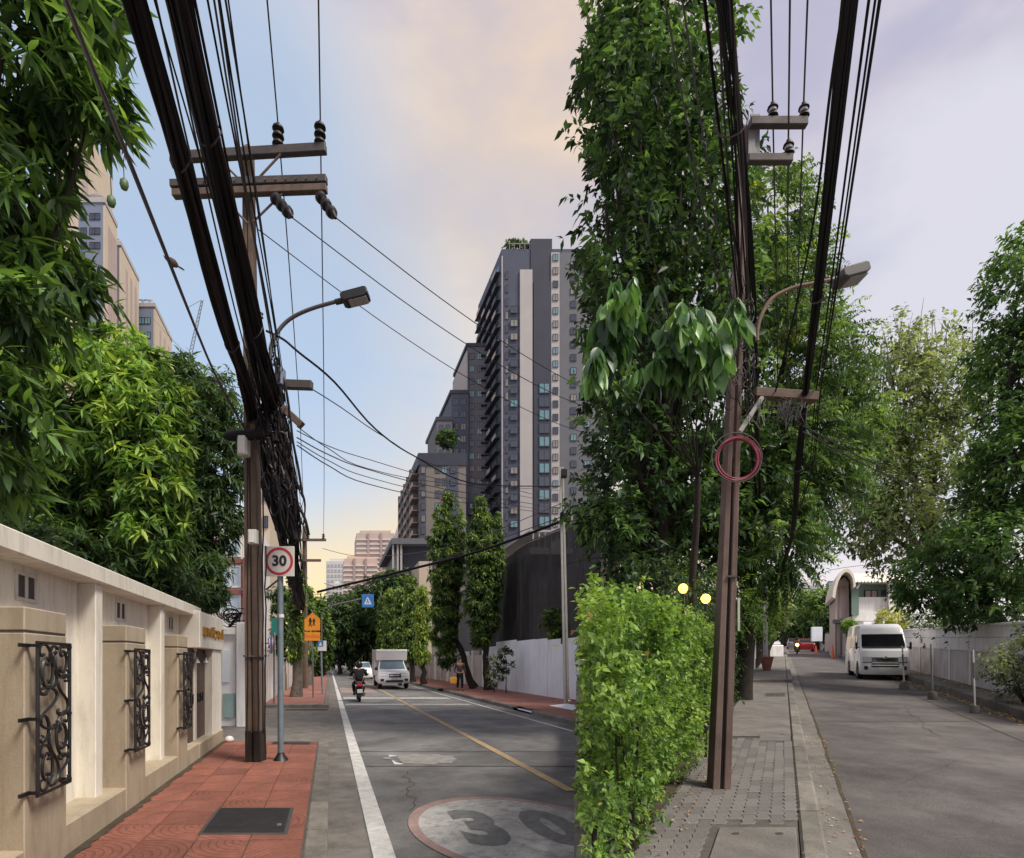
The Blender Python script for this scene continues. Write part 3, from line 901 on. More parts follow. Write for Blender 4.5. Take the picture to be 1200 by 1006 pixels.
def skin_body(name, joints, edges, mat, parent, sub=2, root=0):
    """A continuous body grown along edges; joints = [(x,y,z,rx,ry)]."""
    me = bpy.data.meshes.new(name)
    me.from_pydata([j[:3] for j in joints], edges, [])
    o = bpy.data.objects.new(name, me)
    COL.objects.link(o)
    md = o.modifiers.new('skin', 'SKIN')
    md.use_smooth_shade = True
    for i, j in enumerate(joints):
        me.skin_vertices[0].data[i].radius = (j[3], j[4] if len(j) > 4 else j[3])
        me.skin_vertices[0].data[i].use_root = (i == root)
    s = o.modifiers.new('sub', 'SUBSURF')
    s.levels = sub
    s.render_levels = sub
    dg = bpy.context.evaluated_depsgraph_get()
    m2 = bpy.data.meshes.new_from_object(o.evaluated_get(dg))
    bpy.data.objects.remove(o)
    bpy.data.meshes.remove(me)
    m2.materials.clear()
    m2.materials.append(mat)
    return link(name, m2, mat, parent)

# =================================================================== GROUND


def ground_mesh():
    ys = [-60, -4, 0.01, 4, 20, 60, 150, 700, 2600]
    vs, fs = [], []
    for y in ys:
        xb = BX * max(y, 0)
        half = 60 + 1.5 * abs(y)
        vs += [(xb - half, y, LS.h(y) - 0.06), (xb, y, LS.h(y) - 0.06), (xb, y, RS.h(y) - 0.06), (xb + half, y, RS.h(y) - 0.06)]
    for i in range(len(ys) - 1):
        a, b = i * 4, (i + 1) * 4
        for k in range(3):
            fs.append((a + k, a + k + 1, b + k + 1, b + k))
    return MB().add(vs, fs)


g = ground_mesh().build('ground', MT['concrete'], kind='structure')


def strip(S, x0, x1, y0, y1, z, clip=None, n=14):
    """A sheet along a street; clip(x_max(y)) cuts it at the fork."""
    mb = MB()
    vs = []
    ys = [y0 + (y1 - y0) * (i / n) ** 1.6 for i in range(n + 1)]
    if clip:
        ys = sorted(set(ys + [q for q in clip if y0 < q < y1]))
    for y in ys:
        a, b = x0, x1
        if clip:
            lim = (BX - S.k) * y
            if S is LS:
                b = min(x1, lim - 0.01)
                a = min(a, b - 0.001)
            else:
                a = max(x0, lim + 0.12)
        vs += [S.P(a, y, z), S.P(b, y, z)]
    mb.add(vs, [(2 * i, 2 * i + 1, 2 * i + 3, 2 * i + 2) for i in range(len(ys) - 1)])
    return mb


KX = 6.25
ROAD_END = 118
strip(LS, 0.34, KX, 1.3, ROAD_END, 0.0, clip=[KX / (BX - LS.k)]).build('road', MT['asphalt'], kind='structure')
strip(LS, -0.02, 0.34, 1.0, ROAD_END, 0.004).build('gutter', MT['gutter'], kind='structure')
strip(RS, 0.58, 4.66, 2.4, 150, 0.0).build('road', MT['asphalt2'], kind='structure')
strip(RS, 0.30, 0.60, 2.4, 120, 0.006).build('gutter', MT['gutter'], kind='structure')
strip(RS, -3.6, -1.02, 3.0, 60, 0.09, clip=[1.02 / (RS.k - BX)]).build('planting_bed', MT['soil'], kind='structure')

# ---- painted markings on the left street
mk = thing('road_edge_line', 'continuous white edge line painted beside the gutter of the left street', 'road marking', LS.P(0.45, 4, 0.008))
strip(LS, 0.36, 0.545, 1.5, 95, 0.008).build('paint', MT['white'], mk)
mk = thing('centre_line', 'faded yellow centre line running down the left street', 'road marking', LS.P(3, 8, 0.008))
strip(LS, 2.94, 3.08, 6.9, 95, 0.008).build('paint', MT['yellow'], mk)
mk = thing('road_edge_line', 'thin white edge line along the far kerb of the left street', 'road marking', LS.P(5.7, 14, 0.008))
strip(LS, 5.62, 5.72, 12.9, 60, 0.008).build('paint', MT['white'], mk)

# the 30 roundel
cx, cy, rx, ry = 1.80, 5.33, 1.03, 1.27
mk = thing('speed_roundel', 'large oval 30 marking with faded red ring painted on the road', 'road marking', LS.P(cx, cy, 0.01))


def ellipse(f, n=72):
    return [(cx + rx * f * math.cos(2 * PI * i / n), cy + ry * f * math.sin(2 * PI * i / n)) for i in range(n)]


def ring(f0, f1, z, mat, name):
    a, b = ellipse(f0), ellipse(f1)
    n = len(a)
    mb = MB()
    mb.add([LS.P(*q, z) for q in a] + [LS.P(*q, z) for q in b], [(i, (i + 1) % n, n + (i + 1) % n, n + i) for i in range(n)])
    return mb.build(name, mat, mk)


ring(0.90, 1.0, 0.008, MT['pinkred'], 'ring')
e = ellipse(0.90)
MB().add([LS.P(*q, 0.008) for q in e], [tuple(range(len(e)))]).build('disc', MT['white_faded'], mk)
for ch, dx in (('3', -0.34), ('0', 0.37)):
    tv, tf = text_geo(ch, 1.0, 0, bold=0.055)
    MB().add([LS.P(cx + dx + v[0] * 0.92, cy + v[1] * 1.45 + 0.02, 0.012) for v in tv], tf).build('digit', MT['digit'], mk)

# worn patches, crossing bars, small marks
mk = thing('asphalt_patch', 'pale oval patch of rough asphalt in the near lane', 'road patch', LS.P(1.4, 9.3, 0.006))
pp = []
for i in range(26):
    a = 2 * PI * i / 26
    q = 1 + random.uniform(-.16, .16)
    pp.append(LS.P(1.55 + .62 * q * math.cos(a), 9.25 + .5 * q * math.sin(a), 0.006))
MB().add(pp, [tuple(range(26))]).build('surface', MT['patch'], mk)
mk = thing('paint_mark', 'short white dash left on the asphalt beside the pale patch', 'road marking', LS.P(1.1, 9.0, 0.006))
strip(LS, 1.02, 1.16, 8.7, 9.6, 0.006, n=2).build('paint', MT['white'], mk)
for i, (y, hgt, lab) in enumerate(((21.0, .55, 'nearest thin white bar across the left street behind the motorcycle'),
                                   (24.4, 1.3, 'broad faded white bar across the left street below the truck'))):
    mk = thing('crossing_bar', lab, 'road marking', LS.P(2, y, .008), group='white bars across the left street')
    strip(LS, 0.62, 2.9, y, y + hgt, 0.008, n=2).build('paint', MT['white_faded'], mk)
    strip(LS, 3.12, 5.4, y, y + hgt, 0.008, n=2).build('paint', MT['white_faded'], mk)
mk = thing('road_patch', 'faded pink and white painted patch on the road ahead of the motorcycle', 'road marking', LS.P(1.3, 30, .008))
strip(LS, 0.62, 2.6, 29.5, 34, 0.008, n=2).build('paint', MT['pinkred'], mk)
strip(LS, 0.62, 2.6, 34.2, 35.4, 0.008, n=2).build('paint', MT['white_faded'], mk)
# transverse joints in the carriageway
for i, y in enumerate((8.55, 9.95)):
    mk = thing('road_joint', ('nearer' if i == 0 else 'farther') + ' dark joint running across the left street by the pale patch', 'road joint', LS.P(2, y, .005), group='joints across the left street')
    strip(LS, 0.36, 5.6, y, y + 0.035, 0.005, n=1).build('seam', MT['soil'], mk)

# ---- right street joints
mk = thing('road_joint', 'long dark crack between gutter and asphalt on the right street', 'road joint', RS.P(.6, 5, .008))
mb = MB()
pts = []
for i in range(60):
    y = 3.3 + i * 0.35
    w = 0.014 + 0.010 * random.random()
    o = random.uniform(-.012, .012)
    pts += [RS.P(.60 + o - w, y, .010), RS.P(.60 + o + w, y, .010)]
mb.add(pts, [(2 * i, 2 * i + 1, 2 * i + 3, 2 * i + 2) for i in range(59)]).build('seam', MT['soil'], mk)
for i, (y, x0, x1) in enumerate(((10.6, .7, 3.6), (31.0, .6, 2.8))):
    mk = thing('road_joint', ('nearer' if i == 0 else 'farther') + ' thin joint running across the right street', 'road joint', RS.P(2, y, .005), group='joints across the right street')
    strip(RS, x0, x1, y, y + (.04 if i == 0 else .22), 0.005, n=1).build('seam', MT['pave_bed'], mk)
mk = thing('road_seam', 'lengthwise seam in the asphalt of the right street near the bollards', 'road joint', RS.P(3.2, 8, .005))
mb = MB()
pts = []
for i in range(40):
    y = 6.2 + i * 0.32
    o = random.uniform(-.01, .01) - .012 * i * .3
    pts += [RS.P(3.72 + o, y, .005), RS.P(3.745 + o, y, .005)]
mb.add(pts, [(2 * i, 2 * i + 1, 2 * i + 3, 2 * i + 2) for i in range(39)]).build('seam', MT['soil'], mk)

# hairline cracks in the carriageways
for (S_, x_, y_, dx_, dy_, lab) in ((LS, .9, 6.0, .25, 2.2, 'hairline crack beside the roundel on the left street'), (LS, 2.2, 10.5, 1.6, 1.2, 'wandering crack beyond the pale patch on the left street'), (RS, 1.2, 6.0, 1.4, 1.6, 'wandering crack across the near asphalt of the right street'), (RS, 2.5, 9.0, .3, 4.0, 'long crack up the middle of the right street')):
    ck = thing('road_crack', lab, 'crack', S_.P(x_, y_, .004))
    vs_ = []
    ph = random.uniform(0, 6)
    for i in range(40):
        f = i / 39
        o_ = .05 * math.sin(f * 14 + ph) + .03 * math.sin(f * 37 + ph) + random.uniform(-.012, .012)
        w_ = .004 + .004 * random.random()
        vs_ += [S_.P(x_ + dx_ * f + o_ - w_, y_ + dy_ * f + o_ * .6, .0042), S_.P(x_ + dx_ * f + o_ + w_, y_ + dy_ * f + o_ * .6 + w_, .0042)]
    MB().add(vs_, [(2 * i, 2 * i + 1, 2 * i + 3, 2 * i + 2) for i in range(39)]).build('crack', MT['soil'], ck)

# =================================================================== LEFT PAVEMENT
PZ = 0.13
pav = MB().sbox(LS, -2.06, -0.20, 0.8, 10.42, -0.05, PZ - 0.012).build('pavement', MT['pave_bed'], kind='structure')
px_, py_ = 0.4455, 0.445
corner_meshes = []
for ci in range(4):
    ox, oy = (0 if ci in (0, 3) else px_), (0 if ci in (0, 1) else py_)
    g_ = 0.004
    q = [(g_, g_), (px_ - g_, g_), (px_ - g_, py_ - g_), (g_, py_ - g_)]
    mb = MB()
    lo = [(x - ox + LS.k * (y - oy), y - oy, -0.02 + LS.s * (y - oy)) for x, y in q]
    hi = [(x - ox + LS.k * (y - oy), y - oy, LS.s * (y - oy)) for x, y in q]
    mb.hexa([Vector(v) for v in lo + hi])
    o = mb.build('tile', MT['tile'], None, bevel=0.003)
    corner_meshes.append((o.data, ox, oy))
    bpy.data.objects.remove(o)
for r_ in range(21):
    for c_ in range(4):
        x0, y0 = -2.0 + c_ * px_, 1.05 + r_ * py_
        if x0 > -1.2 and x0 + px_ < -0.3 and y0 > 4.7 and y0 + py_ < 5.66:
            continue
        me, ox, oy = corner_meshes[random.randrange(4)]
        o = link('tile', me, None, pav)
        o.location = LS.P(x0 + ox, y0 + oy, PZ + random.uniform(-.002, .002))
kb = MB().sbox(LS, -0.20, -0.02, 0.8, 10.42, -0.1, PZ - 0.05).build('kerb', MT['kerb'], kind='structure')
y = 1.0
while y < 10.3:
    ln = min(0.98, 10.42 - y)
    MB().sbox(LS, -0.205, -0.012, y, y + ln - 0.012, PZ - 0.06, PZ + random.uniform(-.004, .004)).build('kerb_stone', MT['kerb'], kb, bevel=0.018, seg=2)
    y += ln

# iron manhole cover with its frame and chequer ribs
mh = thing('manhole_cover', 'black rectangular iron cover set in the red tiled pavement', 'manhole cover', LS.P(-.74, 5.2, PZ))
MB().sbox(LS, -1.13, -0.36, 4.74, 5.62, PZ - .02, PZ + .006).build('frame', MT['steel_dark'], mh, bevel=.003)
MB().sbox(LS, -1.10, -0.39, 4.78, 5.58, PZ, PZ + .011).build('plate', MT['manhole'], mh, bevel=.003)
mb = MB()
for i in range(22):
    mb.sbox(LS, -1.09, -0.40, 4.80 + i * .0353, 4.80 + i * .0353 + .016, PZ + .011, PZ + .016)
mb.build('tread_ribs', MT['manhole'], mh)
MB().sbox(LS, -.47, -.43, 4.95, 5.02, PZ + .016, PZ + .019).build('lifting_plate', MT['steel'], mh)
mh2 = thing('manhole_cover', 'dark narrow grating at the end of the red pavement behind the signpost', 'drain', LS.P(-.7, 10.2, PZ))
mb = MB().sbox(LS, -1.05, -0.35, 10.0, 10.3, PZ - .02, PZ + .006)
mb.build('frame', MT['manhole'], mh2)
mb = MB()
for i in range(9):
    mb.sbox(LS, -1.02, -.38, 10.02 + i * .03, 10.02 + i * .03 + .014, PZ + .006, PZ + .014)
mb.build('bars', MT['steel_dark'], mh2)
# dirt gathered along the wall foot
mb = MB()
vs = []
for i in range(90):
    y = 2.5 + i * 0.088
    vs += [LS.P(-2.0, y, PZ + .008), LS.P(-2.0 + .055 + .05 * random.random(), y, PZ + .006)]
mb.add(vs, [(2 * i, 2 * i + 1, 2 * i + 3, 2 * i + 2) for i in range(89)]).build('dirt_along_wall', MT['soil'], None, kind='stuff')['label'] = 'dark dirt gathered along the foot of the cream wall'

# side street mouth and the pavement beyond
strip(LS, -9, -0.02, 10.42, 19.6, 0.006, n=4).build('side_street', MT['gutter'], kind='structure')
p2 = strip(LS, -2.35, -0.2, 19.8, 70, PZ).build('pavement', MT['red_far'], kind='structure')
MB().sbox(LS, -2.35, -.02, 19.6, 19.8, -.05, PZ).build('kerb', MT['kerb'], kind='structure', bevel=.02)
MB().sbox(LS, -.2, -.02, 19.8, 70, -.05, PZ + .004).build('kerb', MT['kerb'], kind='structure', bevel=.02)
mk = thing('concrete_patch', 'square of darker concrete patched into the side street mouth', 'road patch', LS.P(-.8, 15, .01))
strip(LS, -1.5, -.25, 14.0, 16.2, 0.011, n=2).build('surface', MT['concrete'], mk)
mk = thing('drain_slot', 'dark drain opening in front of the far kerb of the side street', 'drain', LS.P(-.8, 18.7, .01))
strip(LS, -1.5, -.05, 18.5, 19.2, 0.011, n=2).build('opening', MT['soil'], mk)

# =================================================================== RIGHT-HAND PAVEMENT OF THE LEFT STREET
clipy = [6.45 / (BX - LS.k), 9.5 / (BX - LS.k)]
strip(LS, 6.43, 9.55, 14.6, 110, PZ, clip=clipy).build('pavement', MT['red_far'], kind='structure')


def kerb_run(S, x0, x1, y0, y1, z1, step, gaps=(), name='kerb', mat='kerb', jit=.006):
    k = MB().sbox(S, x0 + .01, x1 - .01, y0, y1, -.1, z1 - .06).build(name, MT[mat], kind='structure')
    y = y0
    while y < y1 - .05:
        ln = min(step, y1 - y)
        if not any(a < y + ln / 2 < b for a, b in gaps):
            MB().sbox(S, x0, x1, y, y + ln - .02, -.05, z1 + random.uniform(-jit, jit)).build('kerb_stone', MT[mat], k, bevel=.02)
        y += ln
    return k


kerb_run(LS, KX, KX + .2, 14.0, 17.2, PZ, 1.0)
kerb_run(LS, KX, KX + .2, 18.9, 30.6, PZ, 1.0)
kerb_run(LS, KX, KX + .2, 32, 60, PZ, 2.0)
rp = thing('ramp_plate', 'pale blue metal ramp plate lying over the gap in the far kerb', 'ramp', LS.P(7.1, 18.2, .1))
MB().hexa([LS.P(6.35, 17.2, .02), LS.P(8.3, 17.25, PZ + .01), LS.P(8.3, 19.3, PZ + .01), LS.P(6.4, 18.9, .02), LS.P(6.35, 17.2, .05), LS.P(8.3, 17.25, PZ + .05), LS.P(8.3, 19.3, PZ + .05), LS.P(6.4, 18.9, .05)]).build('plate', MT['hoard'], rp, bevel=.008)

# =================================================================== FORK NOSE KERB
nose = MB().hexa([Vector((BX * 2.4 - .01, 2.4, LS.h(2.4) - .1)), Vector((BX * 2.4 + .1, 2.4, -.1)), Vector((BX * 19 + .16, 19, LS.h(19) - .1)), Vector((BX * 19 - .01, 19, LS.h(19) - .1)),
                  Vector((BX * 2.4 - .01, 2.4, RS.h(2.4) + .03)), Vector((BX * 2.4 + .1, 2.4, RS.h(2.4) + .03)), Vector((BX * 19 + .16, 19, RS.h(19) + .03)), Vector((BX * 19 - .01, 19, RS.h(19) + .03))]).build('kerb', MT['kerb'], kind='structure')
y = 2.4
while y < 18.5:
    a, b = y, y + .93
    p = []
    for zz in (-.02, .12):
        for (yy, dx) in ((a, -.02), (a, .11), (b, .11), (b, -.02)):
            p.append(Vector((BX * yy + dx, yy, RS.h(yy) + zz)))
    MB().hexa(p).build('kerb_stone', MT['kerb'], nose, bevel=.015)
    y += .95

# =================================================================== RIGHT STREET PAVEMENT
RZ = 0.12
rpv = MB().sbox(RS, -1.06, 0.115, 2.9, 8.35, -.05, RZ - .012).build('pavement', MT['pave_bed'], kind='structure')
pw, pl, zg = 0.1147, 0.229, 0.02
poly = [(0, 0), (pw, 0), (pw + zg, pl * .25), (pw, pl * .5), (pw + zg, pl * .75), (pw, pl), (0, pl), (zg, pl * .75), (0, pl * .5), (zg, pl * .25)]
cxp = sum(p[0] for p in poly) / len(poly)
cyp = sum(p[1] for p in poly) / len(poly)
sh = [(cxp + (x - cxp) * .955, cyp + (y_ - cyp) * .975) for x, y_ in poly]
o = MB().prism(sh, lambda u, v, w: Vector((u + RS.k * v, v, w + RS.s * v)), -.03, 0).build('paver', MT['pave_grey'], None, bevel=.003)
pave_me = o.data
bpy.data.objects.remove(o)
for c_ in range(10):
    for r_ in range(-1, 24):
        x0 = -1.04 + c_ * pw
        y0 = 3.05 + r_ * pl + (pl / 2 if c_ % 2 else 0)
        if y0 < 2.95 or y0 + pl > 8.3:
            continue
        if x0 + pw > -.52 and y0 < 4.36 and y0 > 3.4:
            continue
        if x0 + pw > -.35 and y0 + pl > 8.0:
            continue
        o = link('paver', pave_me, None, rpv)
        o.location = RS.P(x0, y0, RZ + random.uniform(-.004, .003))
        o.rotation_euler = (random.uniform(-.012, .012), random.uniform(-.012, .012), 0)
for (a, b, lab, holes) in ((3.62, 4.33, 'large concrete slab with two lifting holes at the front of the grey pavement', [(-.36, 4.18), (-.03, 4.18)]),
                           (8.02, 8.75, 'smaller concrete slab with a single hole where the grey pavers end', [(-.02, 8.5)])):
    x0 = -.5 if a < 5 else -.36
    sl = thing('concrete_slab', lab, 'slab', RS.P(x0, a, RZ), group='concrete covers in the grey pavement')
    MB().sbox(RS, x0, .10, a, b, RZ - .06, RZ + .006).build('slab', MT['concrete'], sl, bevel=.006)
    for hx, hy in holes:
        mb = MB()
        mb.add([RS.P(hx + .032 * math.cos(t * PI / 8), hy + .025 * math.sin(t * PI / 8), RZ + .0085) for t in range(16)], [tuple(range(16))])
        mb.build('lifting_hole', MT['soil'], sl)
strip(RS, -1.06, .115, 8.35, 18.6, RZ, n=8).build('pavement', MT['concrete'], kind='structure')
strip(RS, -1.25, .115, 18.75, 80, RZ + .10, n=8).build('pavement', MT['concrete'], kind='structure')
MB().sbox(RS, -1.25, .3, 18.6, 18.76, -.05, RZ + .10).build('step', MT['kerb'], kind='structure', bevel=.02)
kerb_run(RS, .125, .31, 2.9, 18.5, RZ + .004, .95, jit=.008)
kerb_run(RS, .125, .31, 18.77, 80, RZ + .10, 3.0)
gr = thing('drain_grate', 'dark metal drain grate in the pavement before the flower pot', 'drain', RS.P(-.2, 14.4, RZ))
MB().sbox(RS, -.50, .09, 14.0, 14.9, RZ - .03, RZ + .006).build('frame', MT['kerb'], gr)
mb = MB()
for i in range(8):
    mb.sbox(RS, -.45 + i * .063, -.45 + i * .063 + .042, 14.06, 14.84, RZ + .006, RZ + .014)
mb.build('bars', MT['manhole'], gr)
# far side of the right street
kerb_run(RS, 4.66, 4.9, 9.5, 22.3, .2, 1.0, gaps=((13.2, 13.7),), jit=.01)
kerb_run(RS, 4.66, 4.9, 22.5, 60, .2, 2.5)
strip(RS, 4.89, 5.62, 9.5, 60, .192, n=8).build('pavement', MT['concrete'], kind='structure')
pk = thing('painted_kerb', 'kerb end painted in worn yellow and white at the right edge', 'kerb', RS.P(4.7, 8.8, 0))
for i, (m_, a, b) in enumerate((('yellow', 8.95, 9.45), ('white', 8.4, 8.93), ('yellow', 7.85, 8.38))):
    MB().sbox(RS, 4.62, 4.9, a, b, -.05, .2).build('kerb_stone', MT[m_], pk, bevel=.025)
strip(RS, 4.89, 6.2, 7.0, 9.5, .19, n=2).build('pavement', MT['concrete'], kind='structure')

# =================================================================== CREAM BOUNDARY WALL (left)
wl = thing('boundary_wall', 'long cream boundary wall with beige piers and black scrollwork grilles', 'wall', LS.P(-2.15, 3, PZ))
WP, WC = -2.30, -2.08
MB().sbox(LS, WP - .16, WP, 1.2, 8.92, 0, 2.36).build('wall_panel', MT['wall_white'], wl)
MB().sbox(LS, WP - .2, WC, 1.2, 9.0, 2.33, 2.485).build('coping', MT['wall_white'], wl, bevel=.012)
MB().sbox(LS, WP - .05, -2.0, 1.2, 8.5, 0, .37).build('plinth', MT['beige'], wl, bevel=.01)
for y in (3.13, 5.07, 7.03, 8.78):
    MB().sbox(LS, WP - .02, -2.135, y, y + .155, .36, 2.335).build('pilaster', MT['wall_white'], wl, bevel=.008)
for (a, b) in ((1.75, 2.33), (3.63, 4.21), (5.45, 6.02), (7.31, 7.80)):
    p = MB().sbox(LS, WP - .01, -1.995, a, b, 0.0, 1.80).build('pier', MT['beige'], wl, bevel=.008)
    MB().sbox(LS, WP - .01, -1.995, a, b, 1.812, 1.97).build('pier_cap', MT['beige'], p, bevel=.008)
    MB().sbox(LS, WP - .005, -2.002, a + .005, b - .005, 1.79, 1.82).build('cap_joint', MT['pave_bed'], p)
for (a, b) in ((2.05, 2.33), (4.05, 4.35), (5.95, 6.25), (7.88, 8.16)):
    v = MB()
    z0, z1 = 2.06, 2.285
    m_ = (a + b) / 2
    for (y0, y1, q0, q1) in ((a, b, z0, z0 + .03), (a, b, z1 - .03, z1), (a, a + .035, z0 + .03, z1 - .03), (b - .035, b, z0 + .03, z1 - .03), (m_ - .02, m_ + .02, z0 + .03, z1 - .03)):
        v.sbox(LS, WP - .02, WP + .012, y0, y1, q0, q1)
    v.build('vent_block', MT['panel_grey'], wl, bevel=.004)
    MB().sbox(LS, WP - .02, WP + .003, a + .03, b - .03, z0 + .03, z1 - .03).build('vent_opening', MT['steel_dark'], wl)


def clothoid(kind, n=46, turns=1.35):
    """S or C scroll, fitted to the unit box."""
    pts, x, y_, th = [], 0.0, 0.0, 0.0
    for i in range(n):
        s = -1 + 2 * i / (n - 1)
        kv = (abs(s) ** 2.2) * 1.0 + .10
        if kind == 'S':
            kv = kv * (1 if s > 0 else -1)
        th += kv * turns * 2 * PI * 3.1 / n
        x += math.cos(th)
        y_ += math.sin(th)
        pts.append((x, y_))
    a = np.array(pts)
    u, s_, vt = np.linalg.svd(a - a.mean(0))
    a = (a - a.mean(0)) @ vt.T
    a -= a.min(0)
    a /= a.max(0)
    return a[:, [1, 0]]


SC_S, SC_C = clothoid('S'), clothoid('C')


def grille(y0, y1, z0, z1, x=-1.925):
    mb = MB()
    r = .011
    for y in (y0, y1):
        mb.tube([LS.P(x, y, z0), LS.P(x, y, z1)], r, 6)
    for z in (z0, z1):
        mb.tube([LS.P(x, y0 - .01, z), LS.P(x, y1 + .01, z)], r, 6)
    fr = mb.build('grille', MT['iron'], wl)
    for z in (z0 + .02, (z0 + z1) / 2, z1 - .02):
        mb = MB()
        for y, d in ((y0, -.10), (y1, .05)):
            mb.sbox(LS, -2.0, x + .012, y - .012, y + .012, z - .01, z + .01)
            if d < 0:
                mb.sbox(LS, -2.0, -1.98, y + d, y + .012, z - .012, z + .012)
        mb.build('bracket', MT['iron'], fr)
    w, h = y1 - y0, z1 - z0
    # (kind, u0, v0, u1, v1, flipu, flipv)
    items = [('C', .03, .66, .45, .99, 0, 0), ('S', .05, .42, .62, .70, 0, 0), ('C', .52, .76, .97, .99, 1, 0), ('S', .60, .50, .97, .78, 1, 0),
             ('C', .56, .20, .97, .52, 1, 0), ('C', .04, .02, .44, .32, 0, 0), ('S', .30, .03, .66, .44, 0, 1), ('S', .62, .02, .97, .22, 0, 0),
             ('S', .34, .70, .58, .98, 1, 0), ('C', .12, .70, .34, .90, 1, 0), ('C', .12, .08, .34, .26, 1, 1), ('C', .66, .26, .88, .44, 0, 1), ('C', .68, .80, .90, .95, 0, 0), ('C', .06, .34, .32, .52, 0, 1)]
    for k, u0, v0, u1, v1, fu, fv in items:
        a = SC_S if k == 'S' else SC_C
        pts = []
        for u, v in a:
            u = 1 - u if fu else u
            v = 1 - v if fv else v
            pts.append(LS.P(x, y0 + w * (u0 + (u1 - u0) * u), z0 + h * (v0 + (v1 - v0) * v)))
        MB().tube(pts, .0105, 5).build('scroll', MT['iron'], fr, smooth=50)


for (a, b) in ((1.79, 2.25), (3.66, 4.11), (5.50, 5.93), (7.34, 7.74)):
    grille(a, b, .72, 1.735)

# sign beam and recessed brown gate at the far end of the wall
gt = thing('gate_portal', 'cream gate portal with gold lettering above a brown gate panel', 'gate', LS.P(-2.1, 9.4, PZ))
MB().sbox(LS, -2.42, -1.985, 8.50, 10.40, 1.83, 2.40).build('sign_beam', MT['wall_white'], gt, bevel=.01)
MB().sbox(LS, -2.42, -2.36, 8.50, 10.40, 2.40, 2.47).build('parapet', MT['wall_white'], gt)
MB().sbox(LS, -2.42, -2.02, 9.62, 10.38, .35, 1.83).build('gate_post', MT['wall_white'], gt, bevel=.01)
MB().sbox(LS, -2.42, -1.995, 8.51, 10.42, 0.0, .36).build('plinth', MT['beige'], gt, bevel=.01)
MB().sbox(LS, -2.30, -2.16, 8.55, 9.64, .36, 1.83).build('gate_panel', MT['gate_brown'], gt)
tv, tf = text_geo('นพพิวงศ์', .24, .012, bold=.006)
ax = min(v[0] for v in tv), max(v[0] for v in tv)
MB().add([LS.P(-1.972 - v[2], 8.68 + 1.62 * (v[0] - ax[0]) / (ax[1] - ax[0]), 2.10 + v[1]) for v in tv], tf).build('lettering', MT['gold'], gt)
tv, tf = text_geo('TERN', .22, .006)
ax = min(v[0] for v in tv), max(v[0] for v in tv)
MB().add([LS.P(-2.150 - v[2], 8.66 + .8 * (v[0] - ax[0]) / (ax[1] - ax[0]), 1.02 + v[1]) for v in tv], tf).build('lettering', MT['trim'], gt)
for y in (8.78, 9.42):
    sp = MB().lathe([(.012, .09), (.02, .06), (.05, 0), (.045, -.005)], Matrix.Translation(LS.P(-2.10, y, 1.60)), 10).build('spotlight', MT['porcelain_w'], gt, smooth=40)
    MB().tube([LS.P(-2.16, y, 1.79), LS.P(-2.10, y, 1.76), LS.P(-2.10, y, 1.68)], .008, 5).build('arm', MT['iron'], sp)
pb = thing('white_stone', 'small pale rounded stone at the foot of the gate portal corner', 'stone', LS.P(-1.86, 10.3, PZ))
MB().lathe([(.01, -.01), (.07, .01), (.085, .05), (.05, .10), (.01, .115)], Matrix.Translation(LS.P(-1.86, 10.3, PZ)), 12).build('stone', MT['sign_white'], pb, smooth=60)

# white gate wall across the side street
sw = thing('side_wall', 'white gate wall with a pale teal panel across the side street', 'wall', W(275, 852, 13.9))
MB().box(W(225, 0, 14.1).x, W(278, 0, 14.1).x, 14.0, 14.2, LS.h(14) - .1, W(0, 742, 14).z).build('wall_panel', MT['wall_cool'], sw)
MB().box(W(277.6, 0, 13.9).x, W(289, 0, 13.9).x, 13.85, 14.3, LS.h(14) - .1, W(0, 730, 14).z).build('pillar', MT['wall_cool'], sw, bevel=.02)
MB().box(W(225, 0, 13.9).x, W(277, 0, 13.9).x, 13.9, 14.0, W(0, 744, 14).z, W(0, 736, 14).z).build('coping', MT['wall_cool'], sw, bevel=.01)
MB().box(W(260, 0, 13.9).x, W(274, 0, 13.9).x, 13.95, 14.0, W(0, 842, 13.9).z, W(0, 813, 13.9).z).build('lower_panel', MT['teal_panel'], sw, bevel=.01)
MB().box(W(259, 0, 13.9).x, W(266, 0, 13.9).x, 13.96, 14.0, W(0, 800, 13.9).z, W(0, 762, 13.9).z).build('notice', MT['hoard'], sw)
# walls along the far pavement
for (a, b, z1, lab, m_) in ((14.4, 18.2, 1.9, 'white side wall running on behind the utility pole', 'wall_cool'),
                            (20.8, 24.0, 2.1, 'white wall section behind the speed sign post', 'wall_cool'),
                            (25.5, 44, 1.8, 'dull grey wall behind the vine covered pole', 'panel_grey')):
    wseg = thing('garden_wall', lab, 'wall', LS.P(-2.5, a, 0), group='walls beyond the side street')
    MB().sbox(LS, -2.62, -2.42, a, b, -.1, z1).build('wall_panel', MT[m_], wseg)
    MB().sbox(LS, -2.66, -2.38, a - .03, b + .03, z1, z1 + .08).build('coping', MT[m_], wseg)
    for yy in (a, b - .3):
        MB().sbox(LS, -2.64, -2.36, yy + .002, yy + .3, -.1, z1 - .002).build('pillar', MT[m_], wseg)

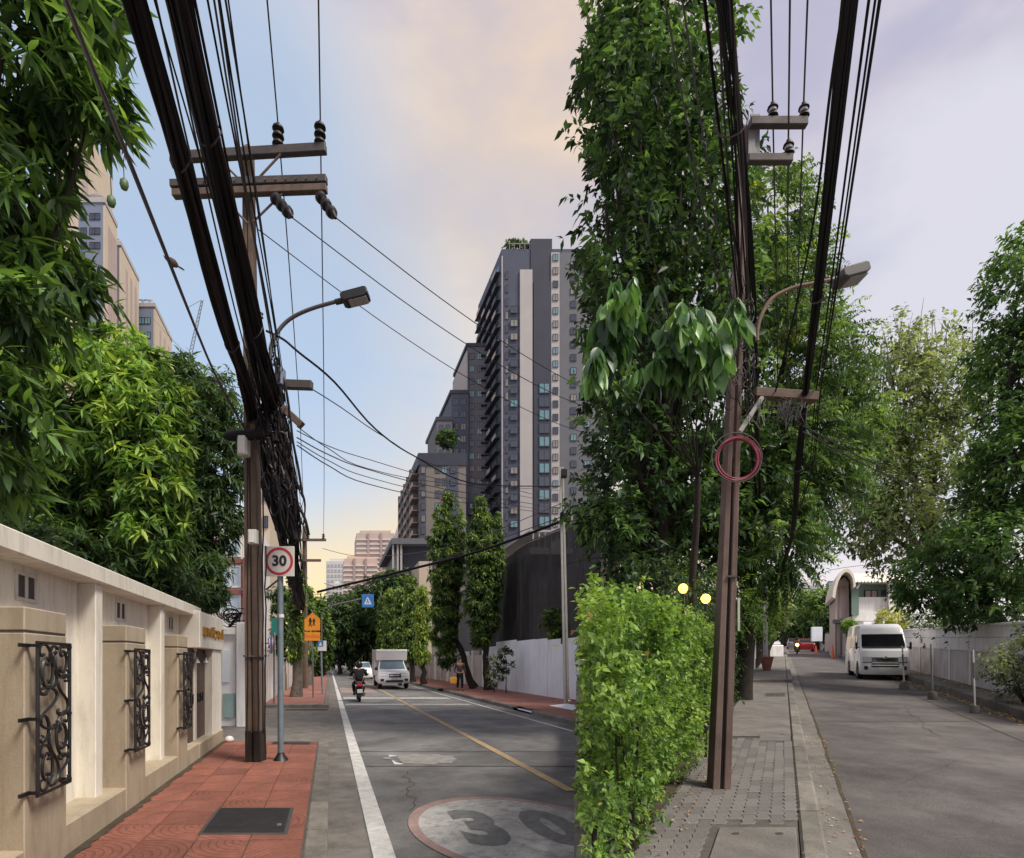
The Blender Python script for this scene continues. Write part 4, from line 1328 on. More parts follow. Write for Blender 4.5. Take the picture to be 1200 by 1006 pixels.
# =================================================================== UTILITY POLES
def beam(mb, p0, p1, w, h):
    """Rectangular bar between two points; w across, h up."""
    p0, p1 = Vector(p0), Vector(p1)
    d = (p1 - p0).normalized()
    up = Vector((0, 0, 1)) if abs(d.z) < .9 else Vector((0, 1, 0))
    s = d.cross(up).normalized()
    u = s.cross(d)
    q = []
    for p in (p0, p1):
        q += [p - s * w / 2 - u * h / 2, p + s * w / 2 - u * h / 2, p + s * w / 2 + u * h / 2, p - s * w / 2 + u * h / 2]
    return mb.add(q, [(0, 1, 2, 3), (7, 6, 5, 4), (0, 4, 5, 1), (1, 5, 6, 2), (2, 6, 7, 3), (3, 7, 4, 0)])


def hsection(mb, b, t, w0, w1, groove=.16, seg=10, tip=True):
    """Tapered concrete pole with a groove down front and back."""
    prof = [(-.5, -.5), (-groove / 2, -.5), (-groove / 2 * .7, -.3), (groove / 2 * .7, -.3), (groove / 2, -.5), (.5, -.5), (.5, .5), (groove / 2, .5), (0, .3), (-groove / 2, .5), (-.5, .5)]
    n = len(prof)
    vs, fs = [], []
    b, t = Vector(b), Vector(t)
    for i in range(seg + 1):
        f = i / seg
        w = w0 + (w1 - w0) * f
        c = b.lerp(t, f)
        vs += [c + Vector((x * w, y * w, 0)) for x, y in prof]
    if tip:
        vs += [t + Vector((x * w1 * .35, y * w1 * .35, w1 * .55)) for x, y in prof]
    m = len(vs) // n
    for i in range(m - 1):
        for k in range(n):
            fs.append((i * n + k, i * n + (k + 1) % n, (i + 1) * n + (k + 1) % n, (i + 1) * n + k))
    fs.append(tuple(range(n - 1, -1, -1)))
    fs.append(tuple((m - 1) * n + k for k in range(n)))
    return mb.add(vs, fs)


def insulator(parent, base, h, r, axis=(0, 0, 1), discs=3, mat='porcelain', band=True):
    z = Vector(axis).normalized()
    Mx = Matrix.Translation(base) @ z.to_track_quat('Z', 'Y').to_matrix().to_4x4()
    prof = [(r * .35, 0)]
    for i in range(discs):
        a = (i + .12) / discs * h
        prof += [(r * .45, a), (r, a + h * .06), (r * .9, a + h * .16), (r * .5, a + h * .22 / 1)]
    prof += [(r * .4, h), (r * .2, h * 1.08)]
    o = MB().lathe(prof, Mx, 12).build('insulator', MT[mat], parent, smooth=35)
    if band:
        MB().lathe([(r * .62, h * .40), (r * .72, h * .44), (r * .72, h * .56), (r * .62, h * .6)], Mx, 12).build('band', MT['porcelain_w'], o, smooth=35)
    return o


def smooth_pts(P, n=6):
    out = []
    for i in range(len(P) - 1):
        p0, p1, p2, p3 = P[max(i - 1, 0)], P[i], P[i + 1], P[min(i + 2, len(P) - 1)]
        for k in range(n):
            t = k / n
            out.append(0.5 * ((2 * p1) + (-p0 + p2) * t + (2 * p0 - 5 * p1 + 4 * p2 - p3) * t * t + (-p0 + 3 * p1 - 3 * p2 + p3) * t ** 3))
    out.append(P[-1])
    return out


YP = 8.3
lp_b = W(300, 892, YP)
lp_t = W(291, 176, YP)
lp = thing('utility_pole', 'tall concrete utility pole standing in the red pavement with three crossarms', 'utility pole', LS.P(lp_b.x - LS.k * YP, YP, PZ), group='utility poles')
b = Vector((lp_b.x, YP, LS.h(YP) + .02))
hsection(MB(), b, lp_t, .215, .13).build('shaft', MT['pole'], lp, bevel=.006)
sb_ = MB()
hsection(sb_, b + Vector((0, 0, .1)), b.lerp(lp_t, .062), .219, .214, tip=False, seg=2)
sb_.build('soot_band', MT['pole_dark'], lp)
mb = MB(); beam(mb, W(222, 184, YP - .16), W(382, 174.5, YP - .16), .10, .13)
mb.build('crossarm', MT['steel_dark'], lp, bevel=.008)
mb = MB(); beam(mb, W(200.5, 217, YP - .18), W(383, 211, YP - .18), .10, .11)
mb.build('crossarm', MT['steel_dark'], lp, bevel=.008)
mb = MB(); beam(mb, W(203, 228, YP - .18), W(383, 221.5, YP - .18), .10, .105)
mb.build('crossarm', MT['arm_wood'], lp, bevel=.008)
mb = MB(); beam(mb, W(280, 449, YP - .2), W(366, 452, YP - .2), .10, .12)
mb.build('crossarm', MT['steel_dark'], lp, bevel=.008)
mb = MB(); beam(mb, W(331, 478, YP - .3), W(354, 499, YP - .3), .10, .10)
mb.build('crossarm', MT['arm_wood'], lp, bevel=.008)
for p, q in (((303, 209), (329, 181)), ((297, 260), (331, 227)), ((290, 262), (262, 232)), ((280, 210), (262, 192))):
    MB().tube([W(*p, YP - .2), W(*q, YP - .2)], .016, 6).build('brace', MT['arm_wood'], lp)
for px, py in ((326, 173), (375, 171)):
    insulator(lp, W(px, py, YP - .16), .34, .085)
insulator(lp, W(207, 0, YP - .16) * 0 + W(255, 182, YP - .16), .2, .05)
for (p, q) in (((321, 231), (341, 253)), ((374, 229), (392, 254))):
    a_, b_ = W(*p, YP - .18), W(*q, YP - .35)
    insulator(lp, a_, (b_ - a_).length, .085, axis=(b_ - a_), band=False)
for i in range(14):
    px = 215 + i * 12
    MB().lathe([(.012, 0), (.012, .03)], Matrix.Translation(W(px, 214.5 - i * .35, YP - .228)) @ Matrix.Rotation(R(90), 4, 'X'), 6).build('bolt', MT['steel'], lp)
for (x0, x1, y0, y1, d, m_) in ((283, 294, 513, 537, .14, 'boxgrey'), (293.5, 303.5, 622, 639, .10, 'boxgrey'), (327, 335.5, 435, 456, .16, 'b_blue')):
    a_, c_ = W(x0, y1, YP - .22), W(x1, y0, YP - .22)
    bx = MB().box(a_.x, c_.x, YP - .22 - d, YP - .22, a_.z, c_.z).build('junction_box', MT[m_], lp, bevel=.012)
    MB().box(a_.x + .02, c_.x - .02, YP - .228 - d, YP - .221 - d, a_.z + .02, c_.z - .02).build('cover', MT['steel_dark' if m_ != 'boxgrey' else 'sign_white'], bx, bevel=.004)
MB().tube([W(262, 512, YP - .3), W(268, 511, YP - .3), W(318, 509, YP - .3), W(326, 509, YP - .3)], [.03, .075, .075, .03], 10).build('splice_closure', MT['cable'], lp, smooth=50)
for (x, y0, y1) in ((290, 470, 880), (308, 520, 860), (311, 640, 884), (302.5, 640, 870)):
    MB().tube([W(x + random.uniform(-1, 1), y0 + (y1 - y0) * i / 10, YP - .19) for i in range(11)], .011, 5).build('downlead', MT['cable3'], lp)
mb = MB()
for yy in (769,):
    mb.box(W(289.5, yy, YP).x, W(309, yy, YP).x, YP - .125, YP + .12, W(0, yy + 1.2, YP).z, W(0, yy - 1.2, YP).z)
mb.build('strap', MT['steel'], lp)
# tangle of loose cable at the pole
rr = random.Random(3)
for i in range(60):
    c = Vector((rr.gauss(320, 9), rr.uniform(385, 600), 0))
    c.x += (c.y - 480) * .12
    n = rr.randint(4, 7)
    s = rr.uniform(6, 20)
    pts = []
    a0 = rr.uniform(0, 6.28)
    arc, ec, sl = rr.uniform(3.5, 7.5), rr.uniform(.3, .7), rr.uniform(-.5, .5)
    for k in range(20):
        a = a0 + k / 19 * arc
        pts.append(W(c.x + s * ec * math.cos(a) + sl * s * math.sin(a) * .6, c.y + s * math.sin(a) + k * .5, YP - .32 - .1 * math.sin(a * 2 + i)))
    MB().tube(pts, rr.choice((.005, .006, .008, .011)), 4).build('cable_loop', MT[rr.choice(('cable', 'cable', 'cable2'))], lp)
for i in range(84):
    x = rr.gauss(314, 9)
    y0 = rr.uniform(370, 540)
    y1 = min(632, y0 + rr.uniform(50, 170))
    pts = smooth_pts([W(x + (y0 + (y1 - y0) * k / 5 - 470) * .2 + rr.gauss(0, 2.6), y0 + (y1 - y0) * k / 5, YP - .28 - .12 * rr.random()) for k in range(6)], 5)
    MB().tube(pts, rr.choice((.008, .012, .018, .022)), 5).build('hanging_cable', MT[rr.choice(('cable', 'cable', 'cable3'))], lp)
for i in range(5):     # small spool insulators on the pole face
    MB().lathe([(.02, 0), (.045, .02), (.03, .05), (.045, .08), (.02, .1)], Matrix.Translation(W(296 + 9 * (i % 2), 352 + i * 22, YP - .25)), 10).build('spool', MT['steel'], lp, smooth=40)


# =================================================================== CABLES ALONG THE LEFT STREET
def bundle(S, label, path, n, spread, radii, mats, seed, jit=.85, group='cable bundles'):
    """path = [(x, y, z, spread factor)] along the street; n strands, each a part."""
    r_ = random.Random(seed)
    t = thing('cable_bundle', label, 'cable bundle', S.P(path[0][0], path[0][1], 0), 0, group)
    P = smooth_pts([Vector(S.P(*p[:3])) for p in path])
    Q = smooth_pts([Vector((p[3], 0, 0)) for p in path])
    for i in range(n):
        a = r_.uniform(0, 2 * PI)
        q = math.sqrt(r_.random()) * spread
        ox, oz = q * math.cos(a), q * math.sin(a)
        tw = r_.uniform(-.6, .6)
        ph = r_.uniform(0, 6)
        pts = []
        for j, p in enumerate(P):
            f = Q[j].x
            w = a + tw * j * .5
            wob = jit * spread * math.sin(j * .37 + ph) * .5
            pts.append(p + Vector(((q * math.cos(w) + wob * .6) * f, 0, (q * math.sin(w) + wob) * f)))
        MB().tube(pts, r_.choice(radii), 5).build('cable', MT[r_.choice(mats)], t, smooth=60)
    for j in range(4, len(P) - 4, 5):
        if n < 14 or P[j].y < 1:
            continue
        f = Q[j].x * spread * 1.15 + .01
        MB().tube([P[j] + Vector((f * math.cos(k * PI / 6), .02 * math.sin(k), f * math.sin(k * PI / 6))) for k in range(13)], .007, 4).build('cable_tie', MT['cable2'], t)
    return t


bundle(LS, 'thick black cable bundle left of the pole, running overhead along the street',
       [(-1.10, -6, 5.55, 1), (-1.10, -1, 5.40, .9), (-1.09, 3, 5.33, .9), (-1.12, 6, 5.28, 1.0), (-1.13, 8.2, 5.25, 1.3), (-1.12, 10.5, 4.9, 1.3), (-1.16, 14, 4.55, 1.3), (-1.3, 20, 4.35, 1.2), (-1.5, 31.5, 4.7, 1.2), (-1.6, 60, 4.8, 1)],
       26, .062, (.010, .012, .015, .019), ('cable', 'cable', 'cable', 'cable3'), 11)
bundle(LS, 'thick black cable bundle right of the first, passing in front of the pole',
       [(-.90, -6, 5.75, 1), (-.90, -1, 5.62, .85), (-.89, 3, 5.55, .85), (-.88, 6, 5.46, 1.0), (-.84, 8.0, 5.30, 1.4), (-.84, 10.5, 4.75, 1.8), (-.86, 13, 4.2, 2.2), (-.95, 17, 3.8, 2.4), (-1.2, 23, 3.9, 2.0), (-1.5, 31.5, 4.9, 1.2), (-1.6, 60, 4.8, 1)],
       44, .08, (.010, .012, .016, .022), ('cable', 'cable', 'cable', 'cable3'), 12)
bundle(LS, 'loose spread of thin dark cables between the two thick bundles',
       [(-1.0, -6, 5.75, 1), (-1.0, 0, 5.62, 1.1), (-1.0, 4, 5.5, 1.2), (-.98, 8.2, 5.35, 1.0), (-1.0, 14, 4.75, 1.2), (-1.3, 22, 4.5, 1.2), (-1.5, 31.5, 4.9, 1)],
       9, .13, (.006, .008, .010), ('cable', 'cable2'), 13)
bundle(LS, 'handful of separate thin cables right of the second bundle',
       [(-.70, -6, 6.15, 1), (-.70, 0, 5.98, 1), (-.70, 4, 5.86, 1), (-.72, 8.2, 5.8, .8), (-.85, 16, 5.3, 1), (-1.4, 31.5, 5.6, .7)],
       6, .11, (.006, .008), ('cable', 'cable2'), 14)


def wire(label, pts, r, mat='wire', group='overhead wires', name='power_line', n=5, smooth=5):
    P = smooth_pts([Vector(p) for p in pts], smooth)
    o = MB().tube(P, r, n).build(name, MT[mat], None, smooth=60)
    rebase(o, P[0])
    return tag(o, label, 'wire', group)


def sagw(a, b, sag, n=5):
    a, b = Vector(a), Vector(b)
    return [a.lerp(b, i / n) - Vector((0, 0, 4 * sag * (i / n) * (1 - i / n))) for i in range(n + 1)]


x1, x2 = LS.X(326, YP), LS.X(375.5, YP)
z1 = LS.Z(146, YP)
wire('bare power line over the inner insulator of the left pole', [LS.P(x1 - .02, -6, z1 + .25), LS.P(x1 - .01, 2, z1 + .03)] + [LS.P(x1, YP - .16, z1)] + [LS.P(x1 - .1, 16, z1 - .75), LS.P(x1 - .35, 24, z1 - 1.0), LS.P(LS.X(361, 32), 32, LS.Z(627, 32))], .011)
wire('bare power line over the outer insulator of the left pole', [LS.P(x2, -6, z1 + .25), LS.P(x2, 2, z1 + .03)] + [LS.P(x2, YP - .16, z1)] + [LS.P(x2 - .02, 16, z1 - .75), LS.P(x2 - .1, 24, z1 - 1.0), LS.P(LS.X(379, 32), 32, LS.Z(627, 32))], .011)
gx = LS.X(272, YP) - .03
w1 = wire('pale grey single cable at the far left with a bird on it', [LS.P(-1.36, -6, 5.25), LS.P(-1.36, 0, 5.06), LS.P(-1.345, 4, 4.98), LS.P(-1.34, 6.5, 4.98), LS.P(-1.22, 8.2, 5.0)], .013, 'cable2', name='single_cable')
wire('thin twin of the grey cable running close beside it', [LS.P(-1.375, -6, 5.27), LS.P(-1.375, 0, 5.09), LS.P(-1.37, 4, 5.01), LS.P(-1.35, 6.5, 5.01), LS.P(-1.22, 8.2, 5.06)], .007, 'cable2', name='single_cable')
for lab, a, b, sag, r in (('upper slack line from the outer strain insulator across the street', W(393, 255, YP - .35), W(700, 462, 17), .25, .009),
                          ('middle slack line from the inner strain insulator across the street', W(342, 255, YP - .35), W(700, 482, 17), .35, .009),
                          ('lower thin line from the pole shaft across the street', W(301, 268, YP - .2), W(700, 512, 17), .45, .008)):
    wire(lab, sagw(a, b, sag), r)
wire('twisted thick service cable drooping from the lamp arm towards the towers', [W(312, 388, 8.0), W(332, 398, 8.0), W(350, 413, 8.1), W(392, 448, 8.8), W(440, 503, 10.5), W(488, 536, 13), W(556, 567, 16), W(656, 570, 19.8)], .017, 'cable')
wire('thin service cable from the small crossarm sagging to the right', [W(362, 454, 8.1), W(400, 478, 9), W(450, 512, 11), W(520, 549, 14), W(655, 588, 19.8)], .009, 'cable2')
for i, (yy, ye) in enumerate(((505, 590), (513, 596), (518, 600), (522, 603), (500, 575))):
    wire(('highest', 'second', 'middle', 'fourth', 'short')[i] + ' of the fanned service cables crossing the street at mid height',
         [W(348, yy, 8.1), W(385, yy + 18 + i * 2, 9), W(430, yy + 33 + i * 4, 11), W(520, yy + 58 + i * 2, 15), W(655, ye, 19.8)], .008 + .002 * (i % 2), 'cable2')
wire('heavy black cable swung low across the whole street', [W(372, 694, 24), W(400, 687, 23.5), W(470, 670, 23), W(545, 651, 22), W(600, 633, 21), W(658, 611, 19.9)], .052, 'cable', name='thick_cable', n=7)
wire('thin cable drooping above the heavy black cable', [W(378, 643, 31), W(420, 652, 29), W(490, 648, 26), W(560, 630, 23), W(658, 590, 19.9)], .014, 'cable2')
wire('dark cable drooping before the pink buildings', [W(380, 684, 31), W(410, 690, 29), W(450, 678, 27), W(520, 655, 24), W(658, 606, 19.9)], .018, 'cable2')
wire('slanting black cable behind the speed sign', [W(290, 470, 8.6), W(303, 553, 9.2), W(318, 602, 10.5), W(333, 643, 13), W(345, 668, 18)], .028, 'cable', name='thick_cable')
for i, (lab, pa, pb) in enumerate((('thin line slanting over the tree tops to the left of the pole', (165, 352, 30), (285, 468, 9)), ('second thin line over the tree tops left of the pole', (150, 408, 30), (283, 455, 9)))):
    wire(lab, sagw(W(*pa), W(*pb), .3), .007, 'cable2')

# bird on the grey cable
bp = Vector(LS.P(-1.345, 4.75, 4.985))
bd = thing('bird', 'small brown bird perched on the single grey cable', 'bird', bp)
Mb = Matrix.Translation(bp + Vector((.0, 0, .045))) @ Matrix.Rotation(R(38), 4, 'Y')
MB().lathe([(.004, -.055), (.02, -.045), (.032, -.01), (.03, .02), (.02, .045), (.018, .06), (.014, .075), (.003, .085)], Mb @ Matrix.Rotation(R(-90), 4, 'Y'), 12).build('body', MT['bird'], bd, smooth=60)
mb = MB(); beam(mb, Mb @ Vector((.045, 0, 0)), Mb @ Vector((.115, 0, .01)), .022, .008)
mb.build('tail', MT['bird'], bd)
mb = MB(); mb.tube([Mb @ Vector((-.08, 0, 0)), Mb @ Vector((-.10, 0, -.004))], [.006, .001], 5)
mb.build('beak', MT['trim'], bd)
mb = MB()
for dy in (-.012, .012):
    mb.tube([bp + Vector((0, dy, .03)), bp + Vector((0, dy, .008))], .003, 4)
mb.build('legs', MT['trim'], bd)

# street lamp on the left pole
def street_lamp(label, pts, head, Y, r, mat, hm, group):
    P = smooth_pts([W(*p, Y) for p in pts], 5)
    t = thing('street_lamp', label, 'street lamp', P[0], 0, group)
    MB().tube(P, r, 8).build('arm', MT[mat], t, smooth=60)
    (x0, y0), (x1, y1), th = head
    a, b = W(x0, y0, Y), W(x1, y1, Y)
    d = b - a
    u = Vector((-d.z, 0, d.x)).normalized()
    h = th * Y / F / 2
    poly = [(0, -.6), (.12, -1), (.85, -1), (1, -.55), (1, .75), (.9, 1), (.1, .9), (0, .5)]
    hd = MB().prism(poly, lambda s, v, w: a + d * s + u * h * v + Vector((0, w, 0)), -.11, .11).build('lamp_head', MT[hm], t, bevel=.012, seg=2)
    MB().prism([(.25, -1.12), (.92, -1.12), (.92, -.98), (.25, -.98)], lambda s, v, w: a + d * s + u * h * v + Vector((0, w, 0)), -.085, .085).build('lens', MT['porcelain_w'], hd)
    MB().lathe([(.03, 0), (.03, .045), (.022, .06)], Matrix.Translation(a + d * .1 + u * h * .9), 8).build('photocell', MT[hm], hd, smooth=40)
    MB().tube([a - d * .25, a + d * .05], r * 1.5, 8).build('sleeve', MT[hm], t)
    return t


street_lamp('black curved street lamp reaching right from the left utility pole', [(317, 425), (318, 408), (325, 390), (340, 374), (365, 362), (402, 351.5)], ((401, 352.5), (432, 345), 11), YP - .3, .027, 'lamp_grey', 'iron', 'street lamps')

# second and third poles along the left street, right pole
for (y, px, top, ca, w0, lab) in ((32, 357, 618, ((340, 382, 633), (345, 376, 657)), .3, 'distant utility pole with a small crossarm against the yellow sky'),):
    bx = LS.X(px, y)
    t = thing('utility_pole', lab, 'utility pole', LS.P(bx, y, 0), 0, 'utility poles')
    hsection(MB(), LS.P(bx, y, 0), W(px, top, y), w0, .18, seg=3).build('shaft', MT['pole'], t)
    for a, b_, yy in ca:
        mb = MB(); beam(mb, W(a, yy, y - .2), W(b_, yy, y - .2), .12, .14)
        mb.build('crossarm', MT['arm_wood'], t)
    for q in (342, 361, 379):
        insulator(t, W(q, 632, y - .2), .3, .09, band=False)
bx = LS.X(664, 20)
rpole = thing('utility_pole', 'grey concrete utility pole before the black netting at the far right of the left street', 'utility pole', LS.P(bx, 20, PZ), 0, 'utility poles')
hsection(MB(), LS.P(bx, 20, .1), W(658, 548, 20), .2, .15, seg=4, tip=False).build('shaft', MT['boxgrey'], rpole)
for (x, y_, w, h) in ((657, 552, 7, 9), (657, 603, 8, 9)):
    MB().box(W(x, 0, 19.8).x, W(x + w, 0, 19.8).x, 19.55, 19.82, W(0, y_ + h, 19.8).z, W(0, y_, 19.8).z).build('junction_box', MT['trim'], rpole, bevel=.02)

# =================================================================== SIGNS, LEFT STREET
def plate_text(txt, c, size, mat, parent, wscale=1.0, bold=0.0, name='lettering', dy=-.004):
    tv, tf = text_geo(txt, size, 0, bold=bold)
    return MB().add([Vector((c.x + v[0] * wscale, c.y + dy, c.z + v[1])) for v in tv], tf).build(name, MT[mat], parent)


def disc(c, r0, r1, dy, mat, parent, name, n=48):
    mb = MB()
    if r0 <= 0:
        mb.add([Vector((c.x + r1 * math.cos(2 * PI * i / n), c.y + dy, c.z + r1 * math.sin(2 * PI * i / n))) for i in range(n)], [tuple(range(n))])
    else:
        mb.add([Vector((c.x + q * math.cos(2 * PI * i / n), c.y + dy, c.z + q * math.sin(2 * PI * i / n))) for q in (r0, r1) for i in range(n)],
               [(i, (i + 1) % n, n + (i + 1) % n, n + i) for i in range(n)])
    return mb.build(name, MT[mat], parent)


ys = 8.37
sb = LS.P(LS.X(329, ys), ys, PZ)
ss = thing('speed_sign', 'square white speed limit sign with red ring and 30 on a blue grey post', 'speed sign', sb)
top = W(328, 641, ys)
MB().tube([sb, W(328.5, 660, ys)], .043, 12).build('post', MT['post_blue'], ss, smooth=40)
MB().lathe([(.11, 0), (.10, .02), (.05, .10), (.045, .12)], Matrix.Translation(sb), 12).build('base', MT['iron'], ss, smooth=40)
MB().tube([W(329.2, 724, ys), W(329.2, 720, ys)], .0455, 12).build('sticker', MT['sign_white'], ss, smooth=40)
c = W(327.3, 658, ys - .06)
pl_ = MB().box(c.x - .225, c.x + .225, ys - .062, ys - .05, c.z - .225, c.z + .225).build('plate', MT['sign_white'], ss, bevel=.003)
c.y = ys - .062
disc(c, .170, .208, -.003, 'sign_red', pl_, 'ring')
plate_text('30', c + Vector((0, 0, 0)), .215, 'sign_black', pl_, 1.02, .008)
MB().tube([W(327, 679, ys - .02), W(312, 691, ys + .1)], .014, 6).build('stay', MT['lamp_rust'], ss)

yo = 23.5
ob = LS.P(LS.X(367, yo), yo, PZ)
os_ = thing('school_sign', 'orange pentagon warning sign with walking children above an orange plate', 'warning sign', ob)
MB().tube([ob, W(366, 716, yo)], .035, 8).build('post', MT['steel'], os_, smooth=40)
u = yo / F
c = W(366, 730, yo - .05)
pent = [(-9 * u, -9 * u), (9 * u, -9 * u), (9 * u, 4 * u), (0, 12 * u), (-9 * u, 4 * u)]
MB().prism(pent, lambda a, b, w: Vector((c.x + a, c.y + w, c.z + b)), -.012, .012).build('plate', MT['sign_orange'], os_)
mb = MB()
for dx, s in ((-2.2, 1), (2.0, .85)):
    q = Vector((c.x + dx * u, c.y - .016, c.z + .6 * u))
    mb.add([q + Vector((x * u * s, 0, z * u * s)) for x, z in ((-.9, 5), (.9, 5), (1.1, 3.4), (2.1, .5), (1.2, .2), (.9, -1.6), (2, -5), (.8, -5), (0, -2), (-1.2, -5), (-2.2, -4.6), (-1, -1.4), (-1.2, 1), (-2, 0), (-1.6, 2.6))], [tuple(range(15))])
mb.build('pictogram', MT['sign_black'], os_)
c2 = W(366, 746, yo - .05)
MB().box(c2.x - 9 * u, c2.x + 9 * u, c2.y - .012, c2.y + .012, c2.z - 5 * u, c2.z + 5 * u).build('lower_plate', MT['sign_orange'], os_)
plate_text('โรงเรียน', c2 + Vector((0, -.012, 0)), 5.5 * u, 'sign_orange2', os_, 1.0)
yb = 26
bb = LS.P(LS.X(378, yb), yb, PZ)
bs = thing('parking_sign', 'small white and blue sign on a thin post behind the orange sign', 'road sign', bb)
MB().tube([bb, W(376, 752, yb)], .04, 8).build('post', MT['post_blue'], bs, smooth=40)
c = W(377.5, 757, yb - .05)
u = yb / F
MB().box(c.x - 5 * u, c.x + 5 * u, c.y - .01, c.y + .01, c.z - 6 * u, c.z + 6 * u).build('plate', MT['sign_white'], bs)
MB().box(c.x - 5 * u, c.x + 1.5 * u, c.y - .016, c.y - .0105, c.z - 1 * u, c.z + 6 * u).build('blue_field', MT['sign_blue'], bs)
MB().add([Vector((c.x + a * u, c.y - .019, c.z + b * u)) for a, b in ((-3.8, .2), (.2, .2), (-1.8, 4.8))], [(0, 1, 2)]).build('pictogram', MT['sign_white'], bs)
yt = 20
tb = LS.P(LS.X(321, yt), yt, PZ)
ts = thing('street_sign', 'narrow teal name board on a post left of the speed sign', 'street sign', tb)
MB().tube([tb, W(321, 727, yt)], .03, 8).build('post', MT['steel'], ts, smooth=40)
u = yt / F
c = W(321.5, 735, yt - .04)
MB().box(c.x - 3.6 * u, c.x + 3.6 * u, c.y - .01, c.y + .01, c.z - 10 * u, c.z + 10 * u).build('board', MT['sign_teal'], ts, bevel=.004)
# flag
yf = 19.8
fb = W(323, 775, yf)
fl = thing('flag', 'red white and blue striped flag hanging beside the sign post', 'flag', fb)
MB().tube([fb, W(322, 741, yf)], .012, 6).build('staff', MT['sign_white'], fl)
for i, (m_, w0, w1) in enumerate((('sign_red', 0, .17), ('sign_white', .17, .33), ('sign_blue', .33, .67), ('sign_white', .67, .83), ('sign_red', .83, 1))):
    vs = []
    for k in range(9):
        s = k / 8
        for w in (w0, w1):
            px = 322 - 8 * (1 - s) * .3 - 7 * w * .8 + s * 2 * math.sin(s * 5)
            py = 743 + 20 * s + w * 7
            p = W(px, py, yf)
            vs.append(p + Vector((0, .05 * math.sin(s * 7 + w * 3), 0)))
    MB().add(vs, [(2 * k, 2 * k + 1, 2 * k + 3, 2 * k + 2) for k in range(8)]).build('stripe', MT[m_], fl)
# overhead blue crossing sign
yc = 38
u = yc / F
cb = LS.P(LS.X(377, yc), yc, PZ)
cs = thing('crossing_sign', 'square blue pedestrian crossing sign hanging over the street on a long arm', 'crossing sign', cb)
MB().tube([cb, W(377, 722, yc), W(380, 714, yc), W(392, 709, yc), W(424, 702, yc)], .05, 8).build('mast', MT['steel'], cs, smooth=50)
c = W(431, 704.5, yc - .08)
MB().box(c.x - 7 * u, c.x + 7 * u, c.y - .02, c.y + .02, c.z - 7.6 * u, c.z + 7.6 * u).build('plate', MT['sign_blue'], cs, bevel=.02)
MB().add([Vector((c.x + a * u, c.y - .024, c.z + b * u)) for a, b in ((-4.6, -4), (4.6, -4), (0, 5))], [(0, 1, 2)]).build('triangle', MT['sign_white'], cs)
MB().add([Vector((c.x + a * u, c.y - .028, c.z + b * u)) for a, b in ((-.6, 2.2), (.6, 2.2), (.7, .3), (1.9, -3), (1, -3), (0, -.8), (-1.2, -3), (-2, -3), (-.6, .2))], [tuple(range(9))]).build('pictogram', MT['sign_blue'], cs)

# =================================================================== RIGHT STREET POLE
YR = 5.53
rb = W(842, 922, YR)
rb = Vector((rb.x, YR, RS.h(YR) + .08))
rt = W(872, 149, YR)
rp_ = thing('utility_pole', 'brown grooved concrete pole on the grey pavement beside the hedge', 'utility pole', Vector((rb.x, YR, RS.h(YR) + RZ)), 0, 'utility poles')
hsection(MB(), rb, rt, .182, .075, groove=.22, seg=12, tip=False).build('shaft', MT['pole_r'], rp_, bevel=.006)
MB().tube([rb.lerp(rt, f) + Vector((.0, -.5 * (.182 + (.075 - .182) * f) + .03, 0)) for f in (0, .2, .4, .5)], [.018, .016, .014, .01], 5).build('groove_fill', MT['trim'], rp_)  # black filling laid in the pole's groove, tapering with the shaft
MB().box(W(876.5, 0, YR).x, W(887.5, 0, YR).x, YR - .06, YR - .045, W(0, 189, YR).z, W(0, 140, YR).z).build('bracket_plate', MT['steel'], rp_, bevel=.004)
MB().prism([(877, 140), (900, 140), (885, 158), (885, 172), (893, 189), (877, 189)], lambda a, b, w: W(a, b, YR + w), -.075, -.062).build('gusset', MT['steel'], rp_)
mb = MB(); beam(mb, W(879, 144, YR - .1), W(945.5, 144, YR - .1), .07, .082)
mb.build('crossarm', MT['bracket'], rp_, bevel=.006)
mb = MB(); beam(mb, W(876, 187, YR - .1), W(928, 187, YR - .1), .07, .075)
mb.build('crossarm', MT['bracket'], rp_, bevel=.006)
for px, py in ((905.5, 139), (942, 139), (924, 183)):
    insulator(rp_, W(px, py, YR - .1), .155, .052, discs=2)
mb = MB(); beam(mb, W(884, 461, YR - .12), W(957, 466, YR - .12), .09, .088)
mb.build('crossarm', MT['arm_wood'], rp_, bevel=.006)
MB().tube([W(867, 506, YR - .15), W(893, 466, YR - .15)], .024, 6).build('brace', MT['boxgrey'], rp_)
MB().box(W(851, 0, YR).x - .02, W(857, 0, YR).x + .02, YR - .10, YR - .08, W(0, 678, YR).z, W(0, 676, YR).z).build('strap', MT['steel_dark'], rp_)
MB().box(W(860.3, 0, YR).x, W(862.8, 0, YR).x, YR - .09, YR - .08, W(0, 740, YR).z, W(0, 702, YR).z).build('number_strip', MT['boxgrey'], rp_)
rr = random.Random(5)
for i in range(26):     # loose loops where the cables meet the pole
    c = (rr.gauss(872, 9), rr.uniform(330, 480))
    s = rr.uniform(6, 20)
    a0 = rr.uniform(0, 6)
    MB().tube([W(c[0] + s * .5 * math.cos(a0 + k * .42), c[1] + s * math.sin(a0 + k * .42), YR - .14 - .02 * rr.random()) for k in range(15)], rr.choice((.003, .004, .006)), 4).build('cable_loop', MT[rr.choice(('cable', 'cable2'))], rp_)
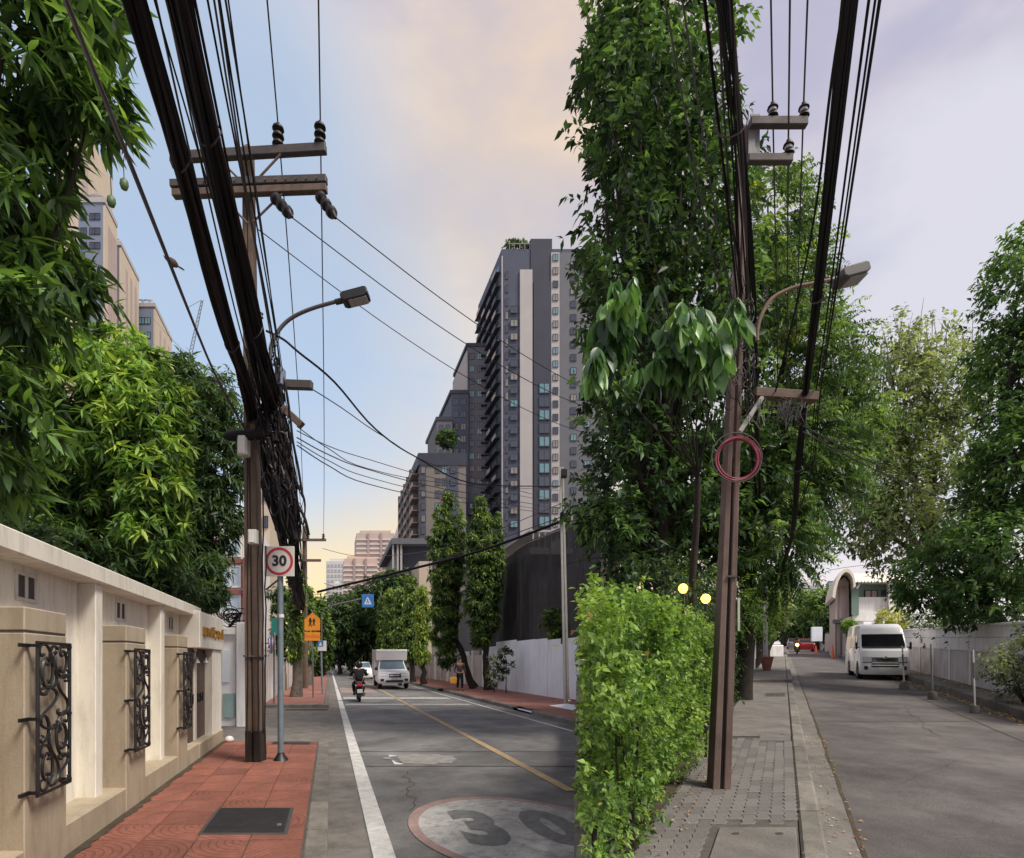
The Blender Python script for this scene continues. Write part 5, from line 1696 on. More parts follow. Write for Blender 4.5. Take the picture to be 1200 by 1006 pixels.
for i in range(16):
    x0, y0 = rr.uniform(890, 945), rr.uniform(462, 475)
    MB().tube([W(x0 + (k / 8) * rr.uniform(-26, 6) + rr.gauss(0, 1), y0 + 40 * math.sin(k / 8 * 3.1) * rr.random() + 2, YR - .18) for k in range(9)], .0035, 4).build('tie_wire', MT[rr.choice(('wire', 'cable2', 'steel'))], rp_)
co = thing('cable_coil', 'coil of dark red conduit hung on the right hand pole', 'coil', W(864, 512, YR - .2))
for i in range(6):
    rad = 25.5 + rr.uniform(-2.2, 2.2)
    ox, oz = rr.uniform(-1.2, 1.2), rr.uniform(-1.2, 1.2)
    MB().tube([W(864.5 + ox + rad * math.cos(k * 2 * PI / 36) * 1.0, 538 + oz + rad * math.sin(k * 2 * PI / 36), YR - .19 - .012 * i - .008 * math.sin(k * .6)) for k in range(37)], .0095, 6).build('turn', MT['coil_red'], co, smooth=60)
co2 = thing('cable_coil', 'thin grey wire loop hanging around the red coil on the pole', 'coil', W(863, 508, YR - .25))
MB().tube([W(863.5 + 29.5 * math.cos(k * 2 * PI / 36), 536 + 29 * math.sin(k * 2 * PI / 36), YR - .27) for k in range(37)], .006, 5).build('turn', MT['steel_dark'], co2)

street_lamp('rusty curved street lamp reaching right from the brown pole', [(887, 400), (888, 384), (893, 368), (905, 350), (928, 338), (955, 332), (982, 327)], ((981, 327.5), (1012, 319.5), 13), YR - .2, .019, 'lamp_rust', 'lamp_grey', 'street lamps')

for lab, px, py, in (('left of the three thin wires on the upper bracket of the brown pole', 905.5, 117), ('right of the three thin wires on the upper bracket of the brown pole', 942, 117), ('middle wire over the lower insulator of the brown pole', 924, 161)):
    x, z = RS.X(px, YR - .1), RS.Z(py, YR - .1)
    wire(lab, [RS.P(x, -5, z + .2), RS.P(x, 2, z + .02), RS.P(x, YR - .1, z), RS.P(x - .02, 12, z - .5), RS.P(x - .3, 24, z + .1)], .0085)
bundle(RS, 'flat spread of dark cables running onto the brown pole from overhead', [(-.37, -5, 5.35, 1.1), (-.37, 0, 5.25, 1.1), (-.365, 3, 5.2, 1), (-.36, 5.4, 5.0, .75), (-.45, 9, 4.6, .8), (-.8, 24, 5, .8)],
       15, .10, (.006, .008, .010), ('cable', 'cable', 'cable2'), 21)
bundle(RS, 'tight black cable bundle passing right of the brown pole to its timber crossarm', [(.26, -5, 4.15, 1), (.255, 0, 4.05, 1), (.245, 3, 4.0, 1), (.21, 5.4, 3.97, 1.1), (.17, 6.5, 3.6, 1.1), (.12, 9, 3.2, 1), (-.2, 16, 3.3, 1), (-.7, 24, 4.3, 1)],
       18, .03, (.006, .008, .010), ('cable', 'cable', 'cable3'), 22)
for i, (x, z, r) in enumerate(((.335, 4.1, .006), (.36, 4.1, .005), (.385, 4.15, .007))):
    wire(('inner', 'middle', 'outer')[i] + ' thin wire right of the tight black bundle', [RS.P(x, -5, z + .1), RS.P(x, 2, z), RS.P(x - .01, 5.5, z - .05), RS.P(x - .1, 9, z - .4), RS.P(-.6, 24, z + .6)], r, 'cable')
wire('slanting service wire between the tight bundle and the brown pole', [W(992, -10, 2.2), W(975, 92, 2.6), W(955, 250, 3.4), W(935, 350, 4.3), W(908, 462, 5.4)], .007, 'cable')
for i, (px, z) in enumerate(((797, 4.9), (815, 5.0))):
    x = (px - 918) / 656 * (z - 1.6)
    wire(('left', 'right')[i] + ' thin wire through the leaves left of the brown pole', [RS.P(x, -5, z + .1), RS.P(x, 2, z), RS.P(x, 5, z), RS.P(x + .15, 8, z - .1)], .006, 'cable2')
for i, (ya, yb_) in enumerate(((505, 560), (512, 575))):
    wire(('upper', 'lower')[i] + ' service wire from the timber crossarm into the right hand trees', [W(940, ya - 6, 5.4), W(985, ya + 18, 6.5), W(1040, ya + 45, 8.5), W(1130, yb_ + 20, 13)], .008, 'cable')
wire('faint wire strung before the arched roof house', [W(930, 690, 40), W(975, 668, 42), W(1045, 660, 45)], .02, 'cable2')
# far pole with flower pot
yq = 24
fp = thing('utility_pole', 'thin grey pole rising out of the terracotta pot on the right hand pavement', 'utility pole', RS.P(RS.X(897, yq), yq, .22), 0, 'utility poles')
MB().tube([RS.P(RS.X(897, yq), yq, .2), RS.P(RS.X(897, yq), yq, 8.3)], [.1, .075], 10).build('shaft', MT['boxgrey'], fp, smooth=50)
mb = MB(); beam(mb, RS.P(RS.X(890, yq), yq - .1, 7.6), RS.P(RS.X(935, yq), yq - .1, 7.6), .08, .1)
mb.build('crossarm', MT['steel'], fp)

# =================================================================== VEHICLES
BOW = .09


def loft(profile, hw, tumble, name, mat, parent, inset=.035):
    """Body from a closed side profile [(y,z)] swept across the width; hw(z) half width."""
    cy_ = sum(p[0] for p in profile) / len(profile)
    cz_ = sum(p[1] for p in profile) / len(profile)
    rows = [(-1, inset * 1.0), (-.97, inset * .3), (-.88, 0), (-.65, 0), (-.35, 0), (0, 0), (.35, 0), (.65, 0), (.88, 0), (.97, inset * .3), (1, inset * 1.0)]
    ymax = max(p[0] for p in profile)
    n = len(profile)
    vs, fs = [], []
    for t, ins in rows:
        for y, z in profile:
            yy, zz = y + (cy_ - y) * ins * 1.2, z + (cz_ - z) * ins * 1.2
            # plan curvature: front corners swept back
            vs.append((t * hw * tumble(z), yy + BOW * t * t * max(0, 1 - y / (ymax * .4)), zz))
    for i in range(len(rows) - 1):
        for k in range(n):
            fs.append((i * n + k, i * n + (k + 1) % n, (i + 1) * n + (k + 1) % n, (i + 1) * n + k))
    fs.append(tuple(range(n)))
    fs.append(tuple((len(rows) - 1) * n + k for k in range(n - 1, -1, -1)))
    return MB().add(vs, fs).build(name, mat, parent, smooth=38)


def seg_panel(p0, p1, x0, x1, hw, tumble, off=.008, bow=.0, n=8):
    """A panel lying on the profile segment p0-p1 between lateral fractions x0..x1."""
    d = Vector((p1[0] - p0[0], p1[1] - p0[1]))
    nrm = Vector((-d.y, d.x)).normalized()
    mb = MB()
    vs = []
    for i in range(n + 1):
        t = x0 + (x1 - x0) * i / n
        for (y, z) in (p0, p1):
            vs.append((t * hw * tumble(z), y + nrm.x * (off + .008) + (BOW * t * t * max(0, 1 - y / 1.8) if y < 1.8 else 0), z + nrm.y * (off + .008)))
    return mb.add(vs, [(2 * i, 2 * i + 2, 2 * i + 3, 2 * i + 1) for i in range(n)])


def wheel(parent, x, y, r, w, side):
    Mx = Matrix.Translation((x, y, r)) @ Matrix.Rotation(R(90), 4, 'Y')
    tw = MB().lathe([(r * .62, -w / 2), (r * .93, -w / 2), (r, -w * .36), (r, w * .36), (r * .93, w / 2), (r * .62, w / 2)], Mx, 24).build('wheel', MT['tyre'], parent, smooth=40)
    rim = MB()
    e = side * (w / 2 + .004)
    rim.lathe([(r * .60, e - side * .03), (r * .62, e), (r * .54, e), (r * .5, e - side * .02)], Mx, 24)
    for k in range(6):
        a = k * PI / 3
        c, s = math.cos(a), math.sin(a)
        q = []
        for zz in (e - side * .02, e - side * .005):
            for (u, v) in ((.1, -.09), (.56, -.06), (.56, .06), (.1, .09)):
                q.append(Mx @ Vector((r * (u * c - v * s), r * (u * s + v * c), zz)))
        rim.hexa(q)
    rim.lathe([(r * .16, e - side * .02), (r * .16, e), (r * .08, e + side * .004)], Mx, 12)
    rim.build('rim', MT['rim'], tw, smooth=40)
    return tw


def box_part(parent, name, mat, x0, x1, y0, y1, z0, z1, bevel=.01):
    return MB().box(x0, x1, y0, y1, z0, z1).build(name, MT[mat], parent, bevel=bevel)


# ---- white high roof van (front at y = 0, body runs to +y)
def make_van(label, loc, rot, paint='car_white'):
    t = thing('parked_van', label, 'van', (0, 0, 0))
    hw = .86
    tum = lambda z: 1.0 - .0 * z if z < 1.0 else 1.0 - .10 * (z - 1.0) - .10 * max(0, z - 1.6)
    prof = [(.10, .20), (.02, .28), (0, .45), (.01, .62), (.05, .84), (.14, 1.05), (.36, 1.16), (.80, 1.66), (.92, 1.84), (1.10, 1.96), (1.5, 2.04), (3.0, 2.07), (4.6, 2.02), (4.8, 1.9), (4.9, 1.2), (4.92, .5), (4.85, .25), (2.4, .22)]
    loft(prof, hw, tum, 'body', MT[paint], t)
    seg_panel((.385, 1.19), (.785, 1.64), -.90, .90, hw, tum, .012, .05).build('windscreen', MT['carglass'], t)
    seg_panel((.30, 1.135), (.38, 1.18), -.88, .88, hw, tum, .012).build('cowl', MT['trim'], t)
    for s in (-1, 1):
        h = seg_panel((.018, .64), (.055, .83), s * .52, s * .90, hw, tum, .012, .08).build('headlight', MT['headlamp'], t)
        seg_panel((.018, .62), (.02, .645), s * .52, s * .90, hw, tum, .014, .08).build('headlight_rim', MT['trim'], h)
        f = MB().lathe([(.075, 0), (.075, .02), (.05, .025)], Matrix.Translation((s * .66, .04, .44)) @ Matrix.Rotation(R(90), 4, 'X'), 14).build('fog_lamp', MT['trim'], t)
        m = MB()
        m.box(s * .90, s * .98, .42, .50, 1.10, 1.36)
        mm = m.build('mirror', MT['trim'], t, bevel=.03, seg=2)
        MB().tube([(s * .80, .50, 1.16), (s * .92, .47, 1.18)], .018, 6).build('mirror_arm', MT['trim'], mm)
        for y in (.85, 3.5):
            wheel(t, s * .775, y, .32, .20, s)
            mb = MB()
            mb.add([(s * (hw + .004), y + .39 * math.cos(a * PI / 14), .30 + .39 * math.sin(a * PI / 14)) for a in range(15)] + [(s * (hw + .004), y + .33 * math.cos(a * PI / 14), .30 + .33 * math.sin(a * PI / 14)) for a in range(15)],
                   [(a, a + 1, 16 + a, 15 + a) for a in range(14)])
            mb.build('wheel_arch', MT['trim'], t)
        # side glass
        for (a, b) in ((.92, 1.62), (1.75, 2.9), (3.0, 4.55)):
            q = [(a + (.10 if a < 1 else 0), 1.16), (b, 1.16), (b, 1.62), (a + (.30 if a < 1 else 0), 1.62)]
            vs = [(s * (hw * tum(z) + .006), y, z) for y, z in q]
            MB().add(vs, [(0, 1, 2, 3)]).build('side_window', MT['carglass'], t)
        for y in (.82, 1.68, 2.95):
            MB().add([(s * (hw * tum(z) + .003), yy, z) for yy, z in ((y, .35), (y + .012, .35), (y + .012, 1.12), (y, 1.12))], [(0, 1, 2, 3)]).build('door_gap', MT['trim'], t)
        box_part(t, 'door_handle', 'trim', s * (hw + .002) - .01, s * (hw + .002) + .01, 1.42, 1.6, .98, 1.02, .006)
    gp = seg_panel((.006, .66), (.045, .81), -.52, .52, hw, tum, .012).build('grille', MT['trim'], t)
    for z in (.70, .755):
        seg_panel((.015, z - .012), (.022, z + .014), -.50, .50, hw, tum, .020).build('slat', MT['chrome'], gp)
    MB().lathe([(.055, 0), (.06, .008), (.04, .012)], Matrix.Translation((0, .0, .80)) @ Matrix.Rotation(R(90), 4, 'X') @ Matrix.Diagonal((1.3, .85, 1, 1)), 16).build('badge', MT['chrome'], t)
    seg_panel((.0, .47), (.006, .60), -.55, .55, hw, tum, .012).build('air_intake', MT['trim'], t)
    seg_panel((.0, .52), (.004, .55), -.54, .54, hw, tum, .018).build('intake_bar', MT[paint], t)
    box_part(t, 'licence_plate', 'plate', -.22, .22, -.02, -.004, .34, .46, .004)
    for x in (-.35, .25):
        MB().tube([(x, .40, 1.20), (x + .42, .52, 1.30)], .008, 5).build('wiper', MT['trim'], t)
    t.location = loc
    t.rotation_euler = (0, 0, rot)
    return t


vn = make_van('white high roof van parked against the right hand kerb', RS.P(3.84, 20.9, 0), -RS.ang + .03)
vn.scale = (.93, .9, 1.07)

# ---- white pickup with a box body, coming towards the camera
def make_truck(label, loc, rot):
    t = thing('box_truck', label, 'truck', (0, 0, 0))
    hw = .93
    tum = lambda z: 1.0 if z < .95 else 1.0 - .26 * (z - .95)
    prof = [(.12, .34), (.03, .42), (0, .60), (.02, .86), (.10, 1.02), (.5, 1.10), (1.05, 1.14), (1.72, 1.66), (2.2, 1.72), (2.9, 1.70), (3.0, 1.1), (3.0, .42)]
    loft(prof, hw, tum, 'cab', MT['car_white'], t)
    seg_panel((1.10, 1.18), (1.69, 1.635), -.90, .90, hw, tum, .012, .06).build('windscreen', MT['carglass2'], t)
    bx = [(1.62, 1.72), (1.38, 2.36), (1.42, 2.40), (5.2, 2.40), (5.2, .72), (3.05, .72), (3.05, 1.72)]
    MB().prism(bx, lambda y, z, w: Vector((w, y, z)), -.95, .95).build('cargo_box', MT['car_white'], t, bevel=.035, seg=2)
    box_part(t, 'chassis', 'trim', -.75, .75, .3, 5.0, .34, .7, .01)
    g_ = seg_panel((.004, .72), (.045, .92), -.36, .36, hw, tum, .012).build('grille', MT['trim'], t)
    seg_panel((.004, .70), (.05, .94), -.42, -.34, hw, tum, .02).build('grille_bar', MT['chrome'], g_)
    seg_panel((.004, .70), (.05, .94), .34, .42, hw, tum, .02).build('grille_bar', MT['chrome'], g_)
    seg_panel((.01, .80), (.03, .86), -.3, .3, hw, tum, .018).build('grille_bar', MT['chrome'], g_)
    seg_panel((.03, .44), (.01, .56), -.55, .55, hw, tum, .012).build('air_intake', MT['trim'], t)
    for s in (-1, 1):
        seg_panel((.03, .78), (.09, .96), s * .46, s * .90, hw, tum, .014, .10).build('headlight', MT['headlamp'], t)
        seg_panel((.01, .50), (.01, .64), s * .66, s * .88, hw, tum, .014, .03).build('fog_lamp_recess', MT['trim'], t)
        box_part(t, 'mirror', 'trim', s * .98 - .09, s * .98 + .09, 1.12, 1.2, 1.12, 1.30, .02)
        for y in (.85, 3.9):
            wheel(t, s * .80, y, .37, .22, s)
        MB().add([(s * (hw * tum(z) + .008), y, z) for y, z in ((1.35, 1.18), (2.75, 1.18), (2.7, 1.6), (1.8, 1.6))], [(0, 1, 2, 3)]).build('side_window', MT['carglass'], t)
    box_part(t, 'licence_plate', 'plate', -.2, .2, -.02, -.004, .58, .70, .004)
    t.location = loc
    t.rotation_euler = (0, 0, rot)
    return t


make_truck('white pickup truck with a tall white box body coming down the left street', LS.P(3.92, 33.4, 0), -LS.ang)


# ---- far cars
def make_car(name, label, loc, rot, paint, glass='carglass', h=1.0):
    t = thing(name, label, 'car', (0, 0, 0))
    hw = .86
    tum = lambda z: 1.0 if z < .8 else 1.0 - .36 * (z - .8)
    prof = [(.1, .2), (0, .4), (.05, .68), (.25, .80), (1.1, .95 * h), (1.75, 1.42 * h), (2.1, 1.48 * h), (3.2, 1.44 * h), (3.9, 1.0 * h), (4.35, .92), (4.42, .5), (4.3, .2)]
    loft(prof, hw, tum, 'body', MT[paint], t)
    seg_panel((1.16, .985 * h), (1.72, 1.40 * h), -.9, .9, hw, tum, .012).build('windscreen', MT[glass], t)
    seg_panel((3.24, 1.41 * h), (3.86, 1.03 * h), -.9, .9, hw, tum, .012).build('rear_window', MT[glass], t)
    for s in (-1, 1):
        seg_panel((.02, .56), (.10, .72), s * .55, s * .90, hw, tum, .014, .08).build('headlight', MT['headlamp'], t)
        MB().box(s * .62 - .13, s * .62 + .13, 4.38, 4.44, .66, .84).build('tail_light', MT['taillight'], t)
        MB().add([(s * (hw * tum(z) + .008), y, z) for y, z in ((1.35, .98 * h), (3.6, 1.0 * h), (3.2, 1.36 * h), (1.85, 1.36 * h))], [(0, 1, 2, 3)]).build('side_window', MT[glass], t)
        for y in (.85, 3.5):
            wheel(t, s * .77, y, .31, .2, s)
    seg_panel((.0, .42), (.02, .56), -.5, .5, hw, tum, .014).build('grille', MT['trim'], t)
    box_part(t, 'licence_plate', 'plate', -.22, .22, -.02, -.004, .44, .53, .003)
    t.location = loc
    t.rotation_euler = (0, 0, rot)
    return t


make_car('approaching_car', 'white pickup like car behind the motorcycle on the left street', LS.P(3.3, 53, 0), -LS.ang, 'car_white', 'carglass2', 1.12)
make_car('parked_car', 'dark car at the far left end of the left street', LS.P(-1.2, 78, 0), -LS.ang + 1.2, 'car_dark')
v2 = make_van('grey van waiting far down the left street under the trees', LS.P(1.9, 92, 0), -LS.ang, 'car_silver')
make_car('parked_car', 'red car parked on the far right hand street', RS.P(2.5, 66, 0), -RS.ang + PI, 'car_red')
make_car('parked_car', 'pale silver car parked beyond the red car', RS.P(1.5, 84, 0), -RS.ang + PI, 'car_silver')


# ---- motorcycle seen from behind, with rider
def make_bike(label, loc, rot, lamp=False):
    t = thing('motorcycle', label, 'motorcycle', (0, 0, 0))
    for y in (0, 1.25):
        Mx = Matrix.Translation((0, y, .29)) @ Matrix.Rotation(R(90), 4, 'Y')
        w = MB().lathe([(.19, -.05), (.26, -.055), (.29, -.03), (.29, .03), (.26, .055), (.19, .05)], Mx, 20).build('wheel', MT['tyre'], t, smooth=50)
        MB().lathe([(.03, -.06), (.18, -.03), (.19, 0), (.18, .03), (.03, .06)], Mx, 12).build('rim', MT['rim'], w)
    MB().prism([(-.22, .62), (-.30, .78), (.1, .80), (.45, .74), (.62, .52), (.98, .50), (1.08, 1.0), (1.16, .98), (1.08, .38), (.6, .26), (.2, .30)], lambda y, z, w: Vector((w * (1 - .25 * abs(z - .6)), y, z)), -.15, .15).build('fairing', MT['car_dark'], t, bevel=.05, seg=2)
    MB().prism([(-.25, .78), (-.2, .86), (.2, .85), (.5, .80), (.55, .76)], lambda y, z, w: Vector((w, y, z)), -.12, .12).build('seat', MT['trim'], t, bevel=.03)
    MB().prism([(-.30, .50), (-.18, .50), (-.12, .28), (-.36, .22)], lambda y, z, w: Vector((w, y, z)), -.08, .08).build('rear_mudguard', MT['trim'], t, bevel=.02)
    box_part(t, 'tail_light', 'taillight', -.10, .10, -.34, -.29, .66, .76, .015)
    for s in (-1, 1):
        MB().lathe([(.03, 0), (.035, .03), (.01, .04)], Matrix.Translation((s * .15, -.31, .70)) @ Matrix.Rotation(R(90), 4, 'X'), 8).build('indicator', MT['headlamp'], t)
        MB().tube([(s * .05, 1.08, 1.0), (s * .33, .95, 1.06)], .016, 6).build('handlebar', MT['trim'], t)
        MB().tube([(s * .22, 1.0, 1.05), (s * .30, .98, 1.22)], .008, 5).build('mirror_stem', MT['trim'], t)
        MB().lathe([(.0, 0), (.055, .005), (.055, .02)], Matrix.Translation((s * .32, .97, 1.25)) @ Matrix.Rotation(R(90), 4, 'X'), 10).build('mirror', MT['trim'], t)
        MB().tube([(s * .07, 1.25, .29), (s * .06, 1.08, .95)], .025, 6).build('fork', MT['steel'], t)
    box_part(t, 'licence_plate', 'plate', -.10, .10, -.40, -.385, .40, .55, .004)
    MB().tube([(.14, .5, .25), (.17, .1, .28), (.18, -.25, .36)], [.03, .05, .055], 10).build('exhaust', MT['steel_dark'], t, smooth=40)
    if lamp:
        MB().lathe([(.0, 0), (.13, .0), (.14, .03), (.06, .07)], Matrix.Translation((0, 1.2, .92)) @ Matrix.Rotation(R(-90), 4, 'X'), 14).build('headlight', MT['orange_glow'], t, smooth=50)
    t.location = loc
    t.rotation_euler = (0, 0, rot)
    return t


def ride_body(t, jacket, trousers, helm):
    J = [(0, .22, .82, .13, .11), (0, .24, 1.02, .15, .11), (0, .30, 1.24, .17, .12), (0, .33, 1.36, .07, .07), (0, .35, 1.46, .09, .10), (0, .36, 1.55, .08, .09),
         (.19, .31, 1.30, .06, .06), (.31, .50, 1.10, .05, .05), (.31, .84, 1.07, .04, .04), (.31, .93, 1.06, .035, .03),
         (-.19, .31, 1.30, .06, .06), (-.31, .50, 1.10, .05, .05), (-.31, .84, 1.07, .04, .04), (-.31, .93, 1.06, .035, .03),
         (.12, .36, .80, .09, .08), (.20, .66, .70, .07, .07), (.17, .60, .36, .05, .05), (.17, .72, .28, .045, .035),
         (-.12, .36, .80, .09, .08), (-.20, .66, .70, .07, .07), (-.17, .60, .36, .05, .05), (-.17, .72, .28, .045, .035)]
    E = [(0, 1), (1, 2), (2, 3), (3, 4), (4, 5), (2, 6), (6, 7), (7, 8), (8, 9), (2, 10), (10, 11), (11, 12), (12, 13), (0, 14), (14, 15), (15, 16), (16, 17), (0, 18), (18, 19), (19, 20), (20, 21)]
    skin_body('body', J, E, MT['skin'], t)
    k = [0, 1, 2, 6, 7, 8, 10, 11, 12]
    m = {a: i for i, a in enumerate(k)}
    skin_body('jacket', [(*J[a][:3], J[a][3] * 1.14 + .012, J[a][4] * 1.14 + .012) for a in k], [(m[a], m[b]) for a, b in E if a in m and b in m], MT[jacket], t)
    k = [0, 14, 15, 16, 18, 19, 20]
    m = {a: i for i, a in enumerate(k)}
    skin_body('trousers', [(*J[a][:3], J[a][3] * 1.12 + .01, J[a][4] * 1.12 + .01) for a in k], [(m[a], m[b]) for a, b in E if a in m and b in m], MT[trousers], t)
    for s in (-1, 1):
        MB().prism([(.55, .24), (.86, .24), (.86, .29), (.74, .33), (.56, .36)], lambda y, z, w: Vector((s * .17 + w, y, z)), -.05, .05).build('shoe', MT['trim'], t, bevel=.02)
    h = MB().lathe([(.02, 0), (.11, .01), (.135, .07), (.14, .14), (.125, .21), (.085, .265), (.02, .285)], Matrix.Translation((0, .36, 1.385)), 20).build('helmet', MT[helm], t, smooth=60)
    MB().lathe([(.142, .10), (.145, .12), (.142, .17)], Matrix.Translation((0, .367, 1.385)), 20).build('helmet_band', MT['trim'], h, smooth=60)


yb_ = 22.6
blc = LS.P(1.22, yb_, 0)
make_bike('black motorcycle seen from behind riding away down the left street', blc, -LS.ang)
rd = thing('person', 'motorcycle rider in dark jacket and black helmet seen from behind', 'person', (0, 0, 0))
ride_body(rd, 'cloth_dark', 'cloth_dark', 'helmet')
rd.location = blc
rd.rotation_euler = (0, 0, -LS.ang)
yb2 = 54
blc = RS.P(1.35, yb2 + 1, 0)
make_bike('distant motorcycle with glowing headlight coming down the right hand street', blc, -RS.ang + PI, lamp=True)
rd = thing('person', 'small rider in red top on the motorcycle with glowing headlight', 'person', (0, 0, 0))
ride_body(rd, 'brown_red', 'cloth_dark', 'helmet')
rd.location = blc
rd.rotation_euler = (0, 0, -RS.ang + PI)

# ---- pedestrian with yellow bag
yp = 29.6
pp_ = LS.P(LS.X(539, yp), yp, PZ)
pd = thing('person', 'pedestrian in dark patterned top and black trousers walking beside the white hoarding', 'person', (0, 0, 0))
J = [(0, 0, .92, .14, .10), (0, .0, 1.12, .13, .095), (0, 0, 1.36, .165, .10), (0, -.01, 1.47, .06, .06), (0, -.02, 1.58, .085, .10), (0, -.02, 1.68, .075, .09),
     (.2, 0, 1.40, .058, .058), (.25, .03, 1.14, .045, .045), (.24, -.06, .92, .036, .036), (.24, -.09, .82, .03, .025),
     (-.2, 0, 1.40, .058, .058), (-.27, .03, 1.14, .045, .045), (-.30, -.06, .92, .036, .036), (-.30, -.09, .82, .03, .025),
     (.09, 0, .86, .09, .09), (.10, -.10, .48, .065, .065), (.10, -.12, .09, .045, .045), (.10, -.24, .04, .04, .03),
     (-.09, 0, .86, .09, .09), (-.10, .04, .48, .065, .065), (-.10, .16, .12, .045, .045), (-.10, .06, .05, .04, .03)]
E = [(0, 1), (1, 2), (2, 3), (3, 4), (4, 5), (2, 6), (6, 7), (7, 8), (8, 9), (2, 10), (10, 11), (11, 12), (12, 13), (0, 14), (14, 15), (15, 16), (16, 17), (0, 18), (18, 19), (19, 20), (20, 21)]
skin_body('body', J, E, MT['skin'], pd)
k = [0, 1, 2, 6, 7, 8, 10, 11, 12]
m = {a: i for i, a in enumerate(k)}
skin_body('shirt', [(*J[a][:3], J[a][3] * 1.12 + .012, J[a][4] * 1.12 + .014) for a in k], [(m[a], m[b]) for a, b in E if a in m and b in m], MT['cloth_pat'], pd)
k = [0, 14, 15, 16, 18, 19, 20]
m = {a: i for i, a in enumerate(k)}
skin_body('trousers', [(*J[a][:3], J[a][3] * 1.1 + .01, J[a][4] * 1.1 + .01) for a in k], [(m[a], m[b]) for a, b in E if a in m and b in m], MT['cloth_dark'], pd)
MB().lathe([(.03, -.06), (.10, -.03), (.105, .05), (.09, .12), (.05, .155), (.01, .16)], Matrix.Translation((0, .01, 1.62)), 16).build('hair', MT['hair'], pd, smooth=60)
for s, y in ((1, -.2), (-1, .1)):
    MB().box(s * .10 - .05, s * .10 + .05, y - .12, y + .13, .0, .08).build('shoe', MT['trim'], pd, bevel=.03)
pd.location = pp_
pd.rotation_euler = (0, 0, -LS.ang)
bg_ = thing('shopping_bag', 'yellow bag carried in the pedestrian\'s hand', 'bag', pp_ + Vector((-.32, -.05, .30)))
MB().prism([(-.17, 0), (.17, 0), (.20, .30), (.12, .36), (-.12, .36), (-.20, .30)], lambda x, z, w: pp_ + Vector((-.34 + x, -.09 + w, .36 + z)), -.07, .07).build('bag', MT['yellowbag'], bg_, bevel=.03)
MB().tube([pp_ + Vector((-.44, -.09, .70)), pp_ + Vector((-.32, -.09, .82)), pp_ + Vector((-.22, -.09, .70))], .008, 5).build('handle', MT['yellowbag'], bg_)

# =================================================================== HOARDING, NETTING
yh0, yh1 = 19.6, 50
HX = 9.5
hb = thing('hoarding', 'white sheet hoarding along the far pavement of the left street', 'hoarding', LS.P(HX, 20, PZ))
edges = [19.6, 22.35, 24.2, 25.7, 28.2, 31.6, 33.4]
tops = [2.58, 2.60, 2.68, 2.70, 2.78, 2.55]
y = 19.6
for i in range(len(edges) - 1):
    a, b = edges[i], edges[i + 1]
    MB().sbox(LS, HX + .01 * (i % 2), HX + .05 + .01 * (i % 2), a + .015, b - .015, PZ - .02 + (.06 if i == 0 else 0), tops[i]).build('sheet', MT['hoard'], hb, bevel=.006)
MB().sbox(LS, HX + .09, HX + .13, 19.6, 33.4, PZ, 2.45).build('backing_rail', MT['scaff'], hb)
MB().sbox(LS, HX - .012, HX + .0, 22.36, 22.75, 2.38, 2.62).build('dark_patch', MT['trim'], hb)
g2 = thing('garden_wall', 'dirty pale wall with piers farther along the far pavement', 'wall', LS.P(HX, 40, PZ))
MB().sbox(LS, HX, HX + .2, 33.5, 70, 0, 2.1).build('wall_panel', MT['hoard_dirty'], g2)
for i in range(9):
    MB().sbox(LS, HX - .12, HX + .3, 33.6 + i * 2.6, 34.1 + i * 2.6, 0, 2.4).build('pier', MT['panel_grey' if i % 2 else 'wall_cool'], g2)
nt = thing('netting_screen', 'black dust netting draped over scaffolding behind the white hoarding', 'netting', LS.P(HX + .6, 22, 0))
xs = HX + .55
NN, NH = 40, 14
vs = []
for i in range(NN + 1):
    y = 18.9 + (35.0 - 18.9) * (i / NN)
    px = 386 + xs * 650 / y
    tp = np.interp(px, [575, 586, 600, 617, 640, 658, 690, 730], [664, 658, 650, 635, 626, 618, 608, 604])
    zt = LS.Z(tp, y)
    for j in range(NH + 1):
        f = j / NH
        z = 2.2 + (zt - 2.2) * f
        dx = .22 * math.sin(y * 1.9 + 2 * f) * (1 - f * .5) * math.sin(f * PI) + .12 * math.sin(y * 4.1 + f * 5) * math.sin(f * PI) + random.uniform(-.02, .02)
        vs.append(LS.P(xs + dx, y, z))
MB().add(vs, [(i * (NH + 1) + j, i * (NH + 1) + j + 1, (i + 1) * (NH + 1) + j + 1, (i + 1) * (NH + 1) + j) for i in range(NN) for j in range(NH)]).build('net', MT['net'], nt, smooth=80)
for y in (19.5, 22.6, 26, 30, 34):
    px = 386 + xs * 650 / y
    zt = LS.Z(np.interp(px, [575, 586, 600, 617, 640, 658, 690], [664, 658, 650, 635, 626, 618, 608]), y)
    MB().tube([LS.P(xs + .3, y, 0), LS.P(xs + .3, y, zt + .05)], .04, 6).build('scaffold_pole', MT['scaff'], nt)
for f in (.4, .7, .97):
    pts = []
    for i in range(12):
        y = 19.2 + i * 1.4
        px = 386 + xs * 650 / y
        zt = LS.Z(np.interp(px, [575, 586, 600, 617, 640, 658, 690], [664, 658, 650, 635, 626, 618, 608]), y)
        pts.append(LS.P(xs - .2 if f > .9 else xs + .3, y, 2.2 + (zt - 2.2) * f))
    MB().tube(pts, .03, 5).build('scaffold_rail', MT['scaff' if f > .9 else 'steel_dark'], nt)
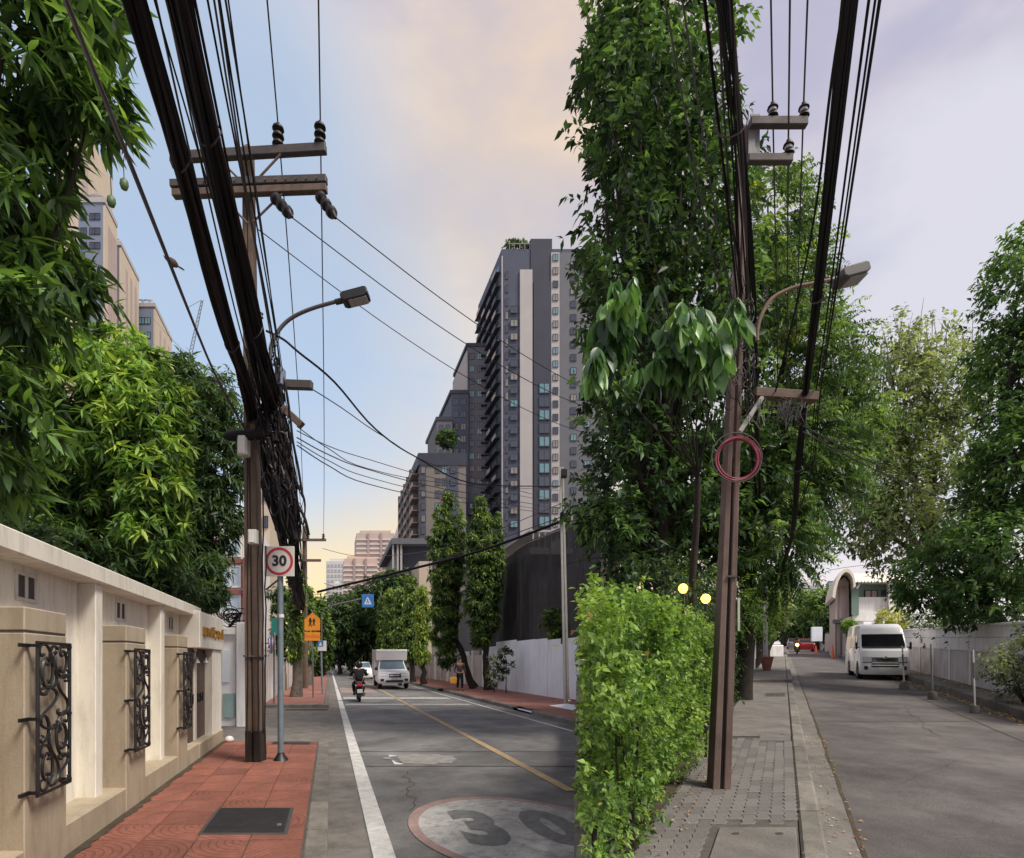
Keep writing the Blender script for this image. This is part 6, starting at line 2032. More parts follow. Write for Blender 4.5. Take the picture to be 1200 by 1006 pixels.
# pale building shell behind the net
sh_ = thing('building', 'low pale building with a flat roof edge behind the black netting', 'building', LS.P(15, 34, 0))
MB().sbox(LS, 10.8, 12.9, 30, 52, 0, 7.4).build('wall', MT['b_grey'], sh_)
MB().sbox(LS, 10.7, 13.0, 29.6, 52.4, 7.4, 7.75).build('roof', MT['b_light'], sh_)
MB().sbox(LS, 10.75, 12.95, 29.7, 52.3, 8.6, 8.72).build('rail', MT['b_light'], sh_)
for i in range(7):
    MB().sbox(LS, 10.9 + i * .32, 10.96 + i * .32, 29.72, 29.8, 7.75, 8.6).build('rail_post', MT['b_light'], sh_)

# =================================================================== BUILDINGS
def wbox(S, px0, px1, Y0, Y1, z0, z1):
    a, b = W(px0, 0, Y0).x, W(px1, 0, Y0).x
    s = S.k * (Y1 - Y0)
    return MB().hexa([Vector(q) for q in ((a, Y0, z0), (b, Y0, z0), (b + s, Y1, z0), (a + s, Y1, z0), (a, Y0, z1), (b, Y0, z1), (b + s, Y1, z1), (a + s, Y1, z1))])


def wp(S, a, b, Y, w):
    v = W(a, b, Y)
    return v + Vector((S.k * w, w, 0))


def bxs(S, px0, px1, pt, Y, depth, z0=-6):
    """Building block whose front spans px0..px1 at depth Y and whose top shows at row pt."""
    return dict(S=S, x0=S.X(px0, Y), x1=S.X(px1, Y), y0=Y, y1=Y + depth, z0=z0, z1=EYE - (pt - 762) * Y / F - S.h(Y))


def block(d, name, mat, parent, grow=0):
    return MB().sbox(d['S'], d['x0'] - grow, d['x1'] + grow, d['y0'] - grow, d['y1'] + grow, d['z0'], d['z1']).build(name, MT[mat], parent)


_win = {}


def windows(parent, d, pxs, pys, w, h, mats, prob=1.0, frame='b_dark', face='front', off=.06, seed=0, pane=True):
    """Windows on the front of a block at the given picture columns/rows (pixel sizes at the block's depth)."""
    r_ = random.Random(seed)
    Y = d['y0']
    u = Y / F
    for py in pys:
        for px in pxs:
            if r_.random() > prob:
                continue
            gm = r_.choice(mats)
            key = (round(w * u, 2), round(h * u, 2), frame, gm)
            if key not in _win:
                a, b = w * u / 2, h * u / 2
                t = min(a, b) * .16
                mb = MB()
                mb.box(-a, a, -off, .05, -b, -b + t)
                mb.box(-a, a, -off, .05, b - t, b)
                mb.box(-a, -a + t, -off, .05, -b + t, b - t)
                mb.box(a - t, a, -off, .05, -b + t, b - t)
                mb.box(-t / 2, t / 2, -off, .05, -b + t, b - t)
                fo = mb.build('window', MT[frame], None)
                po = MB().box(-a + t, a - t, -off * .5, .04, -b + t, b - t).build('pane', MT[gm], None)
                _win[key] = (fo.data, po.data)
                bpy.data.objects.remove(fo)
                bpy.data.objects.remove(po)
            fm, pm = _win[key]
            o = link('window', fm, None, parent)
            o.location = W(px, py, Y) - abs_loc(parent)
            if pane:
                link('pane', pm, None, o)


# tall slate tower, right edge of the left street
T1 = bxs(LS, 588, 704, 292, 120, 19)
tw_ = thing('high_rise', 'tall slate grey residential tower with a pale vertical stripe and roof terrace', 'tower', LS.P(45, 120, 0))
block(T1, 'wall', 'b_slate', tw_)
D = bxs(LS, 622, 647, 280, 119.8, 10); block(D, 'stair_tower', 'b_slate2', tw_)
D = bxs(LS, 609.5, 624, 316, 119.6, .3); block(D, 'pale_stripe', 'b_light', tw_)
D = bxs(LS, 625.5, 645.5, 330, 119.5, .5); block(D, 'glazed_panel', 'b_slate2', tw_)
D = bxs(LS, 646, 656, 296, 119.55, .4); block(D, 'pale_stripe', 'b_light', tw_)
D = bxs(LS, 656.2, 704, 296, 119.5, .5); block(D, 'taupe_bay', 'b_grey', tw_)
D = bxs(LS, 588, 589.2, 300, 119.7, .3); block(D, 'corner_fin', 'b_light', tw_)
mb = MB()
u = 120 / F
for px in (597, 603, 609, 615, 621):
    mb.tube([W(px, 293, 120), W(px, 286, 120)], .12, 4)
mb.tube([W(596, 286, 120), W(622, 286, 120)], .16, 4)
mb.tube([W(596, 286, 120), W(588, 291, 136)], .16, 4)
mb.build('terrace_frame', MT['scaff'], tw_)
rows = [363 + 15.7 * i for i in range(17)]
windows(tw_, dict(y0=119.95), (594,), [323 + 15.7 * i for i in range(20)], 3.5, 9, ('win', 'win', 'win_curtain'), seed=31)
windows(tw_, dict(y0=119.7), (602.5,), rows, 9, 8.5, ('win', 'win', 'win_cyan', 'win_curtain'), seed=1)
windows(tw_, dict(y0=119.7), (628,), rows, 5.5, 8, ('win', 'win', 'win_cyan', 'win_curtain'), seed=2)
windows(tw_, dict(y0=119.45), (651,), [302 + 15.6 * i for i in range(21)], 6.5, 8, ('win', 'win_cyan', 'win', 'win_curtain'), seed=3)
windows(tw_, dict(y0=119.4), (638,), [455 + 15.6 * i for i in range(11)], 13, 12.5, ('win_cyan', 'win'), frame='b_slate2', seed=4)
windows(tw_, dict(y0=119.4), (672, 688), [310 + 15.6 * i for i in range(20)], 7, 8, ('win', 'win', 'win_cyan', 'win_curtain'), seed=5)
# balconies on the receding left face
for i in range(23):
    z = 88 - i * 3.0
    p0 = T1['x0']
    bl = MB().sbox(LS, p0 - 1.0, p0 - .02, 121, 138.5, z - 1.25, z - 1.05).build('balcony', MT['b_dark'], tw_)
    for k in range(4):
        MB().sbox(LS, p0 - .98, p0 - .9, 121.5 + k * 4.3, 124.2 + k * 4.3, z - 1.05, z - .15).build('railing', MT['b_light' if (i + k) % 3 == 0 else 'b_slate'], bl)
        MB().sbox(LS, p0 - .06, p0 + .02, 122 + k * 4.3, 124.5 + k * 4.3, z - 1.0, z + 1.0).build('balcony_door', MT['win'], bl)
D = bxs(LS, 590, 612, 288, 121, 4)
gdn = [(*W(603, 290, 122), 1.8, 1.5, .8), (*W(612, 291, 122), 1.8, 1.5, .7)]

# stepped blocks left of it
st = thing('high_rise', 'stepped dark grey apartment tower falling away to the left of the slate tower', 'tower', LS.P(30, 128, 0))
for (a, b, top, Y, dp, m_) in ((548, 589, 404, 130, 14, 'b_grey'), (578, 589, 330, 139.5, 10, 'b_light'), (529, 549, 459, 129, 12, 'b_slate'), (512, 530, 490, 127, 12, 'b_grey')):
    block(bxs(LS, a, b, top, Y, dp), 'wall', m_, st)
for (a, b, top, Y) in ((546.5, 590, 402, 129.8), (527.5, 550, 457, 128.8), (511, 531, 488.5, 126.8)):
    d = bxs(LS, a, b, top, Y, 14)
    d['z0'] = d['z1'] - .8
    block(d, 'parapet', 'b_slate2', st)
d = bxs(LS, 546.8, 548, 412, 129.5, 14.2); d['x0'] -= .1; block(d, 'side_wall', 'b_light', st)
windows(st, dict(y0=130), (553, 562, 572, 582), [418 + 14.6 * i for i in range(11)], 6, 7.5, ('win', 'win', 'win_cyan', 'win_curtain'), seed=6, frame='b_dark')
windows(st, dict(y0=129), (534, 543), [471 + 14.6 * i for i in range(8)], 6, 8, ('win', 'win', 'win_cyan', 'win_curtain'), seed=7)
windows(st, dict(y0=127), (517, 525), [502 + 14.6 * i for i in range(4)], 5, 8, ('win',), seed=8)
for i in range(12):
    d = bxs(LS, 566, 569, 410 + 14.6 * i, 129.3, .7)
    MB().sbox(LS, LS.X(564, 129.3), LS.X(576, 129.3), 129.2, 130, d['z1'] - 1.3, d['z1'] - 1.1).build('balcony', MT['b_dark'], st)
d = bxs(LS, 548, 590, 588, 128.5, 3); d['z0'] = d['z1'] - 3; block(d, 'podium_band', 'b_slate2', st)
windows(st, dict(y0=128.4), (554, 564), [593], 7, 6, ('win_cyan',), seed=9, frame='b_slate2')

# lower apartment block with balconied side
ab = thing('apartment_block', 'eight storey taupe apartment block with balconies along its left side', 'building', LS.P(18, 100, 0))
A = bxs(LS, 492, 546, 533, 100, 22)
block(A, 'wall', 'b_taupe', ab)
d = bxs(LS, 490, 547, 531, 99.8, 22.4); d['z0'] = d['z1'] - 2.2; block(d, 'roof_band', 'b_slate2', ab)
d = bxs(LS, 493, 499, 545, 99.85, .3); block(d, 'slate_strip', 'b_slate', ab)
d = bxs(LS, 524, 537, 545, 99.85, .3); block(d, 'slate_strip', 'b_slate', ab)
rows = [551 + 14.2 * i for i in range(7)]
windows(ab, dict(y0=99.8), (496,), rows, 4.5, 8, ('win', 'win', 'win_cyan', 'win_curtain'), seed=10)
windows(ab, dict(y0=100), (513, 521), rows, 6.5, 8.5, ('win_cyan', 'win_cyan', 'win'), seed=11)
windows(ab, dict(y0=99.8), (531,), rows, 7, 8, ('win', 'win'), seed=12)
for i in range(8):
    z = A['z1'] - 3.2 - i * 2.2
    bl = MB().sbox(LS, A['x0'] - 1.3, A['x0'] - .02, 100.6, 121.5, z - .15, z).build('balcony', MT['b_taupe'], ab)
    for k in range(5):
        y0 = 100.7 + k * 4.2
        MB().sbox(LS, A['x0'] - 1.28, A['x0'] - 1.2, y0, y0 + 3.6, z, z + .75).build('railing', MT['b_slate' if k % 2 else 'b_mauve'], bl)
        MB().sbox(LS, A['x0'] - .08, A['x0'] - .01, y0 + .4, y0 + 3, z, z + 1.8).build('balcony_door', MT['win'], bl)
        MB().sbox(LS, A['x0'] - 1.3, A['x0'] - .05, y0 + 3.7, y0 + 3.9, z, z + 2.05).build('party_fin', MT['b_taupe'], bl)
roof_t = [pix_blob(524, 514, 112, 10, 9)]

# dark pavilion, beige column, white curved wall
pv = thing('building', 'dark grey flat roofed pavilion below the apartment block', 'building', LS.P(8, 70, 0))
block(bxs(LS, 466, 506, 638, 70, 14), 'wall', 'b_slate2', pv)
d = bxs(LS, 459, 512, 631, 68.5, 17); d['z0'] = d['z1'] - .7; block(d, 'roof', 'b_grey', pv)
windows(pv, dict(y0=69.9), (456.5 + 14,), (648, 664), 4.5, 12, ('win',), seed=13)
for px in (460.5, 466, 470):
    MB().box(W(px, 0, 68.8).x - .1, W(px, 0, 68.8).x + .1, 68.8, 69, -4, W(0, 638, 68.8).z).build('column', MT['b_light'], pv)
d = bxs(LS, 468, 510, 672, 66, 6); d['z0'] = d['z1'] - .3; block(d, 'lower_roof', 'b_light', pv)
bc = thing('building', 'narrow beige rounded tower block between the trees and the dark pavilion', 'building', LS.P(9, 60, 0))
d = bxs(LS, 491, 506, 658, 60, 6)
o = block(d, 'wall', 'b_cream', bc)
wc = thing('building', 'white sweeping curved wall beside the balconied apartment block', 'building', LS.P(12, 130, 0))
pts = [(456, 636), (462, 628), (466, 616), (468, 604), (471, 602), (473, 640)]
MB().prism(pts, lambda a, b, w: W(a, b, 126 + w), 0, 8).build('wall', MT['b_pale'], wc)
MB().sbox(LS, LS.X(456, 126), LS.X(474, 126), 126, 134, -4, LS.Z(634, 126)).build('base', MT['b_pale'], wc)

# far pink and grey towers at the street's end
for (a, b, top, Y, m_, lab, wm) in ((418, 462, 625, 230, 'b_pink', 'tall pinkish ribbed tower on the skyline of the left street', 'win'),
                                    (403, 442, 655, 215, 'b_peach', 'lower peach tower before the tall pinkish one', 'win'),
                                    (382, 411, 658, 260, 'b_pale', 'pale grey windowed tower at the far left of the skyline', 'win_blue'),
                                    (388, 402, 684, 200, 'b_pale', 'small white tower with dark window grid on the skyline', 'win')):
    t = thing('distant_tower', lab, 'tower', LS.P(LS.X(a, Y), Y, 0))
    d = bxs(LS, a, b, top, Y, 20, z0=-10)
    block(d, 'wall', m_, t)
    d2 = bxs(LS, a + 4, b - 4, top - 3, Y + 2, 12); block(d2, 'roof_plant', m_, t)
    if wm == 'win_blue' or a == 388:
        windows(t, dict(y0=Y - .1), [a + 3 + 4.2 * i for i in range(int((b - a) / 4.2))], [top + 5 + 6 * i for i in range(10)], 2.8, 3.2, (wm,), frame='b_pale', pane=True, seed=3)
    else:
        for i in range(int((720 - top) / 5)):
            z = d['z1'] - 2.5 - i * 1.9
            MB().sbox(LS, d['x0'] - .3, d['x1'] + .3, Y - .45, Y, z - .45, z).build('floor_band', MT['b_pale'], t)
        for q in (.28, .62):
            xx = d['x0'] + (d['x1'] - d['x0']) * q
            MB().sbox(LS, xx, xx + .9, Y - .6, Y, d['z0'], d['z1']).build('recess', MT['b_mauve'], t)

# cream towers above the left trees
for (a, b, c_, top, Y, lab, mf, ms) in ((92, 121, 135, 238, 100, 'grey and cream tower rising behind the near mango leaves', 'b_blue', 'b_cream'),
                                        (148, 180, 200, 360, 130, 'grey and cream tower with teal windows above the bright tree', 'b_blue', 'b_cream'),
                                        (118, 140, 161, 288, 118, 'cream tower with roof dishes half hidden between two towers', 'b_grey', 'b_cream')):
    t = thing('high_rise', lab, 'tower', LS.P(LS.X(a, Y), Y, 0))
    u = Y / F
    x0, x1 = LS.X(a, Y), LS.X(b, Y)
    yb2_ = x1 * F / (c_ - 386)
    top_z = LS.Z(top, Y)
    MB().sbox(LS, x0, x1 - .05, Y, yb2_, -4, top_z).build('wall', MT[mf], t)
    MB().sbox(LS, x1 - .05, x1 + .35, Y + .02, yb2_, -4, top_z - .4).build('side_wall', MT[ms], t)
    MB().sbox(LS, x0 - .2, x1 + .4, Y - .2, yb2_ + .2, top_z, top_z + .9).build('parapet', MT['b_light'], t)
    MB().sbox(LS, x0 + 1, x1 - 1.2, Y + 3, Y + 9, top_z + .9, top_z + 2.6).build('roof_plant', MT['b_pale'], t)
    for k in range(3):
        MB().sbox(LS, x1 + .36, x1 + .4, Y + (yb2_ - Y) * (.25 + .25 * k), Y + (yb2_ - Y) * (.25 + .25 * k) + 1.2, -4, top_z - 3).build('window_strip', MT['b_mauve'], t)
    for k in range(2):
        p = LS.P(x1 - 1.5 - k * 1.5, Y + 1.5, top_z + 2.2)
        MB().lathe([(.1, -1.3), (.08, 0), (.9, .25), (.95, .4), (.1, .1)], Matrix.Translation(p) @ Matrix.Rotation(R(25), 4, 'X'), 12).build('dish', MT['b_pale'], t)
    nrow = 5 if a != 92 else 3
    windows(t, dict(y0=Y - .05), [a + 6, (a + b) / 2 + 2, b - 7], [top + 16 + 17 * i for i in range(nrow)], 7, 8, ('win_cyan' if a == 148 else 'win',), seed=a)
t = thing('high_rise', 'tall cream tower glimpsed at the top left between mango leaves', 'tower', LS.P(LS.X(70, 140), 140, 0))
MB().sbox(LS, LS.X(60, 140), LS.X(103, 140), 140, 156, -4, LS.Z(150, 140)).build('wall', MT['b_cream'], t)
MB().sbox(LS, LS.X(97, 140), LS.X(103.5, 140), 139.8, 140, -4, LS.Z(152, 140)).build('corner_strip', MT['b_mauve'], t)

# tower crane
cr = thing('tower_crane', 'thin lattice crane jib rising beyond the trees', 'crane', W(222, 425, 180))
mb = MB()
A_, B_ = W(221, 425, 180), W(237, 352, 180)
for off_ in (Vector((-.6, 0, 0)), Vector((.6, 0, 0)), Vector((0, 1, .2))):
    mb.tube([A_ + off_, B_ + off_ * .5], .09, 4)
for i in range(16):
    p, q = A_.lerp(B_, i / 16), A_.lerp(B_, (i + 1) / 16)
    s = .6 * (1 - .5 * i / 16)
    mb.tube([p + Vector((-s, 0, 0)), q + Vector((s, 0, 0))], .06, 4)
    mb.tube([p + Vector((s, 0, 0)), q + Vector((-s, 0, 0))], .06, 4)
mb.build('jib', MT['steel'], cr)
MB().tube([W(218, 362, 180), W(236, 352, 180)], .06, 4).build('tie_rod', MT['steel'], cr)
MB().box(A_.x - 1, A_.x + 1, 179, 181, -5, A_.z).build('mast', MT['steel'], cr)

# pink house behind the left pole and cream gable
ph = thing('town_house', 'pink town house with blue grey windows behind the dark tree and pole', 'building', LS.P(LS.X(270, 34), 34, 0))
H_ = dict(y0=34)
wbox(LS, 236, 300, 34, 46, LS.h(34) - .2, W(0, 612, 34).z).build('wall', MT['b_pale'], ph)
for yy in (656, 692):
    wbox(LS, 236, 300, 33.75, 34, W(0, yy + 5, 34).z, W(0, yy, 34).z).build('floor_band', MT['brown_red'], ph)
wbox(LS, 284.5, 290, 33.6, 34, LS.h(34), W(0, 655, 34).z).build('downpipe', MT['brown_red'], ph)
wbox(LS, 240, 257, 33.9, 34, LS.h(34), W(0, 620, 34).z).build('pink_bay', MT['b_pink'], ph)
windows(ph, dict(y0=33.9), (270.5,), (640, 676, 706), 25, 26, ('win_blue', 'win_blue'), frame='sign_white', seed=1)
cgb = thing('building', 'cream building edge just right of the left utility pole', 'building', LS.P(LS.X(311, 42), 42, 0))
wbox(LS, 297, 316.5, 42, 52, LS.h(42) - .2, W(0, 556, 42).z).build('wall', MT['b_cream'], cgb)
wbox(LS, 296, 317.5, 41.8, 52.2, W(0, 556, 42).z, W(0, 552, 42).z).build('parapet', MT['b_pink'], cgb)
windows(cgb, dict(y0=41.95), (311,), (580, 612, 645), 6, 14, ('win',), seed=2)
# tangled wire roll behind the side wall
wr = thing('wire_roll', 'tangle of black wire mesh behind the white side wall', 'wire roll', W(272, 735, 15))
for i in range(14):
    s = random.uniform(4, 13)
    cx_, cy2 = random.uniform(264, 282), random.uniform(716, 728)
    MB().tube([W(cx_ + s * math.cos(k * .5), cy2 + s * .7 * math.sin(k * .5), 14.9 + .1 * math.sin(k + i)) for k in range(13)], .012, 4).build('strand', MT['cable'], wr)
MB().tube([W(266, 738, 15), W(283, 718, 15)], .04, 5).build('bar', MT['cable'], wr)
MB().tube([W(256, 742, 15), W(286, 735, 15)], .04, 5).build('bar', MT['cable'], wr)

# =================================================================== RIGHT STREET: WALLS, HOUSE
rw = thing('boundary_wall', 'long white boundary wall with grey recessed panels along the right hand pavement', 'wall', RS.P(5.6, 13, .2))
MB().sbox(RS, 5.64, 5.86, 9.6, 42, -.1, 1.93).build('wall_panel', MT['wall_cool'], rw)
MB().sbox(RS, 5.58, 5.9, 9.6, 42, 1.93, 2.0).build('coping', MT['wall_cool'], rw, bevel=.01)
MB().sbox(RS, 5.60, 5.66, 9.6, 42, 1.60, 1.64).build('moulding', MT['panel_grey'], rw)
MB().sbox(RS, 5.595, 5.66, 9.6, 42, 1.22, 1.60).build('upper_band', MT['wall_cool'], rw)
ysp = [10.5 + 2.05 * i for i in range(15)]
for i in range(len(ysp)):
    MB().sbox(RS, 5.59, 5.65, ysp[i] - .09, ysp[i] + .09, .18, 1.225).build('post', MT['wall_cool'], rw, bevel=.008)
    if i < len(ysp) - 1:
        MB().sbox(RS, 5.625, 5.65, ysp[i] + .09, ysp[i + 1] - .09, .18, 1.218).build('grey_panel', MT['panel_grey'], rw)
# gate posts and white fence before the house
gf = thing('fence', 'white fence panels and grey slatted gate before the arched roof house', 'fence', RS.P(5, 44, 0))
for (a, b, m_, z1) in ((42.2, 44.2, 'wall_cool', 2.3), (44.8, 48.5, 'wall_cool', 2.3), (55, 57, 'wall_cool', 2.4), (57, 80, 'panel_grey', 2.1)):
    MB().sbox(RS, 5.2, 5.4, a, b, -.1, z1).build('panel', MT[m_], gf)
for i in range(12):
    MB().sbox(RS, 5.25, 5.3, 49 + i * .5, 49.2 + i * .5, .1, 2.0).build('slat', MT['steel_dark'], gf)
wb = thing('white_board', 'large white site board standing by the far right kerb', 'board', RS.P(4.6, 66, 0))
MB().box(W(951, 0, 62).x, W(964, 0, 62).x, 62, 62.2, W(0, 752, 62).z, W(0, 735, 62).z).build('board', MT['hoard'], wb, bevel=.03)
for px in (953, 962):
    MB().tube([W(px, 758, 62.1), W(px, 738, 62.1)], .05, 5).build('leg', MT['steel'], wb)

YH = 46
hs = thing('house', 'two storey house with a pale arched roof and green painted walls', 'house', W(1000, 740, YH))
zb = RS.h(YH) - .1
MB().prism([(988, 773), (1012, 773), (1012, 722), (1060, 722), (1060, 773), (1072, 773), (1072, 700), (1000, 700), (999, 722), (988, 726)], lambda a, b, w: wp(RS, a, b, YH, w), 0, 9).build('lower_wall', MT['wall_cool'], hs)
wbox(RS, 999, 1072, YH + .5, YH + 9, W(0, 718.5, YH).z, W(0, 683, YH).z).build('green_wall', MT['b_green'], hs)
wbox(RS, 998, 1006.5, YH - .4, YH + .5, W(0, 721, YH).z, W(0, 684, YH).z).build('green_pier', MT['b_green'], hs)
wbox(RS, 1041.5, 1046.5, YH - .6, YH + .5, W(0, 716, YH).z, W(0, 684, YH).z).build('column', MT['wall_cool'], hs)
wbox(RS, 999, 1072, YH - .2, YH + .5, W(0, 728, YH).z, W(0, 717, YH).z).build('white_band', MT['wall_cool'], hs)
windows(hs, dict(y0=YH + .46), (1020.5,), (698,), 15.5, 13, ('b_mauve',), frame='b_dark', seed=1)
windows(hs, dict(y0=YH + .46), (1036,), (700,), 6, 16, ('win',), frame='b_dark', seed=1)
# arched end bay
arc_o = [(973, 702), (974.5, 692), (977.5, 682), (981.5, 674.5), (986, 670.5), (990, 669.2), (994, 671), (997.5, 676), (999.5, 683), (1000, 690)]
arc_i = [(976.5, 704), (978, 693), (980.5, 684), (984, 677.5), (987, 674.5), (990, 673.8), (993, 675.5), (995.8, 680), (997, 686), (997.3, 692)]
mb = MB()
mb.prism(arc_o + arc_i[::-1], lambda a, b, w: wp(RS, a, b, YH, w), -1.6, 6)
mb.build('arch_roof', MT['b_roof'], hs, bevel=.02)
vs = []
top_c = [(986, 670), (990, 669), (994, 671), (997.5, 676), (999.5, 683)]
MB().prism([(988, 669.3), (1072, 667), (1072, 683), (1068, 684.2), (1000, 684.2), (998.5, 679), (995, 672)], lambda a, b, w: wp(RS, a, b, YH, w + (684 - b) * .18), -.9, 1.2).build('sheet_roof', MT['b_roof'], hs, bevel=.02)
for i in range(18):
    wbox(RS, 1001 + i * 4, 1001.8 + i * 4, YH - .95, YH - .88, W(0, 686, YH).z, W(0, 682.5, YH).z).build('rafter_end', MT['steel_dark'], hs)
MB().prism([(979, 773), (979, 694), (984, 680), (990, 676), (995, 682), (996.5, 773)], lambda a, b, w: wp(RS, a, b, YH, w), .2, 6).build('end_wall', MT['b_pink'], hs)
wbox(RS, 983.5, 991.5, YH + .1, YH + .22, W(0, 725, YH).z, W(0, 687, YH).z).build('end_window', MT['b_mauve'], hs)
wbox(RS, 977, 999, YH - 1.0, YH + .2, W(0, 731, YH).z, W(0, 727, YH).z).build('porch_roof', MT['b_dark'], hs)
for px in (979, 985, 992):
    wbox(RS, px, px + 1.5, YH - .9, YH - .7, zb, W(0, 730, YH).z).build('porch_post', MT['b_dark'], hs)
MB().prism([(1013, 735), (1028, 729), (1028, 731), (1013, 737)], lambda a, b, w: wp(RS, a, b, YH, w), -1.2, 0).build('awning', MT['panel_grey'], hs)
MB().tube([W(1004, 690, YH - .7), W(1007.5, 684.5, YH - .7)], .07, 6).build('gutter_pipe', MT['sign_white'], hs)

# walls along the left side of the right street, beyond the hedge
for (a, b, x, z1, lab, m_) in ((17.6, 21.5, -1.27, 2.0, 'grey metal fence beyond the hedge of the right street', 'panel_grey'),
                               (21.8, 27.5, -1.30, 2.05, 'bright white wall beyond the grey fence on the right street', 'wall_cool'),
                               (28, 48, -1.35, 1.9, 'brownish fence behind the flower pot pole', 'panel_grey')):
    t = thing('garden_wall', lab, 'wall', RS.P(x, a, .2))
    MB().sbox(RS, x - .14, x, a, b, .05, z1).build('wall_panel', MT[m_], t)
    for i in range(int((b - a) / 1.3) + 1):
        MB().sbox(RS, x - .17, x + .03, a + i * 1.3, a + i * 1.3 + .12, .05, z1 + .03).build('post', MT[m_], t)
t = thing('concrete_block', 'pale concrete block by the far left pavement of the right street', 'block', RS.P(-.5, 50, 0))
MB().sbox(RS, -1.2, .0, 42, 44, .15, 1.05).build('block', MT['wall_cool'], t, bevel=.04)
t = thing('gate', 'grey green metal gate closing the far end of the right street', 'gate', RS.P(0, 118, 0))
for i in range(10):
    MB().box(W(917 + i * 1.2, 0, 112).x, W(917.9 + i * 1.2, 0, 112).x, 112, 112.1, RS.h(112), W(0, 739, 112).z).build('bar', MT['steel'], t)
MB().box(W(916.5, 0, 112).x, W(929.5, 0, 112).x, 111.9, 112.15, W(0, 739.5, 112).z, W(0, 737.5, 112).z).build('top_rail', MT['teal_panel'], t)

# flower pot, cones, bollards
yq = 24
fpx = RS.P(RS.X(898.5, yq - .35), yq - .35, .22)
pt_ = thing('flower_pot', 'tapered terracotta pot at the foot of the thin grey pole', 'flower pot', fpx)
u = yq / F
MB().lathe([(4.2 * u, 0), (7.6 * u, 14.5 * u), (8.1 * u, 14.5 * u), (8.1 * u, 16 * u), (7.2 * u, 16 * u), (6.6 * u, 13 * u)], Matrix.Translation(fpx), 8).build('pot', MT['terracotta'], pt_, bevel=.01)
MB().lathe([(.001, 13 * u), (6.6 * u, 13 * u), (6.6 * u, 13.2 * u)], Matrix.Translation(fpx), 8).build('earth', MT['soil'], pt_)


def cone(label, loc, h=.75, lay=0):
    t = thing('traffic_cone', label, 'traffic cone', loc, 0, 'orange traffic cones')
    Mx = Matrix.Translation(loc) @ Matrix.Rotation(lay, 4, 'Y') @ Matrix.Translation((0, 0, .02 if not lay else .0))
    MB().box(-.19, .19, -.19, .19, 0, .035, Mx).build('base', MT['cone'], t, bevel=.01)
    MB().lathe([(.14, .035), (.03, h), (.02, h)], Mx, 14).build('cone', MT['cone'], t, smooth=40)
    MB().lathe([(.112, h * .28), (.085, h * .48)], Mx, 14).build('band', MT['sign_white'], t, smooth=40)
    return t


yc_ = 43.5
cone('upright orange cone standing on the road before the house', RS.P(RS.X(976, yc_), yc_, 0), 1.05)
cone('fallen orange cone lying beside the upright one', RS.P(RS.X(979, 48), 48, .19), .9, R(88))
cone('far small orange cone near the red car', RS.P(RS.X(956, 60), 60, 0), .8)
cone('farthest small orange cone along the kerb', RS.P(RS.X(951, 70), 70, 0), .8)
for (px, pyb, ptop, lab, m_) in ((1142.5, 836, 762, 'nearest pale bollard pole in a concrete bucket on the right street', 'sign_white'),
                                 (1093, 820, 755, 'middle blue grey pole in a concrete foot on the right street', 'post_blue'),
                                 (1059.5, 808, 757, 'pole in front of the van with a low concrete foot', 'sign_white')):
    Y = RS.gy(pyb)
    b_ = RS.P(RS.X(px, Y), Y, 0)
    u = Y / F
    t = thing('bollard', lab, 'bollard', b_, 0, 'poles in concrete feet')
    MB().lathe([(5.0 * u, 0), (5.2 * u, 1 * u), (4.6 * u, 8 * u), (4.3 * u, 9 * u), (1.5 * u, 9.2 * u)], Matrix.Translation(b_), 14).build('foot', MT['kerb'], t, smooth=40)
    MB().tube([b_ + Vector((0, 0, 8 * u)), Vector((W(px - 2.2, 0, Y).x, Y, W(0, ptop, Y).z))], 0.85 * u, 8).build('pole', MT[m_], t, smooth=40)
    MB().tube([b_.lerp(Vector((W(px - 2.2, 0, Y).x, Y, W(0, ptop, Y).z)), f) for f in (.55, .8)], 0.95 * u, 8).build('sleeve', MT['steel'], t, smooth=40)

# street rubbish and dry leaves along the right kerb
N = 900
yy = RNG.uniform(9.5, 24, N)
xx = np.where(RNG.uniform(0, 1, N) < .6, 4.60 - np.abs(RNG.normal(0, .12, N)), 5.5 - np.abs(RNG.normal(0, .25, N)))
zz_ = np.where(xx < 4.64, .012, .205)
P_ = np.stack([xx + RS.k * yy, yy, zz_ + RS.s * yy], 1)
o = leaf_mesh('fallen_leaves', MT['dry'], None, P_, RNG.normal(0, 1, (N, 3)) * np.array([1, 1, .15]), RNG.uniform(.05, .11, N), RNG.uniform(.02, .05, N), RNG.uniform(0, 1, N), 0, .3, kind='stuff')
o['label'] = 'dry leaves gathered along the kerb and wall of the right hand street'
N = 260
yy = RNG.uniform(3.6, 9, N)
xx = np.where(RNG.uniform(0, 1, N) < .5, RNG.uniform(.35, .66, N), -.75 - np.abs(RNG.normal(0, .2, N)))
P_ = np.stack([xx + RS.k * yy, yy, np.where(xx > .3, .016, .135) + RS.s * yy], 1)
o = leaf_mesh('fallen_leaves', MT['dry'], None, P_, RNG.normal(0, 1, (N, 3)) * np.array([1, 1, .15]), RNG.uniform(.02, .05, N), RNG.uniform(.01, .025, N), RNG.uniform(0, 1, N), 0, .3, kind='stuff')
o['label'] = 'small dry leaves by the hedge and gutter of the right hand street'

# =================================================================== TREES AND HEDGES, LEFT
def Lb(x, y, z):
    return LS.P(x, y, z)


